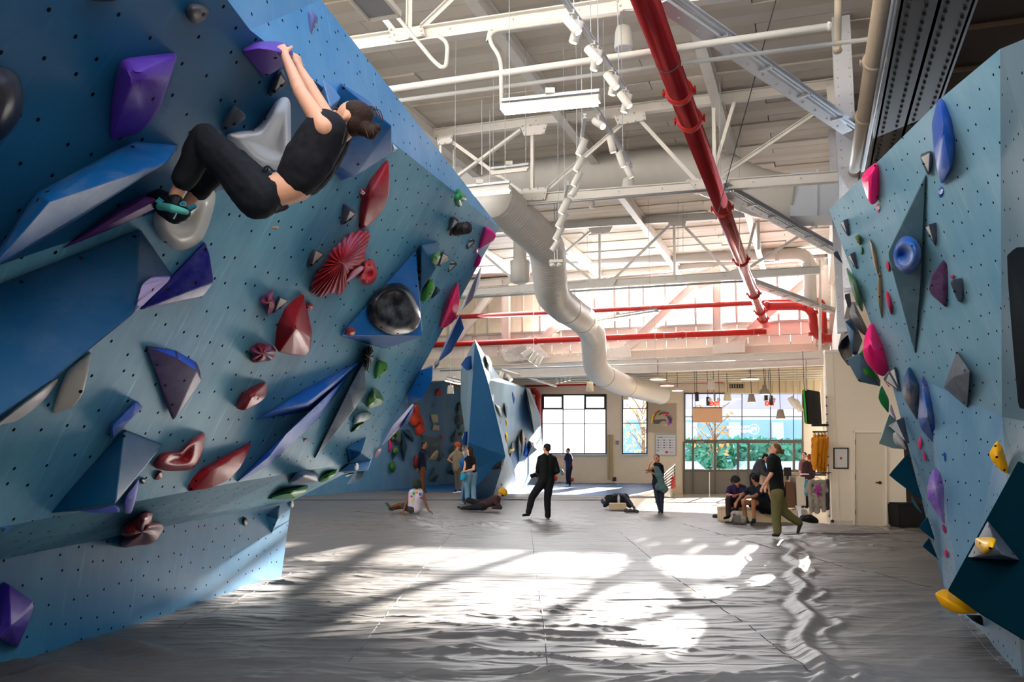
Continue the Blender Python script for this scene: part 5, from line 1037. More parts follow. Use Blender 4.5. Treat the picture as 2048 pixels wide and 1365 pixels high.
# ---- right wall
g_ = GP; l_ = LP
hull('long glossy blue blade hold near the top of the right wall', g_, (16, 74, 150), R1, [(765, 400), (758, 290), (780, 205), (820, 150), (870, 200), (905, 290), (930, 440), (915, 600)], [(822, 158, .03), (845, 400, .16), (888, 640, .12), (880, 665, .08), (828, 765, .02), (795, 640, .08), (775, 500, .08)], .02, m=mat((14, 70, 160), .32, chalk=.3, cscale=4), holes=[], seg=2)
wedge('grey wedge hold left of the long blue blade hold', g_, R1, [(775, 600), (760, 518), (735, 520), (735, 680)], [(680, 560, .10), (688, 540, .09), (745, 684, .05), (730, 680, .06), (755, 520, .04)], pale=(705, 600), holes=[(707, 607)])
plate('blue TOP tag under the long blue blade hold', g_, R1, 825, 801, 17, 38, '0f4fa8', 'TOP', .1)
hull('hot pink curved hold at the upper left corner of the right wall', g_, PINK, R1, [(415, 750), (412, 640), (385, 592), (400, 860)], [(270, 682, .10), (300, 660, .08), (290, 740, .12), (318, 800, .12), (330, 885, .12), (370, 893, .08), (385, 598, .03), (340, 700, .14)], .035, m=mat(PINK, .3), seg=3, holes=[(375, 620), (278, 690), (388, 832)])
plate('small pink tag under the upper hot pink hold', g_, R1, 397, 911, 12, 30, 'e0205f', 'TOP', -.1)
DVL = volume('long grey-blue diamond volume carrying the blue ring hold', g_, (44, 84, 100), PX, [(1852, 346), (1843, 560), (1830, 709)], [(1776, 505, .24), (1778, 520, .22), (1842, 560, .06), (1851, 352, .02), (1830, 706, .02)], m=mat((56, 84, 96), .5, bump=.15, bscale=120, chalk=.2, cscale=2.5), holes=[(1844, 370), (1826, 655), (1828, 580), (1785, 540)])
dome('blue doughnut hold with a chalky centre on the diamond volume', g_, (20, 86, 170), R1, ell(582, 1230, 110, 136, .15, 12), (575, 1222), .17, dish=.11, h0=.10, m=mat((18, 84, 165), .35, chalk=.9, cscale=1.6, chalkcol='a79d96'), dr=.5, holes=[(628, 1168)])
wedge('grey wedge hold right of the diamond volume', g_, R1, [(805, 1003), (805, 1100), (790, 1170), (735, 1080)], [(715, 1042, .10), (745, 1018, .08), (730, 1080, .08), (785, 1168, .03)], pale=(760, 1110), holes=[(748, 1098)])
wedge('grey wedge hold near the upper left corner of the right wall', g_, R1, [(200, 978), (208, 1090), (195, 1103), (170, 1080)], [(136, 1010, .09), (160, 990, .07), (142, 1028, .08), (192, 1102, .03)], pale=(165, 1058))
hull('small mossy green cube hold at the left of the right wall', g_, (90, 104, 36), R1, [(283, 1110), (270, 1080), (278, 1167)], [(232, 1102, .08), (240, 1122, .08), (272, 1166, .04), (262, 1110, .1)], .02, m=mat((70, 100, 40), .5, chalk=.4, chalkcol='b59a60'))
dome('tiny green jib under the mossy cube hold', g_, (60, 130, 60), R1, ell(283, 1200, 8, 27), (283, 1200), .03)
wedge('grey wedge hold left of the tan feather hold', g_, R1, [(245, 1203), (258, 1300), (250, 1328), (225, 1290)], [(187, 1240, .09), (205, 1222, .08), (192, 1256, .08), (248, 1326, .03)], pale=(215, 1282))
wedge('grey wedge hold on the far left edge of the right wall', g_, R1, [(120, 1200), (158, 1290), (140, 1275)], [(90, 1220, .09), (100, 1206, .08), (96, 1236, .08)])
hull('slim tan feather hold, the upper of two', g_, (176, 146, 110), R1, [(334, 1104), (385, 1215), (405, 1330)], [(350, 1150, .05), (365, 1290, .06), (400, 1385, .02), (380, 1310, .06), (340, 1130, .03)], .015, m=mat((176, 148, 114), .5))
hull('slim tan feather hold, the lower of two', g_, (168, 142, 112), R2, [(418, 138), (430, 210), (437, 400), (425, 470)], [(395, 210, .05), (390, 290, .06), (402, 390, .06), (405, 150, .03), (418, 465, .02)], .015, m=mat((170, 142, 112), .5), holes=[(408, 180), (406, 320)])
dome('tiny pink jib beside the ring hold', g_, (190, 50, 80), R2, ell(463, 113, 12, 38, -.2), (463, 113), .03)
hull('rose curved hold below the tan feather holds', g_, (190, 50, 84), R2, [(458, 268), (480, 290), (505, 390), (495, 447)], [(443, 295, .05), (450, 350, .06), (470, 385, .05), (482, 447, .04), (475, 400, .07)], .02, m=mat((190, 50, 84), .4), seg=3)
hull('dark plum shield hold in the upper part of the right wall', g_, (74, 34, 78), R2, [(840, 66), (885, 120), (885, 230), (862, 395)], [(760, 180, .10), (738, 262, .12), (750, 302, .10), (835, 370, .06), (842, 70, .03), (858, 392, .03)], .02, m=mat((72, 38, 76), .45, chalk=.2), holes=[(765, 243), (875, 152), (858, 380)])
dome('tiny pink jib behind the grey wedge right of the plum shield', g_, (200, 40, 90), R2, ell(903, 183, 13, 14), (903, 183), .03)
wedge('grey wedge hold right of the plum shield hold', g_, R2, [(985, 185), (985, 300), (965, 363), (940, 350)], [(884, 217, .12), (905, 200, .1), (895, 240, .12), (935, 345, .08), (965, 362, .05)], pale=(910, 270), holes=[(918, 284)])
hull('long green and grey feather hold at the left edge of the right wall', g_, (50, 110, 56), R2, [(178, 108), (240, 180), (275, 270), (300, 380)], [(180, 140, .05), (195, 210, .12), (215, 280, .12), (245, 360, .1), (294, 445, .02), (240, 250, .14)], .025, m=mat((60, 112, 66), .5, chalk=.6, cscale=2.2, chalkcol='8c8a86'), seg=3)
hull('grey block hold at the extreme left edge of the right wall', g_, (70, 84, 104), R2, [(205, 290), (217, 370), (205, 405)], [(165, 300, .12), (172, 340, .12), (190, 400, .06)], .02)
hull('long pale grey fin hold below the green feather hold', g_, (120, 122, 120), R2, [(225, 340), (290, 470), (326, 540), (320, 592)], [(195, 420, .14), (215, 480, .14), (265, 560, .08), (315, 590, .03), (250, 450, .16)], .025, m=mat((120, 120, 116), .5, chalk=.5), seg=3)
hull('black and grey bulbous hold jutting out over the room wall', g_, (30, 30, 36), R2, [(225, 560), (225, 640), (222, 720), (205, 800)], [(120, 655, .3), (125, 690, .32), (150, 610, .24), (200, 570, .1), (150, 740, .26), (195, 795, .1)], .04, m=mat((32, 32, 38), .4, chalk=.5, cscale=3, chalkcol='8f7f74'), seg=3)
volume('teal slab volume at the left edge of the right wall', g_, (14, 70, 104), R2, [(225, 458), (290, 620), (252, 722)], [(170, 487, .26), (222, 715, .22), (232, 560, .26), (250, 720, .1)])
hull('green bowl hold behind the large hot pink hold', g_, (50, 130, 44), R2, [(300, 660), (340, 780), (412, 886)], [(254, 765, .2), (262, 722, .2), (285, 690, .14), (270, 825, .22), (330, 868, .18), (400, 888, .06)], .03, m=mat((44, 122, 46), .35), seg=3)
volume('grey slab volume under the green bowl hold', g_, (80, 104, 122), R2, [(275, 703), (412, 890), (412, 932)], [(178, 748, .3), (262, 900, .26), (275, 865, .24), (275, 706, .2), (408, 930, .05)], m=mat((70, 96, 112), .45), holes=[(188, 757), (268, 890)])
hull('large hot pink shell hold on the left edge of the right wall', g_, PINK, R2, [(350, 490), (380, 525), (440, 660), (482, 825)], [(285, 665, .26), (310, 560, .14), (295, 740, .27), (320, 790, .24), (380, 850, .16), (432, 886, .08), (345, 500, .05), (350, 680, .24)], .04, m=mat(PINK, .3), seg=3, holes=[(418, 678), (305, 748)])
hull('thin pink tail hold below the large hot pink shell', g_, (200, 30, 90), R2, [(430, 885), (480, 935)], [(440, 895, .05), (470, 940, .03), (465, 920, .05)], .008)
wedge('dark teal-grey wedge hold below the large hot pink shell', g_, R2, [(518, 795), (553, 975), (530, 960)], [(427, 880, .16), (440, 895, .15), (470, 830, .1), (510, 800, .04), (550, 972, .03)], pale=(480, 835))
hull('cream and blue bulb hold, left of the pair on the fold', g_, (26, 70, 120), R2, [(615, 790), (650, 850), (692, 930), (672, 1165)], [(558, 945, .12), (572, 870, .1), (600, 800, .05), (570, 1020, .14), (610, 1085, .12), (662, 1165, .05), (600, 930, .18)], .045, m=mat((34, 72, 116), .45, chalk=1, cscale=1.2, chalkcol='b8a48e'), seg=3)
hull('cream and blue bulb hold, right and larger of the pair on the fold', g_, (14, 70, 150), R2, [(705, 846), (745, 910), (820, 1130), (872, 1365)], [(680, 950, .08), (690, 870, .05), (668, 1160, .18), (690, 1230, .2), (700, 1080, .16), (790, 1340, .12), (830, 1380, .06), (740, 1150, .25)], .045, m=mat((16, 66, 140), .42, chalk=1, cscale=1.1, chalkcol='b9a596'), seg=3, holes=[(722, 927)])
volume('grey diamond volume in the middle of the right wall', g_, (96, 100, 104), R2, [(845, 938), (932, 690), (1028, 830), (1008, 1084)], [(932, 694, .03), (905, 870, .16), (1024, 832, .12), (846, 940, .03), (1006, 1080, .03)], m=mat((88, 92, 98), .55, chalk=.35, cscale=5), holes=[(935, 703), (988, 826), (982, 1043)])
hull('green curved hold below the hot pink shell, on the wall edge', l_, (20, 104, 40), R2, [(420, 910), (475, 1020), (470, 1118)], [(394, 1010, .16), (405, 960, .12), (410, 1050, .14), (465, 1116, .05)], .02, m=mat((22, 108, 44), .35))
hull('lilac pebble hold under the green curved hold', l_, (170, 140, 170), R2, [(485, 1045), (525, 1160)], [(475, 1110, .07), (480, 1060, .06), (515, 1160, .06), (500, 1130, .09)], .02, m=mat((160, 130, 160), .5, chalk=.5))
volume('grey-green slab volume low on the left wall edge', l_, (104, 124, 124), R2, [(470, 1118), (520, 1160), (590, 1365)], [(398, 1325, .22), (420, 1280, .22), (470, 1125, .1), (500, 1360, .1)], m=mat((100, 120, 120), .5))
dome('pale grey disc hold on the grey-green slab volume', l_, (150, 146, 140), R2, [(497, 1270), (515, 1245), (560, 1290), (590, 1365), (550, 1350), (510, 1320)], (540, 1310), .08, h0=.06)
wedge('dark wedge hold overlapping the grey-green slab', l_, R2, [(572, 1140), (612, 1322), (592, 1320)], [(465, 1202, .2), (478, 1212, .19), (520, 1165, .12), (585, 1310, .05)], pale=(520, 1172))
dome('tiny rose jib below the pair of bulb holds', l_, (210, 40, 90), R2, ell(684, 1322, 14, 42), (684, 1322), .03)
dome('tiny rose drip below the tiny rose jib', l_, (210, 40, 90), R3, ell(554, 170, 8, 26, -.3), (554, 170), .02)
dome('tiny blue drip under the large bulb hold', l_, (20, 70, 150), R3, ell(660, 170, 5, 26, -.1), (660, 170), .02)
hull('yellow teardrop hold at the upper right of the low panel', l_, (236, 170, 10), R3, [(938, 83), (968, 115), (1000, 230), (1005, 270)], [(895, 155, .09), (910, 195, .1), (905, 130, .08), (960, 246, .06), (940, 88, .02), (940, 160, .12)], .03, m=mat((232, 166, 10), .4), seg=3, holes=[(937, 172), (977, 240), (930, 113)])
volume('dark teal pyramid volume on the left edge, below the slabs', l_, (12, 62, 82), R3, [(466, 150), (545, 405), (530, 395)], [(362, 268, .22), (466, 154, .04), (543, 402, .02)], m=mat((10, 52, 68), .9, spec=.02), holes=[])
hull('small cream chip hold on the dark teal pyramid', l_, (206, 190, 170), R3, [(508, 288), (522, 315)], [(512, 300, .05), (518, 318, .03)], .006)
volume('pale teal shard volume below the dark teal pyramid', l_, (70, 112, 124), R3, [(485, 370), (548, 480), (520, 450)], [(482, 400, .08), (500, 430, .06)], m=mat((66, 110, 124), .5))
volume('small teal pyramid volume low on the wall edge, upper one', l_, (16, 68, 92), R3, [(570, 487), (612, 618), (590, 600)], [(519, 545, .18), (570, 492, .04)], m=mat((16, 64, 86), .85, spec=.05))
volume('small teal pyramid volume low on the wall edge, lower one', l_, (16, 62, 84), R3, [(578, 597), (628, 716), (600, 690)], [(541, 645, .16), (578, 602, .04)], m=mat((16, 60, 80), .85, spec=.05))
hull('lilac and white sculpted hold in the middle of the low panel', l_, (130, 96, 170), R3, [(612, 227), (638, 250), (658, 330), (664, 535)], [(565, 345, .08), (580, 275, .07), (600, 232, .03), (570, 395, .09), (610, 455, .07), (645, 510, .03), (612, 340, .14)], .035, m=mat((116, 84, 160), .45, chalk=1, cscale=1.6, chalkcol='bdb0b4'), seg=3, holes=[(640, 305)])
dome('tiny rose jib under the lilac sculpted hold', l_, (180, 40, 100), R3, ell(658, 553, 9, 26, -.3), (658, 553), .02)
dome('small rose jib low on the low panel', l_, (200, 40, 90), R3, ell(670, 684, 10, 24, -.3), (670, 684), .03)
q3 = lambda x, y, D: at(*zz(R3, x, y), D)
BTP = plane3(q3(1050, 192, 7.0), q3(676, 880, 7.3), q3(1240, 1240, 5.3)); bm = bmesh.new()
for x, y in ((1050, 192), (676, 880), (850, 1006), (1240, 300), (1240, 1240)): bm.verts.new(on(*zz(R3, x, y), BTP))
for x, y in ((1050, 200), (780, 870), (880, 985), (1230, 400), (1230, 1180)):
    w = wall_hit(*zz(R3, x, y), 6.5); bm.verts.new(w + Vector((.03, 0, 0)))
bmesh.ops.convex_hull(bm, input=bm.verts); bmesh.ops.dissolve_limit(bm, angle_limit=.03, verts=bm.verts, edges=bm.edges); bmesh.ops.bevel(bm, geom=bm.edges[:], offset=.008, segments=1, affect='EDGES', clamp_overlap=True)
BT = finish(bm, 'wall_volume', 'huge dark teal volume filling the lower right corner', 'wall volume', mat((5, 34, 44), .9, spec=0.0), 30)
volume('grey pyramid volume mounted on the huge dark teal volume', BTP, (66, 74, 86), R3, [(782, 704), (890, 508), (1058, 720)], [(893, 516, .02), (935, 655, .16), (960, 690, .12), (800, 706, .03)], m=mat((60, 68, 80), .5), holes=[(895, 540), (818, 678), (1022, 686)], h0=.005)
dome('yellow angular jug hold on the grey pyramid volume', BTP, (236, 176, 14), R3, [(822, 612), (840, 598), (925, 600), (932, 640), (925, 662), (880, 688), (850, 680), (825, 645)], (876, 638), .07, h0=.10, m=mat((232, 172, 12), .4), holes=[(848, 629), (903, 655)], sharp=.5)
hull('large yellow lobed hold under the corner of the teal volume', l_, (236, 170, 10), R3, [(640, 872), (680, 872), (850, 1002), (760, 940)], [(607, 905, .12), (612, 890, .12), (640, 962, .14), (700, 995, .16), (745, 1003, .16), (800, 1002, .12), (680, 930, .2)], .05, m=mat((228, 160, 8), .4), seg=3)
hull('black hold beneath the large yellow lobed hold', l_, (20, 20, 24), R3, [(765, 1003), (862, 1008), (868, 1070)], [(800, 1035, .1), (840, 1055, .1), (860, 1068, .06)], .02)
volume('tall black angular volume cut by the right frame edge', GN, (22, 34, 40), PX, [(2090, 430), (2016, 508), (2020, 700), (2032, 822), (2100, 880)], [(2090, 440, .1), (2014, 512, .04), (2060, 640, .25), (2034, 818, .05), (2100, 800, .3)], m=mat((10, 18, 24), .8, spec=.05))
dome('beige rounded hold cut by the right frame edge', GN, (196, 150, 124), PX, [(2060, 945), (2048, 950), (2044, 968), (2050, 988), (2064, 995)], (2056, 968), .05)

# ---- background wall, left
b_l = BLP
def bg(label, pl, col, out, H=.16, Z=M_, bev=.03, pk=None, cat='climbing hold', vol=False):
    c = pk or (sum(x for x, y in out) / len(out), sum(y for x, y in out) / len(out))
    return (volume if vol else hull)(label, pl, col, Z, out, [(c[0], c[1], H)] + ([(x * .75 + c[0] * .25, y * .75 + c[1] * .25, H * .6) for x, y in out] if not vol else []), bev)
OR = (226, 74, 44); CRM = (222, 204, 160); GV = (112, 124, 126); TL = (44, 84, 100); GR_ = (86, 130, 50)
bg('orange fan hold high on the background wall', b_l, OR, [(555, 225), (560, 175), (590, 152), (605, 175), (618, 225)])
bg('tiny orange jib beside the orange fan hold', b_l, OR, ell(541, 226, 6, 6), .05)
bg('cream twisted hold, the upper half of the stacked pair', b_l, CRM, [(515, 378), (580, 375), (585, 455), (540, 465), (525, 440)])
bg('cream twisted hold, the lower half of the stacked pair', b_l, CRM, [(540, 467), (590, 470), (593, 528), (527, 525)])
bg('small taupe wedge hold left above the cream twisted holds', b_l, (130, 106, 80), [(530, 290), (552, 290), (540, 322)], .08)
for nm, pts, r in (('orange curled snake hold, upper one, just right of the blue wall end', [(380, 305), (398, 340), (400, 380), (380, 400), (366, 420), (378, 442)], 9), ('orange curled snake hold, lower one', [(412, 395), (424, 425), (436, 460), (430, 490), (412, 500), (424, 520)], 9)):
    bm = bmesh.new(); tube(bm, smoothpath([on(*zz(M_, x, y), b_l, .12) for x, y in pts], 4), 0, 10, radii=[.12 + .14 * (i / (5 * 4)) ** 2 for i in range(5 * 4 + 1)]); tag(obj('climbing_hold', bm, mat(OR, .5, chalk=.2), None, True), nm, 'climbing hold')
bg('red oval hold behind the man in the navy jacket, at his hip', b_l, (200, 26, 28), ell(394, 785, 19, 62, .05), .2)
bg('red knob hold beside the face of the man in navy', b_l, (220, 50, 34), [(470, 600), (535, 594), (530, 625), (500, 680), (478, 685)], .3)
bg('grey faceted volume behind the man in navy', b_l, GV, [(432, 545), (612, 600), (600, 700), (510, 760), (465, 690)], .5, vol=True, bev=.01, pk=(520, 640))
bg('cream triangular hold right of the man in navy', b_l, CRM, [(497, 775), (568, 632), (590, 700), (590, 745), (545, 782)], .2)
bg('grey shard volume right of the cream triangular hold', b_l, (96, 116, 124), [(590, 660), (642, 735), (585, 795), (570, 745)], .25, vol=True, bev=.01)
bg('grey pyramid volume low on the background wall', b_l, (98, 124, 134), [(497, 955), (550, 822), (598, 890), (555, 962)], .45, vol=True, bev=.01, pk=(560, 905))
bg('small orange cap hold above the grey faceted volume', b_l, OR, [(588, 582), (610, 550), (626, 578), (620, 598)], .1)
bg('grey triangular volume in the cluster at the wall end', b_l, GV, [(205, 590), (262, 505), (272, 640), (215, 652)], .35, vol=True, bev=.01)
bg('dark teal angular volume in the cluster at the wall end', b_l, TL, [(265, 505), (340, 510), (376, 582), (376, 628), (320, 590)], .35, vol=True, bev=.01)
bg('dark teal spike volume pointing down in the cluster', b_l, TL, [(255, 685), (270, 530), (322, 655), (290, 797)], .35, vol=True, bev=.01)
bg('grey-green shard volume below the pink hold', b_l, (60, 96, 110), [(190, 785), (195, 700), (250, 650), (225, 730)], .2, vol=True, bev=.01)
bg('pink pebble hold at the left of the cluster', b_l, (226, 40, 120), [(157, 710), (162, 600), (180, 595), (197, 640), (180, 700)], .12)
bg('olive green hold, topmost at the wall end', b_l, GR_, ell(228, 545, 20, 26), .2); bg('olive green hold, second from top at the wall end', b_l, GR_, ell(196, 588, 20, 26), .2)
bg('olive green hold, round one under the grey triangle', b_l, GR_, ell(216, 695, 28, 38, .3), .25); bg('green round hold, lowest of the cluster', b_l, (54, 124, 40), ell(194, 828, 30, 52), .25)
for i, (y0, y1, x0, x1) in enumerate(((275, 380, 738, 780), (370, 480, 726, 798))):
    bg(('upper' if i == 0 else 'lower') + ' grey slab volume in the vertical column left of the prow', b_l, (84, 104, 112), [(x0 + 8, y0), (x1 - 4, y0 + 20), (x1, y1 - 20), (x1 - 30, y1), (x0, y1 - 5)], .3, vol=True, bev=.01)
bg('grey triangular volume above the orange beanie', b_l, (110, 124, 126), [(683, 612), (737, 494), (764, 560), (760, 600), (700, 626)], .3, vol=True, bev=.01)
bg('grey triangular volume left of the man in the orange beanie', b_l, (104, 124, 130), [(672, 712), (700, 650), (740, 655), (735, 715)], .3, vol=True, bev=.01)
bg('grey pyramid volume behind the man in the orange beanie', b_l, (98, 114, 118), [(648, 885), (692, 790), (728, 830), (730, 906)], .35, vol=True, bev=.01)
for i, (x, y, lb) in enumerate(((776, 290, 'first'), (756, 360, 'second'), (770, 432, 'third'), (762, 492, 'fourth'), (780, 545, 'fifth'))):
    bg('small green knob hold, %s from the top in the column left of the prow' % lb, b_l, (96, 140, 50), ell(x, y, 17, 16), .2)
# prow boulder
f_, s_ = PFP, PRP
bg('pink oval hold high on the dark prow face', f_, (226, 60, 170), ell(887, 102, 21, 66, .1), .14); bg('lilac oval hold lower on the dark prow face', f_, (196, 140, 214), ell(848, 588, 17, 66, .02), .14)
bg('tiny pink chip hold near the prow tip', f_, (226, 90, 180), [(445, 418), (470, 432), (462, 450), (448, 455)], .06, B_2, .01)
volume('blue angular volume jutting left from the prow tip', f_, (20, 92, 180), B_2, [(400, 520), (425, 365), (432, 500)], [(315, 458, .5), (368, 382, .3), (372, 520, .4)])
volume('blue cup volume jutting left from the lower prow', f_, (24, 100, 200), B_2, [(385, 1140), (380, 1290), (360, 1295)], [(328, 1245, .45), (350, 1150, .3), (340, 1280, .4)])
bg('white disc hold on the blue cup volume', f_, (226, 230, 240), [(330, 1200), (350, 1150), (356, 1200), (345, 1250), (332, 1250)], .1, B_2)
bg('tiny red jib on the prow face', f_, (120, 30, 40), ell(948, 632, 8, 6), .05)
bg('blue rounded hold beside the man in the beanie', f_, (30, 110, 190), [(757, 775), (800, 742), (818, 760), (805, 850), (775, 860)], .3)
bg('long dark bowl hold below the prow fold', f_, (34, 30, 38), [(1024, 852), (1075, 800), (1132, 768), (1128, 840), (1080, 862)], .25)
bg('dark grey bowl hold on the right flank near the prow tip', s_, (104, 98, 90), [(560, 355), (600, 370), (640, 440), (630, 500), (597, 572), (568, 510)], .3, B_2, .06)
GT_ = (150, 146, 140)
for lb, p in (('upper left', [(706, 645), (732, 642), (716, 698)]), ('lower left', [(722, 812), (747, 812), (738, 862)]), ('right', [(922, 757), (947, 755), (935, 805)]), ('lowest', [(838, 922), (862, 924), (848, 972)])):
    bg('small grey wedge hold on the boulder right flank, %s of the four' % lb, s_, GT_, p, .12, B_2, .02)
bg('upper yellow blade hold on the boulder flank', s_, (240, 190, 20), [(798, 678), (820, 702), (834, 762), (818, 842), (808, 800)], .15, B_2); bg('long blue blade hold beside the upper yellow blade', s_, (30, 80, 170), [(824, 650), (850, 700), (882, 820), (860, 912), (845, 830), (832, 740)], .2, B_2)
bg('orange sliver hold near the top right of the boulder flank', s_, OR, [(890, 652), (908, 668), (914, 722), (903, 748)], .12, B_2)
bg('yellow wavy hold in the middle of the boulder flank', s_, (240, 188, 20), [(763, 972), (802, 1008), (804, 1058), (786, 1130), (770, 1075)], .2, B_2); bg('yellow crescent hold lower on the boulder flank', s_, (240, 188, 20), [(763, 1138), (790, 1135), (806, 1190), (797, 1278), (768, 1240)], .2, B_2)
bg('tall grey volume at the far right top of the boulder', s_, (118, 126, 124), [(975, 668), (1100, 905), (1072, 1200), (990, 860)], .8, B_2, .01, (1040, 960), vol=True)
bg('slim grey volume in the middle of the boulder flank', s_, (104, 120, 128), [(740, 762), (812, 880), (792, 1062), (756, 980)], .4, B_2, .01, vol=True)
bg('pale cream volume on the prow edge', s_, (206, 204, 198), [(620, 808), (732, 880), (770, 1062), (735, 1045), (650, 900)], .5, B_2, .01, (700, 905), vol=True)
bg('dark slate volume under the pale cream volume', s_, (40, 84, 120), [(625, 835), (690, 925), (772, 1072), (735, 1205), (668, 1020)], .3, B_2, .01, (700, 1040), vol=True)
bg('grey faceted volume low on the flank, left of three', s_, (112, 120, 122), [(1180, 735), (1215, 592), (1265, 640), (1188, 782)], .4, vol=True, bev=.01); bg('grey spiked volume low on the flank, middle of three', s_, (112, 118, 122), [(1248, 655), (1265, 537), (1312, 632), (1275, 800)], .4, vol=True, bev=.01)
bg('tall cream feather hold low on the boulder flank', s_, (226, 206, 168), [(1288, 600), (1300, 502), (1322, 565), (1326, 645), (1300, 736)], .3); bg('blue ring hold right of the tall cream feather', s_, (30, 100, 200), [(1318, 640), (1330, 598), (1363, 682), (1345, 725), (1326, 735)], .25)
bg('small yellow banana hold on the grey faceted volume', s_, (240, 190, 30), [(1178, 722), (1186, 682), (1240, 658), (1237, 690)], .45); bg('broad grey pyramid volume at the far right foot of the boulder', s_, (146, 140, 136), [(1343, 747), (1360, 602), (1408, 598), (1450, 695)], .6, vol=True, bev=.01, pk=(1385, 650)); bg('tiny red jib above the blue ring hold', s_, (210, 50, 40), ell(1330, 590, 9, 10), .08)
bg('dusty pink slab hold under the broad grey pyramid', s_, (206, 120, 110), [(1370, 745), (1425, 708), (1430, 735), (1400, 745)], .15)
bg('grey diamond volume right of the long dark bowl hold', s_, (70, 120, 142), [(1110, 850), (1150, 765), (1221, 845), (1112, 938)], .5, vol=True, bev=.01); bg('teal diamond volume at the foot of the boulder', s_, (14, 84, 130), [(1088, 1012), (1132, 930), (1156, 965), (1125, 1012)], .3, vol=True, bev=.01)
# ------------------------------------------------------------------ people
def cone(bm, a, b, ra, rb, n=14, flat=False, sq=1.0, sd=None):
    """tapered limb with rounded (or flat) ends; sq flattens it along sd"""
    d = (b - a); L = d.length; d, s, u = frame_of(d)
    if sd is not None: s = (sd - d * sd.dot(d)).normalized(); u = s.cross(d)
    prof = []
    if flat: prof = [(0, ra), (L, rb)]
    else:
        for k in range(5): t = math.pi / 2 * k / 5; prof.append((-ra * math.cos(t), max(ra * math.sin(t), ra * .05)))
        prof += [(0, ra), (L, rb)]
        for k in range(1, 6): t = math.pi / 2 * k / 5; prof.append((L + rb * math.sin(t), max(rb * math.cos(t), rb * .05)))
    rings = [[bm.verts.new(a + d * t + s * (math.cos(2 * math.pi * k / n) * r * sq) + u * (math.sin(2 * math.pi * k / n) * r)) for k in range(n)] for t, r in prof]
    for i in range(len(rings) - 1):
        for k in range(n): bm.faces.new((rings[i][k], rings[i][(k + 1) % n], rings[i + 1][(k + 1) % n], rings[i + 1][k]))
    bm.faces.new(rings[0][::-1]); bm.faces.new(rings[-1])
def skinned(name, bm, m, parent, vox, it=6, wrinkle=0, wscale=8):
    """one continuous surface grown over the shapes"""
    bmesh.ops.recalc_face_normals(bm, faces=bm.faces)
    me = bpy.data.meshes.new(name); bm.to_mesh(me); bm.free(); o = bpy.data.objects.new(name, me); C.objects.link(o)
    r = o.modifiers.new('r', 'REMESH'); r.mode = 'VOXEL'; r.voxel_size = vox; r.use_smooth_shade = True
    s = o.modifiers.new('s', 'SMOOTH'); s.factor = .5; s.iterations = it
    if wrinkle:
        tx = bpy.data.textures.new('folds', 'CLOUDS'); tx.noise_scale = 1 / wscale; tx.noise_depth = 2
        d = o.modifiers.new('d', 'DISPLACE'); d.texture = tx; d.strength = wrinkle; d.mid_level = .5; d.texture_coords = 'LOCAL'
    dg = bpy.context.evaluated_depsgraph_get(); me2 = bpy.data.meshes.new_from_object(o.evaluated_get(dg)); bpy.data.objects.remove(o); bpy.data.meshes.remove(me)
    me2.name = name; me2.materials.clear(); o = link(name, me2, m, parent); me2.shade_smooth(); return o
SKIN1, SKIN2, SKIN3 = (206, 150, 120), (176, 116, 84), (112, 70, 48)
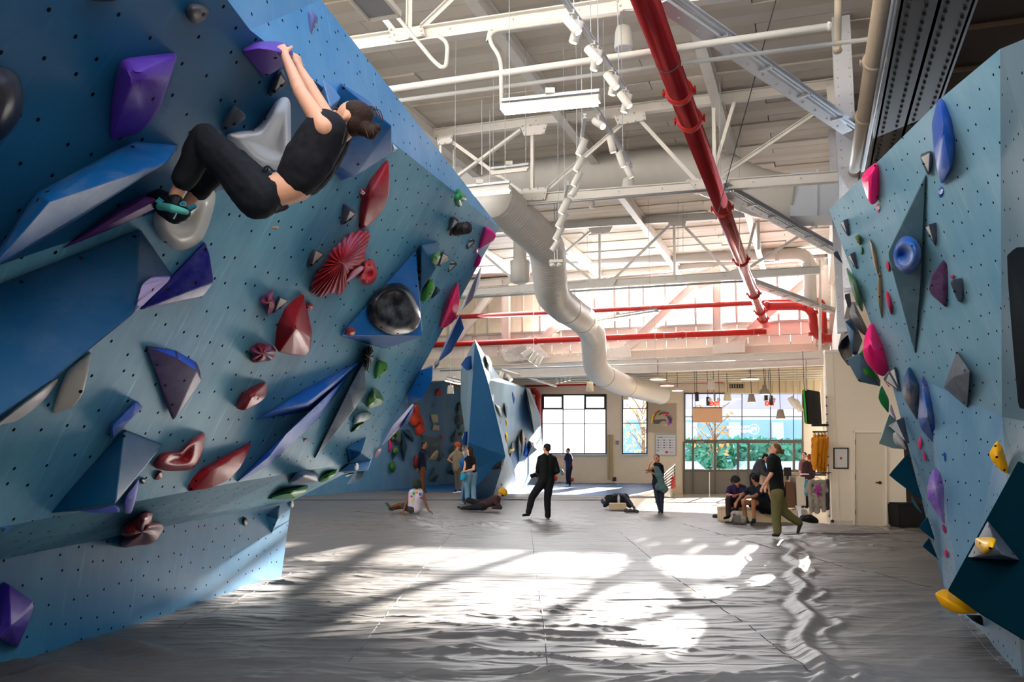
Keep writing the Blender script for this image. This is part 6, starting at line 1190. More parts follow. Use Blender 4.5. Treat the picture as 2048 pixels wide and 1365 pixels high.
def person(label, D, J, skin=SKIN1, top=None, sleeve='short', legs_=None, leglen='long', shoes=(40, 40, 44), hair=(40, 26, 18), hairstyle='short', face=(-1, 0, 0), up=None, vox=.013, s=1.0, female=False, hands=None, curl=None, baggy=1.0, hem=None, hat=None, wr=.02, hsz=1.0, rise=.35, cuff=.96):
    t = thing('person', label, 'person')
    P = {}
    for k, v in J.items(): P[k] = at(v[0], v[1], D + (v[2] if len(v) > 2 else 0))
    mid = lambda a, b: (P[a] + P[b]) / 2
    cs, ch = mid('shL', 'shR'), mid('hipL', 'hipR')
    f = Vector(face).normalized(); u = Vector(up).normalized() if up else (P['head'] - P['neck']).normalized(); f = (f - u * f.dot(u)).normalized(); r = f.cross(u)
    H = P['head']; hs = s * hsz
    sk = mat(skin, .5, bump=.05, bscale=60)
    bm = bmesh.new()
    # head
    ax = (r, f, u)
    sphere(bm, H + u * .025 * hs - f * .012 * hs, hs, .076, .094, .088, ax, 18, 14); sphere(bm, H + f * .03 * hs - u * .05 * hs, hs, .054, .058, .066, ax, 14, 10)
    cone(bm, H + f * .088 * hs + u * .012 * hs, H + f * .108 * hs - u * .022 * hs, .010 * hs, .015 * hs, 8); sphere(bm, H + f * .084 * hs - u * .058 * hs, hs, .024, .012, .013, ax, 10, 8)
    sphere(bm, H + f * .068 * hs - u * .098 * hs, hs, .022, .022, .018, ax, 10, 8)
    for sg in (-1, 1): sphere(bm, H + r * sg * .077 * hs - f * .012 * hs - u * .012 * hs, hs, .012, .02, .033, ax, 8, 8)
    cone(bm, P['neck'], H - u * .03 * hs - f * .015 * hs, .056 * s, .052 * s)
    sw = (P['shR'] - P['shL']).normalized(); fw_ = sw.cross((cs - ch).normalized()).normalized()
    chest = cs.lerp(ch, .24); waist = cs.lerp(ch, .66)
    if 'waist' in P: waist = P['waist']
    wf = .105 if female else .12
    for a, b, ra, rb in ((P['neck'], P['shL'], .05, .055), (P['neck'], P['shR'], .05, .055)): cone(bm, a, b.lerp(a, .12), ra * s, rb * s)
    def torso(b_, e=0, lo=1.0, flat=False):
        hw = (P['shR'] - P['shL']).length * .25
        for sg in (-1, 1):
            A = cs + sw * sg * hw; Bq = waist + sw * sg * .055 * s; Mq = A.lerp(Bq, .55); Cq = ch + sw * sg * .07 * s
            wr_ = .085 if female else .097
            path = [(A - (A - Bq).normalized() * .02, .095), (Mq, .105), (Bq, wr_), (Cq, .1)]
            tot = sum((path[i + 1][0] - path[i][0]).length for i in range(3)) * lo
            for i in range(3):
                a_, b_2 = path[i], path[i + 1]; L = (b_2[0] - a_[0]).length
                if tot <= 0: break
                f_ = min(1, tot / L); q = a_[0].lerp(b_2[0], f_); rq = a_[1] + (b_2[1] - a_[1]) * f_
                cone(b_, a_[0], q, (a_[1] + e) * s, (rq + e) * s, 18, flat=flat and f_ < 1); tot -= L
    torso(bm)
    for sd_ in 'LR':
        cone(bm, P['hip' + sd_], P['kn' + sd_], .086 * s, .056 * s); cone(bm, P['kn' + sd_], P['an' + sd_], .056 * s, .036 * s); sphere(bm, P['kn' + sd_].lerp(P['an' + sd_], .28) , .055 * s)
        cone(bm, P['hip' + sd_], ch, .09 * s, .1 * s)
        cone(bm, P['sh' + sd_], P['el' + sd_], .053 * s, .038 * s); cone(bm, P['el' + sd_], P['wr' + sd_], .040 * s, .025 * s); sphere(bm, P['el' + sd_].lerp(P['wr' + sd_], .2), .041 * s)
        # hand: palm, four fingers with a bend, thumb from the side of the palm
        w_ = P['wr' + sd_]; fa = (w_ - P['el' + sd_]).normalized(); hd = (P['ha' + sd_] - w_).normalized() if 'ha' + sd_ in P else fa
        cl = Vector((curl or {}).get(sd_, (0, 0, -1))); cl = (cl - hd * cl.dot(hd)); cl = cl.normalized() if cl.length > .1 else frame_of(hd)[2]
        sdv = hd.cross(cl).normalized(); pe = w_ + hd * .085 * s
        cone(bm, w_ + hd * .01, pe - hd * .01, .017 * s, .019 * s, 10, sq=2.1, sd=sdv)
        amt = (hands or {}).get(sd_, .5)
        for k, ln in enumerate((.068, .078, .073, .056)):
            b0 = pe + sdv * (k - 1.5) * .0205 * s; b1 = b0 + (hd * math.cos(amt * .8) + cl * math.sin(amt * .8)) * ln * .55 * s; b2 = b1 + (hd * math.cos(amt * 2.2) + cl * math.sin(amt * 2.2)) * ln * .5 * s
            cone(bm, b0, b1, .0098 * s, .0088 * s, 8); cone(bm, b1, b2, .0088 * s, .0072 * s, 8)
        tb = w_ + hd * .025 * s - sdv * .03 * s; t1 = tb + (hd * .6 - sdv * .7 + cl * .3).normalized() * .042 * s; t2 = t1 + (hd * .9 - sdv * .1 + cl * .4).normalized() * .032 * s
        cone(bm, tb, t1, .014 * s, .011 * s, 8); cone(bm, t1, t2, .011 * s, .009 * s, 8)
    skinned('body', bm, sk, t, vox, 5)
    # eyes and brows
    for sg in (-1, 1):
        bm = bmesh.new(); sphere(bm, H + f * .079 * hs + r * sg * .031 * hs + u * .012 * hs, .0125 * hs, 1, .8, .6, ax); obj('eye', bm, mat('1a1412', .3), t, True)
        bm = bmesh.new(); cone(bm, H + f * .084 * hs + r * sg * .018 * hs + u * .034 * hs, H + f * .074 * hs + r * sg * .046 * hs + u * .036 * hs, .005 * hs, .004 * hs, 6); obj('eyebrow', bm, mat(hair, .7), t)
    bm = bmesh.new(); sphere(bm, H + f * .095 * hs - u * .058 * hs, .018 * hs, 1, .35, .3, ax); obj('lips', bm, mat((150, 80, 72), .5), t, True)
    # clothing
    if top:
        bm = bmesh.new(); torso(bm, .022 * baggy, hem if hem is not None else 1.0)
        for a, b in ((P['neck'], P['shL']), (P['neck'], P['shR'])): cone(bm, a.lerp(b, .28), b.lerp(a, .1 if sleeve != 'none' else .42), .066 * s, .07 * s)
        for sd_ in 'LR':
            if sleeve != 'none':
                e_ = P['sh' + sd_].lerp(P['el' + sd_], .62 if sleeve == 'short' else 1.0); cone(bm, P['sh' + sd_], e_, .072 * s * (1 + .15 * (baggy - 1)), (.066 if sleeve == 'short' else .056) * s * baggy, flat=False)
                if sleeve == 'long': cone(bm, e_, P['el' + sd_].lerp(P['wr' + sd_], .92), .054 * s * baggy, .038 * s * baggy)
                if sleeve == 'mid': cone(bm, e_, P['el' + sd_].lerp(P['wr' + sd_], .45), .054 * s * baggy, .046 * s * baggy)
        skinned('shirt', bm, mat(top, .85, bump=.1, bscale=40, var=.12, vscale=6), t, vox * 1.05, 5, wr, 7)
    if legs_:
        bm = bmesh.new()
        for sg in (-1, 1): cone(bm, waist.lerp(ch, rise) + sw * sg * .05 * s, ch + sw * sg * .07 * s, (.1 if female else .108) * s, .112 * s, flat=rise > .36)
        for sd_ in 'LR':
            cone(bm, P['hip' + sd_], ch, .105 * s, .11 * s); k_, a_ = P['kn' + sd_], P['an' + sd_]
            if leglen == 'short': cone(bm, P['hip' + sd_], P['hip' + sd_].lerp(k_, .62), .106 * s * baggy, .09 * s * baggy)
            else:
                cone(bm, P['hip' + sd_], k_, .104 * s * baggy, .074 * s * baggy); cone(bm, k_, k_.lerp(a_, cuff), .074 * s * baggy, (.046 if leglen == 'tight' else .062) * s * baggy)
        skinned('trousers', bm, mat(legs_, .85, bump=.1, bscale=40, var=.12, vscale=6), t, vox * 1.05, 4, wr, 7)
    for sd_ in 'LR':
        if 'toe' + sd_ in P and shoes:
            a_, to = P['an' + sd_], P['toe' + sd_]; d_ = to - a_; bm = bmesh.new(); dn = (a_ - P['kn' + sd_]).normalized(); hl = a_ + dn * .045 * s
            side = d_.cross(dn).normalized() if d_.cross(dn).length > 1e-4 else Vector((1, 0, 0))
            cone(bm, hl - d_.normalized() * .02, to, .04 * s, .03 * s, 12, sq=1.15, sd=side); cone(bm, a_, hl, .042 * s, .042 * s)
            o = skinned('shoe', bm, mat(shoes, .6), t, vox, 3)
    # hair / hats
    bm = bmesh.new(); hm = mat(hair, .75, bump=.5, bscale=90, var=.3, vscale=25)
    if hat is None or hairstyle in ('locs', 'long'):
        sphere(bm, H + u * .045 * hs - f * .028 * hs, hs, .085, .092, .078, ax, 16, 12); sphere(bm, H - f * .055 * hs + u * .0 * hs, hs, .076, .05, .075, ax, 14, 10)
        if hairstyle == 'long':
            cone(bm, H - f * .05 * hs, H - f * .06 * hs - u * .17 * hs, .07 * hs, .055 * hs, sq=1.25, sd=r)
            for sg in (-1, 1): cone(bm, H + r * sg * .06 * hs - f * .02 * hs + u * .03 * hs, H + r * sg * .062 * hs - f * .03 * hs - u * .16 * hs, .03 * hs, .03 * hs)
        if hairstyle == 'bob': cone(bm, H - f * .045 * hs, H - f * .05 * hs - u * .09 * hs, .072 * hs, .05 * hs)
        if hairstyle == 'bun': sphere(bm, H - f * .145 * hs - u * .005 * hs, .042 * hs); sphere(bm, H - f * .10 * hs, .05 * hs); sphere(bm, H - f * .165 * hs + u * .03 * hs, .025 * hs)
        if hairstyle == 'pony': cone(bm, H - f * .09 * hs - u * .03 * hs, H - f * .11 * hs - u * .1 * hs, .04 * hs, .022 * hs)
        if hairstyle == 'locs':
            for k in range(34):
                a_ = 2 * math.pi * k / 34; rr_ = (.07 if k % 2 else .085) * hs; q = H + r * math.cos(a_) * rr_ + f * (math.sin(a_) * rr_ - .015) + u * .03 * hs
                if math.sin(a_) > .75: continue
                cone(bm, H + (q - H) * .5 + u * .07 * hs, q, .018, .02, 8); cone(bm, q, q + (q - H) * .35 - u * (.12 + .05 * ((k * 7) % 3) / 2) * hs, .02, .013, 8)
        skinned('hair', bm, hm, t, vox * (.75 if hairstyle == 'locs' else .9), 2 if hairstyle == 'locs' else 4)
    else: bm.free()
    if hat is not None:
        bm = bmesh.new(); sphere(bm, H + u * .05 * hs - f * .015 * hs, hs, .09, .104, .085, ax, 18, 12); cone(bm, H + u * .028 * hs + f * .03 * hs, H + u * .022 * hs - f * .06 * hs, .088 * hs, .085 * hs)
        skinned('beanie', bm, mat(hat, .9, bump=.4, bscale=70), t, vox * .9, 4)
        if hairstyle != 'none' and hairstyle not in ('locs', 'long'):
            bm = bmesh.new(); sphere(bm, H - f * .05 * hs - u * .03 * hs, hs, .07, .045, .05, ax, 14, 10); skinned('hair', bm, hm, t, vox, 3)
    return t, P, (r, f, u)
def dpx(Z, **k): return {n: (Z[0] + v[0] / Z[2], Z[1] + v[1] / Z[2]) + tuple(v[2:]) for n, v in k.items()}
A5 = (1020, 860, 5.689); A6 = (1400, 840, 5.25); A7 = (1230, 680, 3.412)

# -- the climber hanging from the blue wall
DC = 4.55
t, P, ax = person('woman in black cropped tee and black trousers hanging from a purple hold', DC, dpx(Z6,
    head=(1180, 592, .02), neck=(1140, 668, .03), shL=(1030, 640, -.14), shR=(1100, 668, .17), elL=(893, 425, -.02), elR=(955, 410, .26), wrL=(800, 205, .24), wrR=(875, 268, .42), haL=(738, 118, .32), haR=(862, 185, .47),
    waist=(862, 985, .02), hipL=(645, 1050, -.08), hipR=(655, 1030, .1), knL=(325, 705, .06), knR=(445, 800, .3), anL=(150, 1045, .14), anR=(225, 1088, .28), toeL=(55, 1085, .34), toeR=(150, 1165, .24)),
    skin=(216, 160, 132), top=(20, 20, 28), sleeve='none', legs_=(18, 20, 26), shoes=None, hair=(46, 28, 20), hairstyle='bun', face=(-.9, .12, .32), up=(.5, .03, .85), vox=.0075, s=.97, female=True, hands={'L': .75, 'R': .9}, curl={'L': (-.35, .8, .45), 'R': (-.6, .6, .3)}, hem=.50, baggy=1.16, wr=.034, cuff=.70, hsz=1.0, rise=.43)
r_, f_, u_ = ax; H = P['head']
bm = bmesh.new()   # loose strands round the bun
for k in range(9):
    a = H - f_ * .1 + u_ * .01 + r_ * (.01 * (k - 4)); b = a - f_ * (.07 + .01 * (k % 3)) + u_ * (.03 * ((k % 5) - 2)); tube(bm, smoothpath([a, a.lerp(b, .5) + u_ * .02 * (k % 2), b], 4), .0022, 5)
for k in range(6):
    a = H + u_ * .11 - f_ * (.02 + .012 * k); tube(bm, smoothpath([a, a - f_ * .04 + u_ * .006 * (k % 3), a - f_ * .09 - u_ * .03], 4), .003, 5)
o = obj('loose_strands', bm, mat((60, 38, 26), .6), t); o['kind'] = 'stuff'
bm = bmesh.new(); tube(bm, [at(*zz(Z6, x, y), DC - .12) for x, y in ((1165, 640), (1150, 700), (1142, 735))], .003, 5); obj('hair_strand', bm, mat((46, 28, 20), .6), t)
def shoe_part(name, pts, m, D=DC, rs=None, sq=1.0, vox=.006):
    bm = bmesh.new()
    for (a, b, ra, rb) in pts: cone(bm, at(*zz(Z6, a[0], a[1]), D + a[2]), at(*zz(Z6, b[0], b[1]), D + b[2]), ra, rb, 12)
    return skinned(name, bm, m, t, vox, 4)
sh = shoe_part('climbing_shoe', [((150, 1085, .12), (95, 1100, .2), .046, .048), ((90, 1112, .16), (150, 1150, .1), .055, .058), ((150, 1150, .1), (198, 1152, .08), .055, .04), ((70, 1100, .24), (50, 1095, .3), .045, .035)], mat((20, 22, 28), .5))
sh2 = shoe_part('shoe_side_panel', [((62, 1108, .11), (140, 1122, .035), .024, .024), ((140, 1122, .035), (215, 1140, .035), .024, .016)], mat((80, 170, 160), .5))
bm = bmesh.new(); tube(bm, smoothpath([at(*zz(Z6, x, y), DC + .03) for x, y in ((158, 1110), (156, 1150), (140, 1182))], 5), .004, 6); obj('shoe_seam', bm, mat((130, 150, 160), .5), t)
sh3 = shoe_part('climbing_shoe', [((115, 1085, .16), (60, 1050, .3), .05, .045), ((60, 1050, .3), (10, 1050, .36), .046, .03)], mat((22, 20, 26), .5))
bm = bmesh.new()
for (a, b) in (((55, 1060), (75, 1075)), ((45, 1070), (70, 1085)), ((38, 1078), (62, 1092))): cone(bm, at(*zz(Z6, *a), DC + .1), at(*zz(Z6, *b), DC + .1), .006, .006, 6)
o = obj('shoe_laces', bm, mat((50, 160, 170), .5), t); o['kind'] = 'stuff'
bm = bmesh.new(); tube(bm, smoothpath([at(*zz(Z6, x, y), DC + .05) for x, y in ((175, 1095), (195, 1082), (212, 1088), (205, 1103), (180, 1100))], 5), .004, 6); obj('pull_loop', bm, mat((40, 150, 180), .5), t)
bm = bmesh.new(); cone(bm, at(*zz(Z6, 230, 1122), DC + .12), at(*zz(Z6, 262, 1108), DC + .12), .018, .014, 8); obj('pull_tab', bm, mat((24, 110, 140), .5), t)
bm = bmesh.new(); bar(bm, at(*zz(Z6, 148, 1092), DC + .04), at(*zz(Z6, 164, 1050), DC + .04), .025, .006, Vector((0, 1, 0))); obj('heel_tab', bm, DARK, t)
bm = bmesh.new(); tube(bm, smoothpath([at(*zz(Z6, x, y), DC - .12) for x, y in ((735, 900), (700, 870), (672, 885), (655, 905))], 5), .006, 6); tube(bm, smoothpath([at(*zz(Z6, x, y), DC - .1) for x, y in ((700, 880), (690, 900), (670, 895))], 4), .005, 6); obj('drawstring', bm, mat((30, 30, 36), .8), t)
bm = bmesh.new(); cone(bm, at(*zz(Z6, 728, 1234), DC - .02), at(*zz(Z6, 755, 1235), DC - .02), .006, .008, 8); obj('zip_pull', bm, mat((170, 140, 110), .4), t)

# -- people on the mats
person('man in black long-sleeved top seen from behind, holding a camera, feet apart', 21.2, dpx(A5,
    head=(415, 215), neck=(420, 285), shL=(345, 330, -.05), shR=(500, 330, .05), elL=(320, 440, .05), elR=(540, 470, .0), wrL=(318, 515, .2), wrR=(490, 505, .22), hipL=(385, 575), hipR=(450, 575), knL=(250, 770, -.1), knR=(425, 785, .05), anL=(210, 945, -.15), anR=(430, 985, .05), toeL=(150, 975, -.3), toeR=(425, 1005, -.1)),
    skin=SKIN1, top=(14, 14, 17), sleeve='long', legs_=(18, 18, 20), shoes=(20, 30, 34), hair=(34, 22, 18), face=(-.7, .7, 0), baggy=1.15)
person('far man in navy tee and dark trousers by the window, looking left', 42.5, dpx(A5,
    head=(658, 240), neck=(665, 272), shL=(640, 300, -.12), shR=(690, 300, .12), elL=(622, 360, -.1), elR=(708, 370, .1), wrL=(598, 430, -.1), wrR=(718, 425, .05), hipL=(655, 430), hipR=(688, 430), knL=(650, 520), knR=(678, 520), anL=(655, 600), anR=(680, 622), toeL=(635, 612), toeR=(680, 638)),
    skin=SKIN1, top=(24, 34, 60), legs_=(20, 22, 34), hair=(40, 26, 20), face=(-1, -.1, .25), vox=.02, s=1.0)
person('woman in black vest and wide light jeans standing with a blue chalk bag', 26.4, dpx(M_,
    head=(848, 690), neck=(852, 742), shL=(822, 768, -.05), shR=(888, 770, .05), elL=(808, 835, -.1), elR=(884, 850, -.12), wrL=(796, 872, -.15), wrR=(812, 866, -.2), hipL=(840, 885, -.05), hipR=(880, 885, .08), knL=(826, 985, -.05), knR=(878, 990, .1), anL=(832, 1105), anR=(886, 1110), toeL=(810, 1140), toeR=(880, 1142)),
    skin=(226, 176, 150), top=(20, 18, 22), sleeve='none', legs_=(110, 150, 176), hair=(52, 30, 24), hairstyle='long', face=(-1, .25, .05), female=True, hem=.8, baggy=1.2, s=1.0, shoes=(60, 60, 66))
person('man in navy jacket and brown trousers standing by the background wall, in profile', 35.0, dpx(M_,
    head=(464, 640), neck=(458, 678), shL=(436, 712, -.16), shR=(458, 710, .18), elL=(418, 790, -.2), elR=(440, 790, .2), wrL=(408, 838, -.1), wrR=(420, 845, .1), hipL=(448, 840, -.1), hipR=(452, 840, .1), knL=(448, 935, -.1), knR=(456, 935, .1), anL=(446, 1030, -.1), anR=(458, 1030, .1), toeL=(466, 1048, -.1), toeR=(480, 1045, .1)),
    skin=SKIN2, top=(16, 26, 44), sleeve='long', legs_=(120, 74, 52), hair=(44, 26, 20), face=(1, -.1, .05), s=1.08, vox=.016)
person('man with orange beanie, grey tee and hand on hip before the background wall', 36.5, dpx(M_,
    head=(750, 648), neck=(742, 690), shL=(706, 722, -.08), shR=(772, 716, .1), elL=(668, 768, -.1), elR=(796, 764, .12), wrL=(722, 806, -.05), wrR=(776, 812, .1), hipL=(736, 842), hipR=(764, 842), knL=(740, 930), knR=(768, 928), anL=(738, 1020), anR=(770, 1012), toeL=(725, 1036), toeR=(775, 1028)),
    skin=(220, 160, 126), top=(160, 144, 120), legs_=(112, 98, 84), hair=(60, 34, 20), hat=(190, 82, 44), face=(1, -.2, .12), s=1.1, vox=.016)
person('person with ginger hair and cream top half hidden behind the woman in jeans', 38.5, dpx(M_,
    head=(803, 668), neck=(802, 700), shL=(786, 722), shR=(836, 722), elL=(790, 770), elR=(850, 770), wrL=(796, 800), wrR=(845, 810), hipL=(800, 830), hipR=(826, 830), knL=(800, 915), knR=(826, 915), anL=(800, 995), anR=(826, 995), toeL=(795, 1010), toeR=(830, 1010)),
    skin=(220, 160, 126), top=(214, 200, 176), legs_=(40, 40, 48), hair=(150, 80, 40), face=(-1, .3, 0), s=1.05, vox=.02)
t, P, ax = person('seated person with green locs and a printed sleeveless top, back to the camera', 23.2, dpx(M_,
    head=(400, 968), neck=(400, 1022), shL=(338, 1052, 0), shR=(450, 1052, 0), elL=(312, 1130, -.05), elR=(472, 1132, -.05), wrL=(288, 1205, -.12), wrR=(500, 1203, -.12), haL=(268, 1228, -.2), haR=(540, 1222, -.15), hipL=(350, 1185, 0), hipR=(402, 1188, .05), knL=(262, 1150, .25), knR=(270, 1170, .45), anL=(180, 1172, .5), anR=(195, 1190, .7), toeL=(140, 1140, .5), toeR=(165, 1190, .75)),
    skin=SKIN3, top=(196, 186, 196), sleeve='none', legs_=(66, 62, 62), leglen='short', shoes=(56, 76, 66), hair=(30, 44, 34), hairstyle='locs', face=(-.2, 1, .25), baggy=1.1, vox=.012, s=1.0, hsz=1.05)
o = None
for i, (w, c) in enumerate((('/', 'd8d02c'), ('*', 'c63a8a'), ('o', '38a04a'), ('^', 'e07a28'), ('x', '3a62c0'), ('~', 'a03ac0'))):
    a_ = math.pi * (1.15 - i * .23); cc = P['neck'].lerp((P['hipL'] + P['hipR']) / 2, .42); n_ = -(Vector((-.2, 1, 0)).normalized())
    bm = bmesh.new(); q = cc + Vector((math.cos(a_) * .12, 0, math.sin(a_) * .13)) + n_ * .125; sphere(bm, q, .034, 1, .25, .8 if i % 2 else 1.3, None, 8, 6); obj('shirt_print', bm, mat(c, .7), t)
person('person in yellow beanie reclining on the mat on one elbow, looking up left', 24.3, dpx(M_,
    head=(1128, 1050), neck=(1100, 1082), shL=(1060, 1108, -.15), shR=(1092, 1098, .2), elL=(1112, 1178, -.15), elR=(1095, 1160, .25), wrL=(1040, 1178, -.1), wrR=(1030, 1160, .2), hipL=(965, 1165, -.08), hipR=(968, 1160, .12), knL=(865, 1178, -.05), knR=(842, 1112, .15), anL=(795, 1182, 0), anR=(915, 1160, .3), toeL=(752, 1172, 0), toeR=(880, 1185, .3)),
    skin=SKIN2, top=(62, 44, 48), sleeve='long', legs_=(30, 30, 36), leglen='tight', shoes=(50, 50, 50), hair=(40, 26, 20), hat=(206, 158, 34), face=(-.9, .2, .5), up=(.45, 0, .9), female=True, vox=.012)
t, P, ax = person('woman in black tank top with phone, hand raised to her face, by the railing', 23.4, dpx(A7,
    head=(283, 812), neck=(288, 845), shL=(265, 866, -.1), shR=(318, 868, .05), elL=(216, 905, -.2), elR=(310, 938, -.1), wrL=(236, 845, -.2), wrR=(250, 905, -.2), haL=(252, 815, -.14), haR=(228, 898, -.24), hipL=(278, 985), hipR=(312, 985), knL=(290, 1080), knR=(318, 1080), anL=(305, 1160), anR=(320, 1162), toeL=(300, 1178), toeR=(322, 1180)),
    skin=(206, 146, 112), top=(20, 22, 34), sleeve='none', legs_=(40, 46, 66), leglen='tight', hair=(96, 62, 44), hairstyle='bob', face=(-.45, -.9, -.05), female=True, s=.94, hem=.95)
bm = bmesh.new(); box(bm, P['haR'] + Vector((-.02, -.05, .03)), .15, .08, .012); tag(obj('phone', bm, mat('15161a', .3)), 'dark phone in the hand of the woman by the railing', 'phone')
bm = bmesh.new(); J_ = [at(*zz(A7, x, y), 23.15) for x, y in ((285, 880), (300, 925), (315, 960), (325, 1010), (338, 1020), (300, 1005))]
for a, b in zip(J_, J_[1:]): cone(bm, a, b, .07, .1, 12, sq=.6)
tag(skinned('jacket', bm, mat((84, 112, 112), .8, var=.3, vscale=12), None, .014, 4, .05, 9), 'grey-green jacket draped over the arm of the woman by the railing', 'jacket')
person('man in purple tee and dark beanie sitting on the wooden box, facing us', 21.0, dpx(A6,
    head=(376, 645), neck=(386, 695), shL=(312, 728, 0), shR=(462, 720, .1), elL=(288, 795, -.15), elR=(470, 780, -.1), wrL=(330, 792, -.4), wrR=(392, 790, -.35), hipL=(345, 920, .1), hipR=(410, 920, .1), knL=(298, 838, -.35), knR=(408, 838, -.35), anL=(300, 1000, -.3), anR=(350, 985, -.25), toeL=(258, 1035, -.5), toeR=(320, 1030, -.4)),
    skin=SKIN2, top=(48, 34, 74), sleeve='short', legs_=(58, 40, 42), shoes=(28, 26, 30), hair=(20, 16, 16), hat=(38, 38, 42), face=(.45, -.85, -.1), vox=.012, hands={'L': .6, 'R': .6})
person('man in dark tee and shorts sitting on the box with arms over his knees', 20.3, dpx(A6,
    head=(578, 628), neck=(600, 690), shL=(520, 735, .15), shR=(680, 745, -.1), elL=(440, 790, .0), elR=(570, 805, -.35), wrL=(388, 860, -.1), wrR=(468, 825, -.4), haL=(368, 905, -.15), haR=(448, 880, -.42), hipL=(690, 935, .15), hipR=(705, 935, -.1), knL=(455, 855, .05), knR=(560, 860, -.3), anL=(482, 1030, .1), anR=(565, 1045, -.3), toeL=(505, 1075, -.05), toeR=(535, 1085, -.45)),
    skin=SKIN2, top=(24, 28, 38), sleeve='short', legs_=(16, 16, 20), leglen='short', shoes=(36, 56, 64), hair=(20, 16, 14), face=(-.5, .8, 0), vox=.012, hat=None, hands={'L': .3, 'R': .4})
t, P, ax = person('walking man in black tee and olive trousers, one climbing shoe lifted behind', 16.7, dpx(A6,
    head=(780, 315), neck=(768, 372), shL=(752, 425, -.2), shR=(790, 425, .2), elL=(748, 570, -.22), elR=(760, 590, .2), wrL=(672, 690, -.28), wrR=(700, 685, .1), haL=(640, 735, -.3), haR=(680, 735, .08), hipL=(812, 775, -.1), hipR=(826, 775, .1), knL=(800, 985, -.05), knR=(880, 965, .1), anL=(812, 1180, -.05), anR=(1035, 1080, .15), toeL=(770, 1212, -.05), toeR=(1028, 1180, .15)),
    skin=(214, 154, 122), top=(18, 18, 21), sleeve='short', legs_=(112, 104, 62), shoes=(44, 42, 44), hair=(120, 76, 44), hairstyle='bun', face=(-1, .05, .12), baggy=1.18, vox=.011, s=1.0)
person('man in grey hoodie bending over the front desk', 26.0, dpx(A6,
    head=(690, 405), neck=(668, 432), shL=(628, 450, -.15), shR=(650, 450, .18), elL=(660, 560, -.15), elR=(690, 555, .2), wrL=(705, 585, -.2), wrR=(715, 580, .1), hipL=(565, 600, -.1), hipR=(575, 600, .1), knL=(570, 760, -.1), knR=(575, 760, .1), anL=(572, 950, -.1), anR=(580, 950, .1)),
    skin=SKIN1, top=(66, 66, 72), sleeve='long', legs_=(24, 24, 28), shoes=None, hair=(24, 20, 18), face=(.7, -.4, -.7), up=(.6, 0, .8), baggy=1.25, vox=.013, s=1.05)
person('dark-haired man in mauve shirt looking down behind the front desk', 33.0, dpx(A6,
    head=(1090, 378), neck=(1088, 425), shL=(1062, 455, -.1), shR=(1112, 455, .1), elL=(1048, 560, -.1), elR=(1120, 560, .1), wrL=(1034, 640, -.15), wrR=(1110, 640, -.1), hipL=(1076, 650), hipR=(1106, 650), knL=(1076, 780), knR=(1106, 780), anL=(1080, 900), anR=(1110, 900), toeL=(1070, 920), toeR=(1105, 920)),
    skin=(206, 160, 140), top=(130, 84, 96), legs_=(24, 24, 30), hair=(22, 20, 22), face=(-.6, -.6, -.35), vox=.016, s=1.08)
person('person in dark maroon jacket with auburn hair, back turned, beside the clothes rail', 32.0, dpx(A6,
    head=(1146, 400), neck=(1142, 440), shL=(1096, 470), shR=(1184, 472), elL=(1086, 570), elR=(1192, 570), wrL=(1092, 640), wrR=(1184, 640), hipL=(1120, 665), hipR=(1158, 665), knL=(1120, 790), knR=(1152, 790), anL=(1122, 905), anR=(1154, 905), toeL=(1115, 922), toeR=(1150, 922)),
    skin=(206, 150, 120), top=(54, 30, 40), sleeve='long', legs_=(28, 26, 32), hair=(120, 60, 34), face=(-.2, 1, 0), vox=.016, s=1.1, baggy=1.15)
# ------------------------------------------------------------------ things at hand on the mats
def boxthing(name, label, cat, px0, py0, px1, py1, D, dep, m, zt=None, par=None, ax=None):
    a, b = at(px0, py0, D), at(px1, py1, D); bm = bmesh.new(); c = (a + b) / 2 + Vector((0, dep / 2, 0))
    box(bm, c, abs(b.x - a.x), dep, abs(a.z - b.z)); bmesh.ops.bevel(bm, geom=bm.edges[:], offset=min(.012, dep / 6), segments=1, affect='EDGES')
    o = obj(name, bm, m, par)
    if label: tag(o, label, cat)
    return o
WOOD = mat('d4b995', .55, var=.15, vscale=6)
bench = thing('bench', 'low pale plywood box seat under the two sitting men', 'seat')
a, b = at(1444, 1030, 21.0), at(1595, 1034, 20.2); d_ = (b - a); d_.z = 0
for nm, off in (('front_board', 0), ('back_board', .42)):
    bm = bmesh.new(); p = Vector((a.x, a.y + off, .15)); q = Vector((b.x, b.y + off, .15)); bar(bm, p, q, .03, .30); obj(nm, bm, WOOD, bench)
bm = bmesh.new(); bar(bm, Vector((a.x, a.y + .21, .31)), Vector((b.x, b.y + .21, .31)), .48, .03); obj('seat_board', bm, WOOD, bench)
bm = bmesh.new()
for p in (a, b): box(bm, Vector((p.x, p.y + .21, .15)), .03, .42, .28)
obj('end_board', bm, WOOD, bench); 
def lump(name, label, cat, D, Z, pts, m, vox=.012, wr=.03, par=None, it=4, wsc=8):
    bm = bmesh.new()
    for x, y, d, r, x2, y2, d2, r2 in pts: cone(bm, at(*zz(Z, x, y), D + d), at(*zz(Z, x2, y2), D + d2), r, r2, 12)
    o = skinned(name, bm, m, par, vox, it, wr, wsc)
    if label: tag(o, label, cat)
    return o
bk = thing('backpack', 'pale patterned rucksack on the mat at the sitting men feet', 'backpack')
lump('pack_body', None, None, 19.9, A6, [(350, 990, 0, .06, 430, 990, 0, .07), (350, 1050, 0, .09, 440, 1055, 0, .1), (370, 1000, .1, .1, 400, 1060, .1, .1)], mat((176, 164, 150), .8, var=.5, vscale=14), par=bk)
bm = bmesh.new(); box(bm, at(*zz(A6, 390, 1040), 19.78), .16, .02, .14); obj('front_pocket', bm, mat((120, 112, 106), .8), bk)
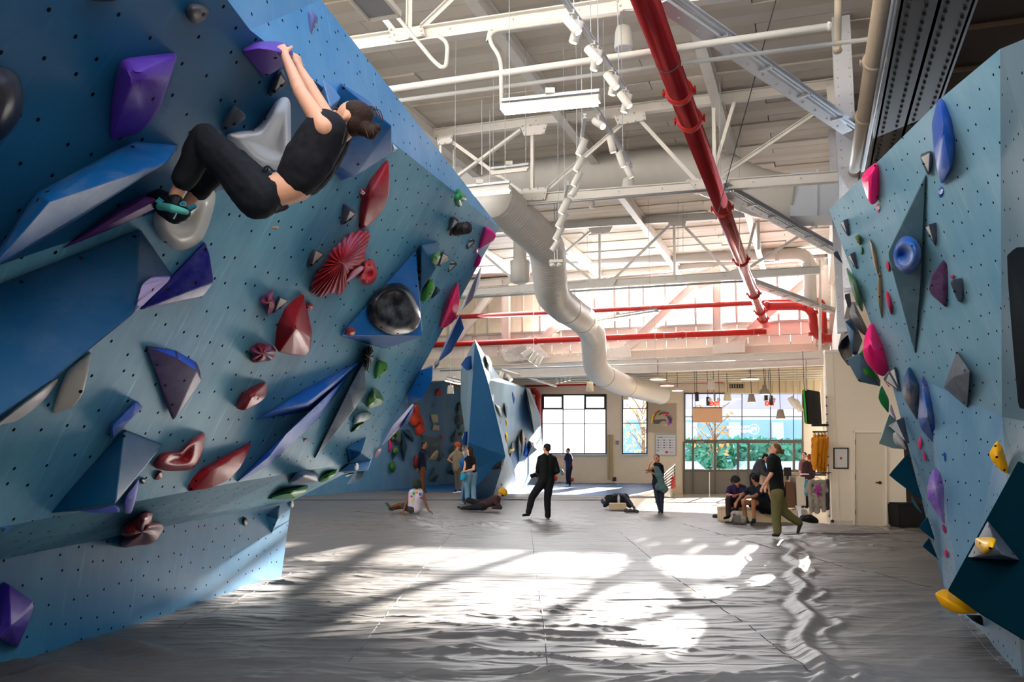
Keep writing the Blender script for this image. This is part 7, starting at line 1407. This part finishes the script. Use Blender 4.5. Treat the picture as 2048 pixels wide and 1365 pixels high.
bm = bmesh.new(); tube(bm, smoothpath([at(*zz(A6, x, y), 19.8) for x, y in ((360, 990), (352, 1030), (330, 1075), (265, 1080))], 5), .018, 6); obj('strap', bm, mat((60, 56, 56), .8), bk)
bk = thing('backpack', 'black rucksack lying on the floor behind the walking man', 'backpack')
lump('pack_body', None, None, 21.6, A6, [(1080, 1075, 0, .12, 1190, 1070, 0, .12), (1090, 1040, .1, .1, 1160, 1035, .1, .09)], mat((16, 16, 18), .7), par=bk)
bm = bmesh.new(); tube(bm, smoothpath([at(*zz(A6, x, y), 21.4) for x, y in ((1080, 1030), (1110, 1010), (1150, 1012), (1200, 1050), (1232, 1105))], 5), .02, 6); obj('strap', bm, mat((30, 30, 32), .6), bk)
lump('shoe_pair', 'dark shoes on the mat left of the wooden box seat', 'shoes', 22.0, A6, [(150, 1015, 0, .05, 190, 1012, 0, .04), (175, 1022, -.1, .05, 225, 1020, -.1, .04)], mat((50, 52, 50), .7), wr=.02)
# pile by the mat edge
bgp = thing('duffel_bag', 'black duffel bag heaped at the mat edge behind a small wooden box', 'bag')
lump('bag_body', None, None, 25.0, A5, [(1130, 790, 0, .13, 1300, 780, 0, .14), (1080, 860, -.1, .06, 1160, 800, 0, .1), (1300, 790, 0, .12, 1360, 850, -.1, .1)], mat((26, 27, 32), .7), par=bgp)
bm = bmesh.new(); tube(bm, smoothpath([at(*zz(A5, x, y), 24.7) for x, y in ((1160, 750), (1200, 735), (1290, 745), (1360, 820), (1420, 900))], 5), .035, 8); obj('strap', bm, mat((80, 84, 100), .6), bgp)
lump('stuff_sack', 'small blue sack with an orange patch left of the black duffel', 'bag', 25.1, A5, [(1060, 815, 0, .07, 1085, 830, 0, .07)], mat((24, 84, 140), .7), wr=.01)
bm = bmesh.new(); box(bm, at(*zz(A5, 1077, 800), 24.95), .06, .03, .05); tag(obj('fabric_patch', bm, mat((220, 130, 50), .7)), 'orange patch on the small blue sack', 'patch')
boxthing('wooden_box', 'small plain wooden box in front of the black duffel bag', 'box', 1220.5, 1007.5, 1253, 1020.5, 24.1, .3, WOOD)
bm = bmesh.new(); c = at(1237.5, 1000, 24.4); lathe(bm, c, ZV, [(-.1, .033), (.08, .033), (.09, .022), (.12, .022), (.13, .02)], 14); wb = obj('water_bottle', bm, mat('c8ccd0', .3), None, True); tag(wb, 'tall pale water bottle standing behind the small wooden box', 'bottle')
for i, x in enumerate((1330, 1380, 1430)):
    lump('climbing_shoe', ('left', 'middle', 'right')[i] + ' dark climbing shoe of three at the duffel bag foot', 'shoe', 23.5, A5, [(x - 12, 922, 0, .055, x + 22, 930, -.05, .04)], mat((66, 66, 72), .7), wr=.015)
# things in hands
bm = bmesh.new(); box(bm, at(*zz(A5, 300, 515), 21.35), .13, .09, .1); lathe(bm, at(*zz(A5, 290, 512), 21.3), Vector((-.8, -.4, -.25)).normalized(), [(0, .045), (.1, .05), (.12, .05), (.121, .001)], 16); tag(obj('camera', bm, mat('121214', .4)), 'black camera with lens held at the man in black left hip', 'camera')
bm = bmesh.new(); c = at(*zz(M_, 795, 915), 26.1); lathe(bm, c, (ZV + Vector((.15, 0, 0))).normalized(), [(-.1, .07), (-.08, .085), (.1, .08), (.11, .06), (.111, .001)], 16); tag(obj('chalk_bag', bm, mat((20, 150, 190), .7), None, True), 'bright blue chalk bag held by the woman in jeans', 'bag')
lump('shoe_bundle', 'pale shoes dangling from the far man right hand', 'shoes', 42.3, A5, [(585, 470, 0, .09, 595, 500, 0, .09)], mat((140, 140, 130), .7), vox=.02)
for lb, x, y in (('red ball on the blue mat beside the photographer', 1109, 957), ('small red dumbbell on the blue mat behind the far man', 1144, 960)):
    bm = bmesh.new(); c = at(x, y, 45); c.z = max(c.z, .14); sphere(bm, c, .16 if 'ball' in lb else .1); tag(obj('exercise_ball' if 'ball' in lb else 'dumbbell', bm, mat((196, 50, 40), .5), None, True), lb, 'ball' if 'ball' in lb else 'dumbbell')

# ------------------------------------------------------------------ railing at the platform end
rl = thing('railing', 'grey steel railing with horizontal cables at the end of the blue platform', 'railing')
RP = [(1318, 990, 960), (1332, 984, 946), (1350, 975, 930)]; Dr = [35, 37.5, 41]
for (x, yb, yt), D in zip(RP, Dr):
    bm = bmesh.new(); b_ = at(x, yb, D); t_ = Vector((b_.x, b_.y, at(x, yt, D).z)); bar(bm, b_, t_, .045, .045); obj('post', bm, mat('5a5754', .5), rl)
for k in range(7):
    bm = bmesh.new()
    q = [at(x, yt + (yb - yt) * k / 7.0, D) for (x, yb, yt), D in zip(RP, Dr)]; tube(bm, q,   .022 if k == 0 else .008, 6); obj('rail', bm, mat('8f9298', .4), rl)
bm = bmesh.new(); lathe(bm, at(1345, 965, 40), ZV, [(-.28, .09), (.2, .09), (.26, .04), (.32, .03)], 14); ex = obj('fire_extinguisher', bm, RED, None, True); tag(ex, 'red fire extinguisher behind the railing', 'fire extinguisher')

# ------------------------------------------------------------------ signs and posters
def exit_sign(label, x, y, D):
    t = thing('exit_sign', label, 'sign'); c = at(x, y, D); w, h = 17.5 / F * D, 11.5 / F * D; bm = bmesh.new(); box(bm, c, w, .08, h); obj('sign_box', bm, mat('e8e2da', .5, emit=.35), t)
    text_mesh('EXIT', h * .98, c + Vector((0, -.05, 0)), Vector((1, 0, 0)) * .86, ZV, mat('ff2414', .5, emit=1.6), t, bold=.012)
    for sg in (-1, 1):
        bm = bmesh.new(); lathe(bm, c + Vector((sg * w * .5, 0, h * .75)), Vector((sg * .3, -1, -.1)).normalized(), [(-.06, .04), (0, .08), (.02, .08), (.021, .001)], 12); obj('lamp_head', bm, mat('cfc8bd', .5), t, True)
    bm = bmesh.new(); rod(bm, c + ZV * h * .5, 5.28, .02); obj('stem', bm, GREY, t)
exit_sign('red lit EXIT sign above the hanging wooden board', 1428.5, 808.5, 38); exit_sign('red lit EXIT sign at right, partly hidden by a black pendant', 1539, 808, 38.2)
t = thing('hanging_board', 'blank pale wooden board hung in front of the entrance glass', 'board'); a, b = at(1385.5, 816, 36.5), at(1445, 845.5, 36.5); bm = bmesh.new(); box(bm, (a + b) / 2, b.x - a.x, .05, a.z - b.z); obj('board', bm, mat('c79f80', .55, var=.08, vscale=1.5), t)
bm = bmesh.new()
for x in (a.x + .1, b.x - .1): tube(bm, [Vector((x, a.y, a.z)), Vector((x, a.y, 5.28))], .01, 5)
bar(bm, Vector((a.x, a.y, a.z)), Vector((b.x, a.y, a.z)), .06, .03); obj('hanger', bm, DARK, t)
# rainbow arc poster
ps = thing('arc_poster', 'beige square wall panel with a rainbow of short coloured arcs', 'poster')
bm = bmesh.new(); rect_px(bm, PW, 1296, 807.5, 1353, 865.5, .04, .06); obj('panel', bm, mat('b3a594', .7), ps)
Z8 = (1260, 780, 9.75)
cc = (620, 640); arcs = [('e6d82a', 205, 178, 236, 0), ('b8404a', 175, 195, 268 - 10, 0), ('8ab83c', 160, 215, 284, 0), ('6a3a9c', 150, 240, 305, 0)]
def arc(pts, col, w=.075):
    P_ = smoothpath([on(*zz(Z8, x, y), PW, .085) for x, y in pts], 8); bm = bmesh.new()
    for a_, b_ in zip(P_, P_[1:]): bar(bm, a_, b_ + (b_ - a_) * .12, .01, w, fn.cross((b_ - a_).normalized()))
    obj('arc', bm, mat(col, .6), ps)
for col, pts in (('e6d82a', [(418, 655), (425, 600), (445, 530), (475, 470)]), ('b23c46', [(457, 565), (485, 500), (530, 440), (592, 405)]), ('86b23c', [(500, 525), (545, 470), (600, 435), (682, 418)]), ('6a3c9a', [(562, 490), (610, 460), (680, 448), (755, 462)]), ('e2704a', [(628, 484), (690, 480), (745, 492), (803, 520)]), ('5a5a5a', [(690, 500), (745, 515), (790, 545), (820, 590)]), ('24389a', [(732, 540), (770, 570), (795, 610), (795, 655)]), ('c83c8a', [(755, 585), (768, 620), (765, 660), (745, 692)]), ('cfc6b4', [(740, 660), (715, 685), (680, 690), (650, 675)])): arc(pts, col)
for s_, y, z_ in (('BOULDERING', 597, .10), ('PROJECT', 630, .10), ('GOWANUS', 658, .06)):
    text_mesh(s_, z_, on(*zz(Z8, 458, y), PW, .075), fr, ZV, mat('2c2622', .7), ps, align='LEFT', bold=.003)
# rules poster
rp = thing('rules_poster', 'white framed notice with rows of small round icons and a heart', 'poster')
bm = bmesh.new(); rect_px(bm, PW, 1310, 868, 1353, 912, .04, .06); obj('frame', bm, mat('a7aeb4', .5), rp); bm = bmesh.new(); rect_px(bm, PW, 1312.5, 871, 1350.5, 910, .02, .075); obj('sheet', bm, mat('dcdde4', .6), rp)
bm = bmesh.new(); rect_px(bm, PW, 1315, 874, 1326, 876, .01, .085); rect_px(bm, PW, 1313.5, 901.5, 1318, 903, .01, .085); obj('header', bm, mat('8a8420', .6), rp)
for r_i in range(4):
    for c_i in range(3):
        bm = bmesh.new(); lathe(bm, on(1316.5 + c_i * 11.7, 881 + r_i * 5, PW, .078), fn, [(0, .034), (.01, .034), (.011, .001)], 12); obj('icon', bm, mat('3a3c40', .6), rp)
        bm = bmesh.new(); rect_px(bm, PW, 1319 + c_i * 11.7, 880.3 + r_i * 5, 1324.5 + c_i * 11.7, 880.9 + r_i * 5, .01, .083); rect_px(bm, PW, 1319 + c_i * 11.7, 881.6 + r_i * 5, 1323 + c_i * 11.7, 882 + r_i * 5, .01, .083); o = obj('text_lines', bm, mat('8c8e94', .6), rp); o['kind'] = 'stuff'
bm = bmesh.new(); rect_px(bm, PW, 1328, 874.4, 1348, 875.4, .01, .083)
for k in range(4): rect_px(bm, PW, 1337, 903 + k * 1.3, 1348, 903.4 + k * 1.3, .01, .083)
rect_px(bm, PW, 1313, 900, 1350, 900.4, .01, .083); rect_px(bm, PW, 1330, 900, 1330.4, 909, .01, .083); o = obj('text_lines', bm, mat('8c8e94', .6), rp); o['kind'] = 'stuff'
bm = bmesh.new(); c = on(1333.5, 905, PW, .085)
hp = [c + fr * (.0052 * 16 * math.sin(t_) ** 3) * .9 + ZV * .0052 * .9 * (13 * math.cos(t_) - 5 * math.cos(2 * t_) - 2 * math.cos(3 * t_) - math.cos(4 * t_)) for t_ in [2 * math.pi * k / 24 for k in range(24)]]; slab(bm, hp, fn, .01); obj('heart', bm, mat('c8242c', .6), rp)
# framed print, socket, door stop on the room wall
fp = thing('framed_print', 'black framed white print with a small red dot beside the door', 'picture')
for r_ in ((1667, 896, 1697, 898.2), (1667, 936, 1697, 938.2), (1667, 896, 1669.2, 938), (1695, 896, 1697.2, 938)): rwrect(*r_, .05, .06, mat('17181a', .4), 'frame_bar', fp)
rwrect(1668, 897, 1696, 937, .02, .03, mat('dcdcdf', .6), 'print_sheet', fp)
bm = bmesh.new(); lathe(bm, on(1682, 917, PR_, .032), PR_[1], [(0, .034), (.006, .034), (.007, .001)], 16); obj('red_dot', bm, mat('d84a38', .6), fp)
tag(rwrect(1666, 1004, 1672, 1014, .02, .02, mat('e4ddd0', .5), 'wall_socket', None), 'white wall socket low on the wall under the framed print', 'socket')
bm = bmesh.new(); sphere(bm, on(1665, 1043, PR_, .08), .045); tag(obj('door_stop', bm, DARK, None, True), 'small black door stop at the wall foot', 'door stop')
# wrapped wall screen
ts = thing('wrapped_screen', 'screen wrapped in black cover with a green edge on the wall bracket', 'screen')
Dt = 25.3; q = [at(x, y, Dt) for x, y in ((1612, 779), (1646, 781), (1650, 849), (1617, 848))]; q[1] += Vector((.1, .5, 0)); q[2] += Vector((.1, .5, 0))
bm = bmesh.new(); n_ = (q[1] - q[0]).cross(q[3] - q[0]).normalized(); n_ = n_ if n_.y < 0 else -n_
slab(bm, q, n_, .14); bmesh.ops.bevel(bm, geom=bm.edges[:], offset=.03, segments=2, affect='EDGES'); obj('black_cover', bm, mat('0c0c0e', .5, bump=.4, bscale=6), ts)
bm = bmesh.new(); bar(bm, q[0] - n_ * .05 - Vector((.015, 0, 0)), q[3] - n_ * .05 - Vector((.012, 0, 0)), .014, .05); obj('green_edge', bm, mat((60, 190, 50), .5), ts)
bm = bmesh.new(); box(bm, at(1640, 851, Dt), .45, .1, .07); obj('bracket', bm, DARK, ts); bm = bmesh.new(); tube(bm, [at(1612, 720, Dt), at(1612, 782, Dt)], .02, 6); obj('drop_pipe', bm, mat('c9bba5', .5), ts)
# clothes rail
rk = thing('clothes_rail', 'wall-mounted black clothes rails beside the room wall', 'rail')
for y in (864, 949):
    bm = bmesh.new(); tube(bm, [at(1626, y, 25), at(1652, y, 25.6)], .02, 8); tube(bm, [at(1626, y + 2.5, 25), at(1652, y + 2.5, 25.6)], .012, 6); obj('rail', bm, DARK, rk)
bm = bmesh.new(); bar(bm, at(1634, 946, 25), at(1652, 946, 25.6), .3, .03); obj('shelf', bm, DARK, rk)
for i, (x, w) in enumerate(((1629, 8), (1636.5, 7), (1643, 7), (1649, 5))):
    hd = thing('hoodie', ('leftmost', 'second from left', 'third from left', 'rightmost')[i] + ' mustard hoodie hanging on the upper clothes rail', 'hoodie', 'mustard hoodies on the rail'); D = 25 + i * .15
    bm = bmesh.new(); a = at(x + 1, 874, D); b = at(x, 936 + i * 3, D)
    cone(bm, a, b, .05, .09, 12, sq=.55, sd=Vector((1, 0, 0))); cone(bm, a + Vector((0, -.18, -.05)), b + Vector((-.02, -.12, .1)), .045, .05, 10); cone(bm, a + Vector((0, .18, -.05)), b + Vector((0, .12, .1)), .045, .05, 10)
    skinned('garment', bm, mat((214, 138, 24), .85, var=.15, vscale=8), hd, .014, 3, .04, 9)
    bm = bmesh.new(); sphere(bm, a + ZV * .03, .06, .8, 1.2, .9); obj('hood', bm, mat((206, 130, 20), .85), hd, True); bm = bmesh.new(); tube(bm, [a + ZV * .05, a + ZV * .13], .008, 5); obj('hanger', bm, DARK, hd)
ts2 = thing('tie_dye_shirt', 'grey tie-dye tee with a pink flower print facing us on the lower rail', 'shirt')
bm = bmesh.new(); D = 23.8; S_ = lambda x, y: at(*zz(A6, x, y), D)
for a, b, ra, rb in (((1160, 655), (1300, 655), .06, .06), ((1150, 700), (1170, 960), .07, .06), ((1290, 700), (1300, 950), .07, .06), ((1225, 700), (1230, 960), .08, .08), ((1150, 660), (1120, 760), .05, .05), ((1305, 660), (1335, 750), .05, .05), ((1180, 820), (1290, 820), .07, .07), ((1180, 900), (1290, 900), .07, .07), ((1180, 740), (1290, 740), .07, .07)): cone(bm, S_(*a), S_(*b), ra, rb, 12, sq=1)
skinned('garment', bm, mat((150, 138, 128), .85, var=.4, vscale=5), ts2, .016, 4, .03, 7)
for k in range(6):
    a_ = math.pi / 3 * k; c = S_(1222, 730) + Vector((0, -.13, 0)); bm = bmesh.new(); e = c + Vector((math.cos(a_) * .09, 0, math.sin(a_) * .11)); cone(bm, c, e, .012, .024, 8); obj('flower_print', bm, mat((176, 40, 150), .7), ts2)
bm = bmesh.new(); cone(bm, S_(1222, 760) + Vector((0, -.12, 0)), S_(1222, 820) + Vector((0, -.12, 0)), .03, .012, 8); obj('stem_print', bm, mat((176, 40, 150), .7), ts2)
bm = bmesh.new(); tube(bm, [S_(1165, 640), S_(1225, 600), S_(1290, 640)], .014, 6); obj('hanger', bm, WOOD, ts2)
for i, (x, c_) in enumerate(((1120, (70, 150, 170)), (1340, (60, 58, 62)), (1325, (206, 196, 180)))):
    bm = bmesh.new(); cone(bm, at(*zz(A6, x, 640), 24.3 + .2 * i), at(*zz(A6, x - 2, 930 if i else 780), 24.3 + .2 * i), .05, .06, 10); cone(bm, at(*zz(A6, x, 640), 24.3 + .2 * i), at(*zz(A6, x - 8, 700), 24.3 + .2 * i), .05, .05, 10)
    tag(skinned('hanging_shirt', bm, mat(c_, .85), None, .016, 3, .02), ('teal tee peeking out left of the tie-dye tee', 'charcoal tee at the right end of the lower rail', 'cream tee just behind the tie-dye tee')[i], 'shirt')
rt = thing('steel_standards', 'pale slotted wall standards with studs along the room corner', 'bracket')
bm = bmesh.new(); bar(bm, at(1654, 790, 25.5), at(1659, 1035, 25.5), .05, .05); obj('standard', bm, mat('d8cfc2', .5), rt)
bm = bmesh.new()
for k in range(15): sphere(bm, at(1653 + k * .38, 795 + k * 17, 25.4), .025)
o = obj('studs', bm, mat('6a5648', .6), rt, True); o['kind'] = 'stuff'
# front desk
dk_ = thing('front_desk', 'brown front desk with a counter top, behind the walking man', 'desk')
D = 28.5
for nm, r_, m_ in (('side_panel', (1572, 965, 1591, 1024), mat('6b4c3a', .6)), ('front_panel', (1525, 950, 1572, 1024), mat('a58868', .6)), ('counter_top', (1522, 946, 1600, 951), mat('b9a58a', .4)), ('shelf_unit', (1592, 955, 1612, 1012), mat('d8cfc0', .6))):
    a, b = at(r_[0], r_[1], D), at(r_[2], r_[3], D); bm = bmesh.new(); box(bm, (a + b) / 2 + Vector((0, .4, 0)), b.x - a.x, .8, a.z - b.z); obj(nm, bm, m_, dk_)
m2_ = thing('desk_monitor', 'dark monitor seen from behind on the front desk', 'monitor'); bm = bmesh.new(); box(bm, at(1575, 944, 28), .22, .04, .26); obj('screen_back', bm, mat('1c1c1e', .5), m2_); bm = bmesh.new(); box(bm, at(1575, 955, 28), .06, .06, .15); obj('stand', bm, mat('1c1c1e', .5), m2_)
bm = bmesh.new(); box(bm, at(1600, 949, 30), .5, .3, .03); tag(obj('paper_stack', bm, mat('e6e6ea', .6)), 'white papers on the desk end near the man in mauve', 'paper')
# dark bench in the nook at right
nk = thing('padded_block', 'dark padded block in the unlit nook right of the door', 'block'); bm = bmesh.new(); a, b = at(1800, 1020, 26), at(1860, 1064, 24.5); box(bm, Vector(((a.x + b.x) / 2, 25.5, (ZF + .2) / 2)), 1.3, 1.6, .65); bmesh.ops.bevel(bm, geom=bm.edges[:], offset=.04, segments=2, affect='EDGES'); obj('block', bm, mat('1e1c1c', .8), nk)

# ------------------------------------------------------------------ outside
gr = thing('trim_ground', None, None); 
bm = bmesh.new(); slab(bm, [Vector((-60, 47.8, ZF - .1)), Vector((90, 47.8, ZF - .1)), Vector((90, 200, ZF - .1)), Vector((-60, 200, ZF - .1))], ZV, .1); tag(struct(obj('floor_outside', bm, mat('b9b4aa', .8))))
bpy.data.objects.remove(gr)
def leafy(name, label, cat, boxes, n, m, size, parts=None):
    t = thing(name, label, cat); me_v = []; f = []
    for k in range(n):
        b_ = boxes[k % len(boxes)]; c = np.array([rng.uniform(b_[0], b_[1]), rng.uniform(b_[2], b_[3]), rng.uniform(b_[4], b_[5])])
        a1 = rng.normal(size=3); a1 /= np.linalg.norm(a1); a2 = np.cross(a1, rng.normal(size=3)); a2 /= np.linalg.norm(a2); s_ = size * rng.uniform(.6, 1.3)
        i = len(me_v); me_v += [c - a1 * s_, c + a2 * s_ * .5, c + a1 * s_, c - a2 * s_ * .5]; f.append((i, i + 1, i + 2, i + 3))
    me = bpy.data.meshes.new('foliage'); me.from_pydata([tuple(v) for v in me_v], [], f); o = link('foliage', me, m, t); o['kind'] = 'stuff'; return t
leafy('hedge', 'green hedge outside beyond the entrance doors', 'hedge', [(12, 36, 62, 64, -.4, 2.5)], 5200, mat((76, 150, 130), .8, var=.4, vscale=2), .34)
leafy('hedge', 'low green bushes outside the far wide window', 'hedge', [(-4, 12, 62, 64, -.4, 1.3)], 1500, mat((70, 120, 90), .8, var=.4), .3)
def tree(label, x, y, h, cr, m, n):
    t = leafy('tree', label, 'tree', [(x - cr, x + cr, y - 1, y + 1, h * .3, h)], n, m, .17)
    bm = bmesh.new(); cone(bm, Vector((x, y, ZF)), Vector((x + .1, y, h * .6)), .16, .08, 8); obj('trunk', bm, mat('6d5a4c', .8), t)
    bm = bmesh.new()
    for k in range(14):
        a_ = 2.4 * k; z_ = h * (.3 + .04 * k); e = Vector((x + math.cos(a_) * cr * .9, y + math.sin(a_) * .8, z_ + h * .22)); tube(bm, [Vector((x, y, z_)), Vector((x, y, z_)).lerp(e, .5) + ZV * .1, e], .03, 5)
    o = obj('branches', bm, mat('6d5a4c', .8), t); o['kind'] = 'stuff'
tree('autumn tree with ochre leaves outside the narrow window', 8.2, 57, 5.28, 1.1, mat((226, 190, 140), .8, var=.3), 190)
tree('half bare tree outside the left panes of the entrance', 12.9, 58, 4.6, 1.2, mat((170, 140, 90), .8, var=.3), 160)
nb_ = thing('building', 'pale blue-grey building across the street with a brick cornice', 'building')
for nm, z0_, z1_, c_ in (('wall_lower', ZF, 5.1, (140, 178, 206)), ('wall_band', 5.1, 6.2, (206, 206, 216)), ('wall_upper', 6.2, 8.0, (176, 170, 190)), ('brick_cornice', 8.0, 9.4, (140, 84, 92))):
    bm = bmesh.new(); box(bm, Vector((33, 97, (z0_ + z1_) / 2)), 44, 1, z1_ - z0_); obj(nm, bm, mat(c_, .8, var=.1, vscale=.4), nb_)
for k in range(9):
    bm = bmesh.new(); box(bm, Vector((14.5 + k * 4.6, 96.3, 3.3)), 1.2, .3, 3.0); obj('pilaster', bm, mat((196, 206, 220), .8), nb_)
def car(label, x, y, col):
    t = thing('car', label, 'car'); bm = bmesh.new(); box(bm, Vector((x, y, .15)), 4.2, 1.7, .65); bmesh.ops.bevel(bm, geom=bm.edges[:], offset=.16, segments=3, affect='EDGES'); obj('body', bm, mat(col, .25), t, True)
    bm = bmesh.new(); slab(bm, [Vector((x - 1.5, y - .75, .45)), Vector((x + 1.6, y - .75, .45)), Vector((x + 1.0, y - .6, 1.05)), Vector((x - .9, y - .6, 1.05))], Vector((0, -1, 0)), 1.3); obj('cabin', bm, mat((150, 190, 225), .1), t)
    for dx in (-1.3, 1.3):
        bm = bmesh.new(); lathe(bm, Vector((x + dx, y - .9, -.12)), Vector((0, 1, 0)), [(0, .001), (.001, .32), (.2, .32), (.201, .001)], 20); obj('wheel', bm, DARK, t)
car('blue car parked outside at the right of the entrance doors', 17.0, 54, (50, 120, 200)); car('blue car parked outside at the far left pane of the entrance', 10.3, 56, (50, 100, 180)); car('maroon car parked beyond the front desk', 15.5, 57.5, (130, 50, 60))
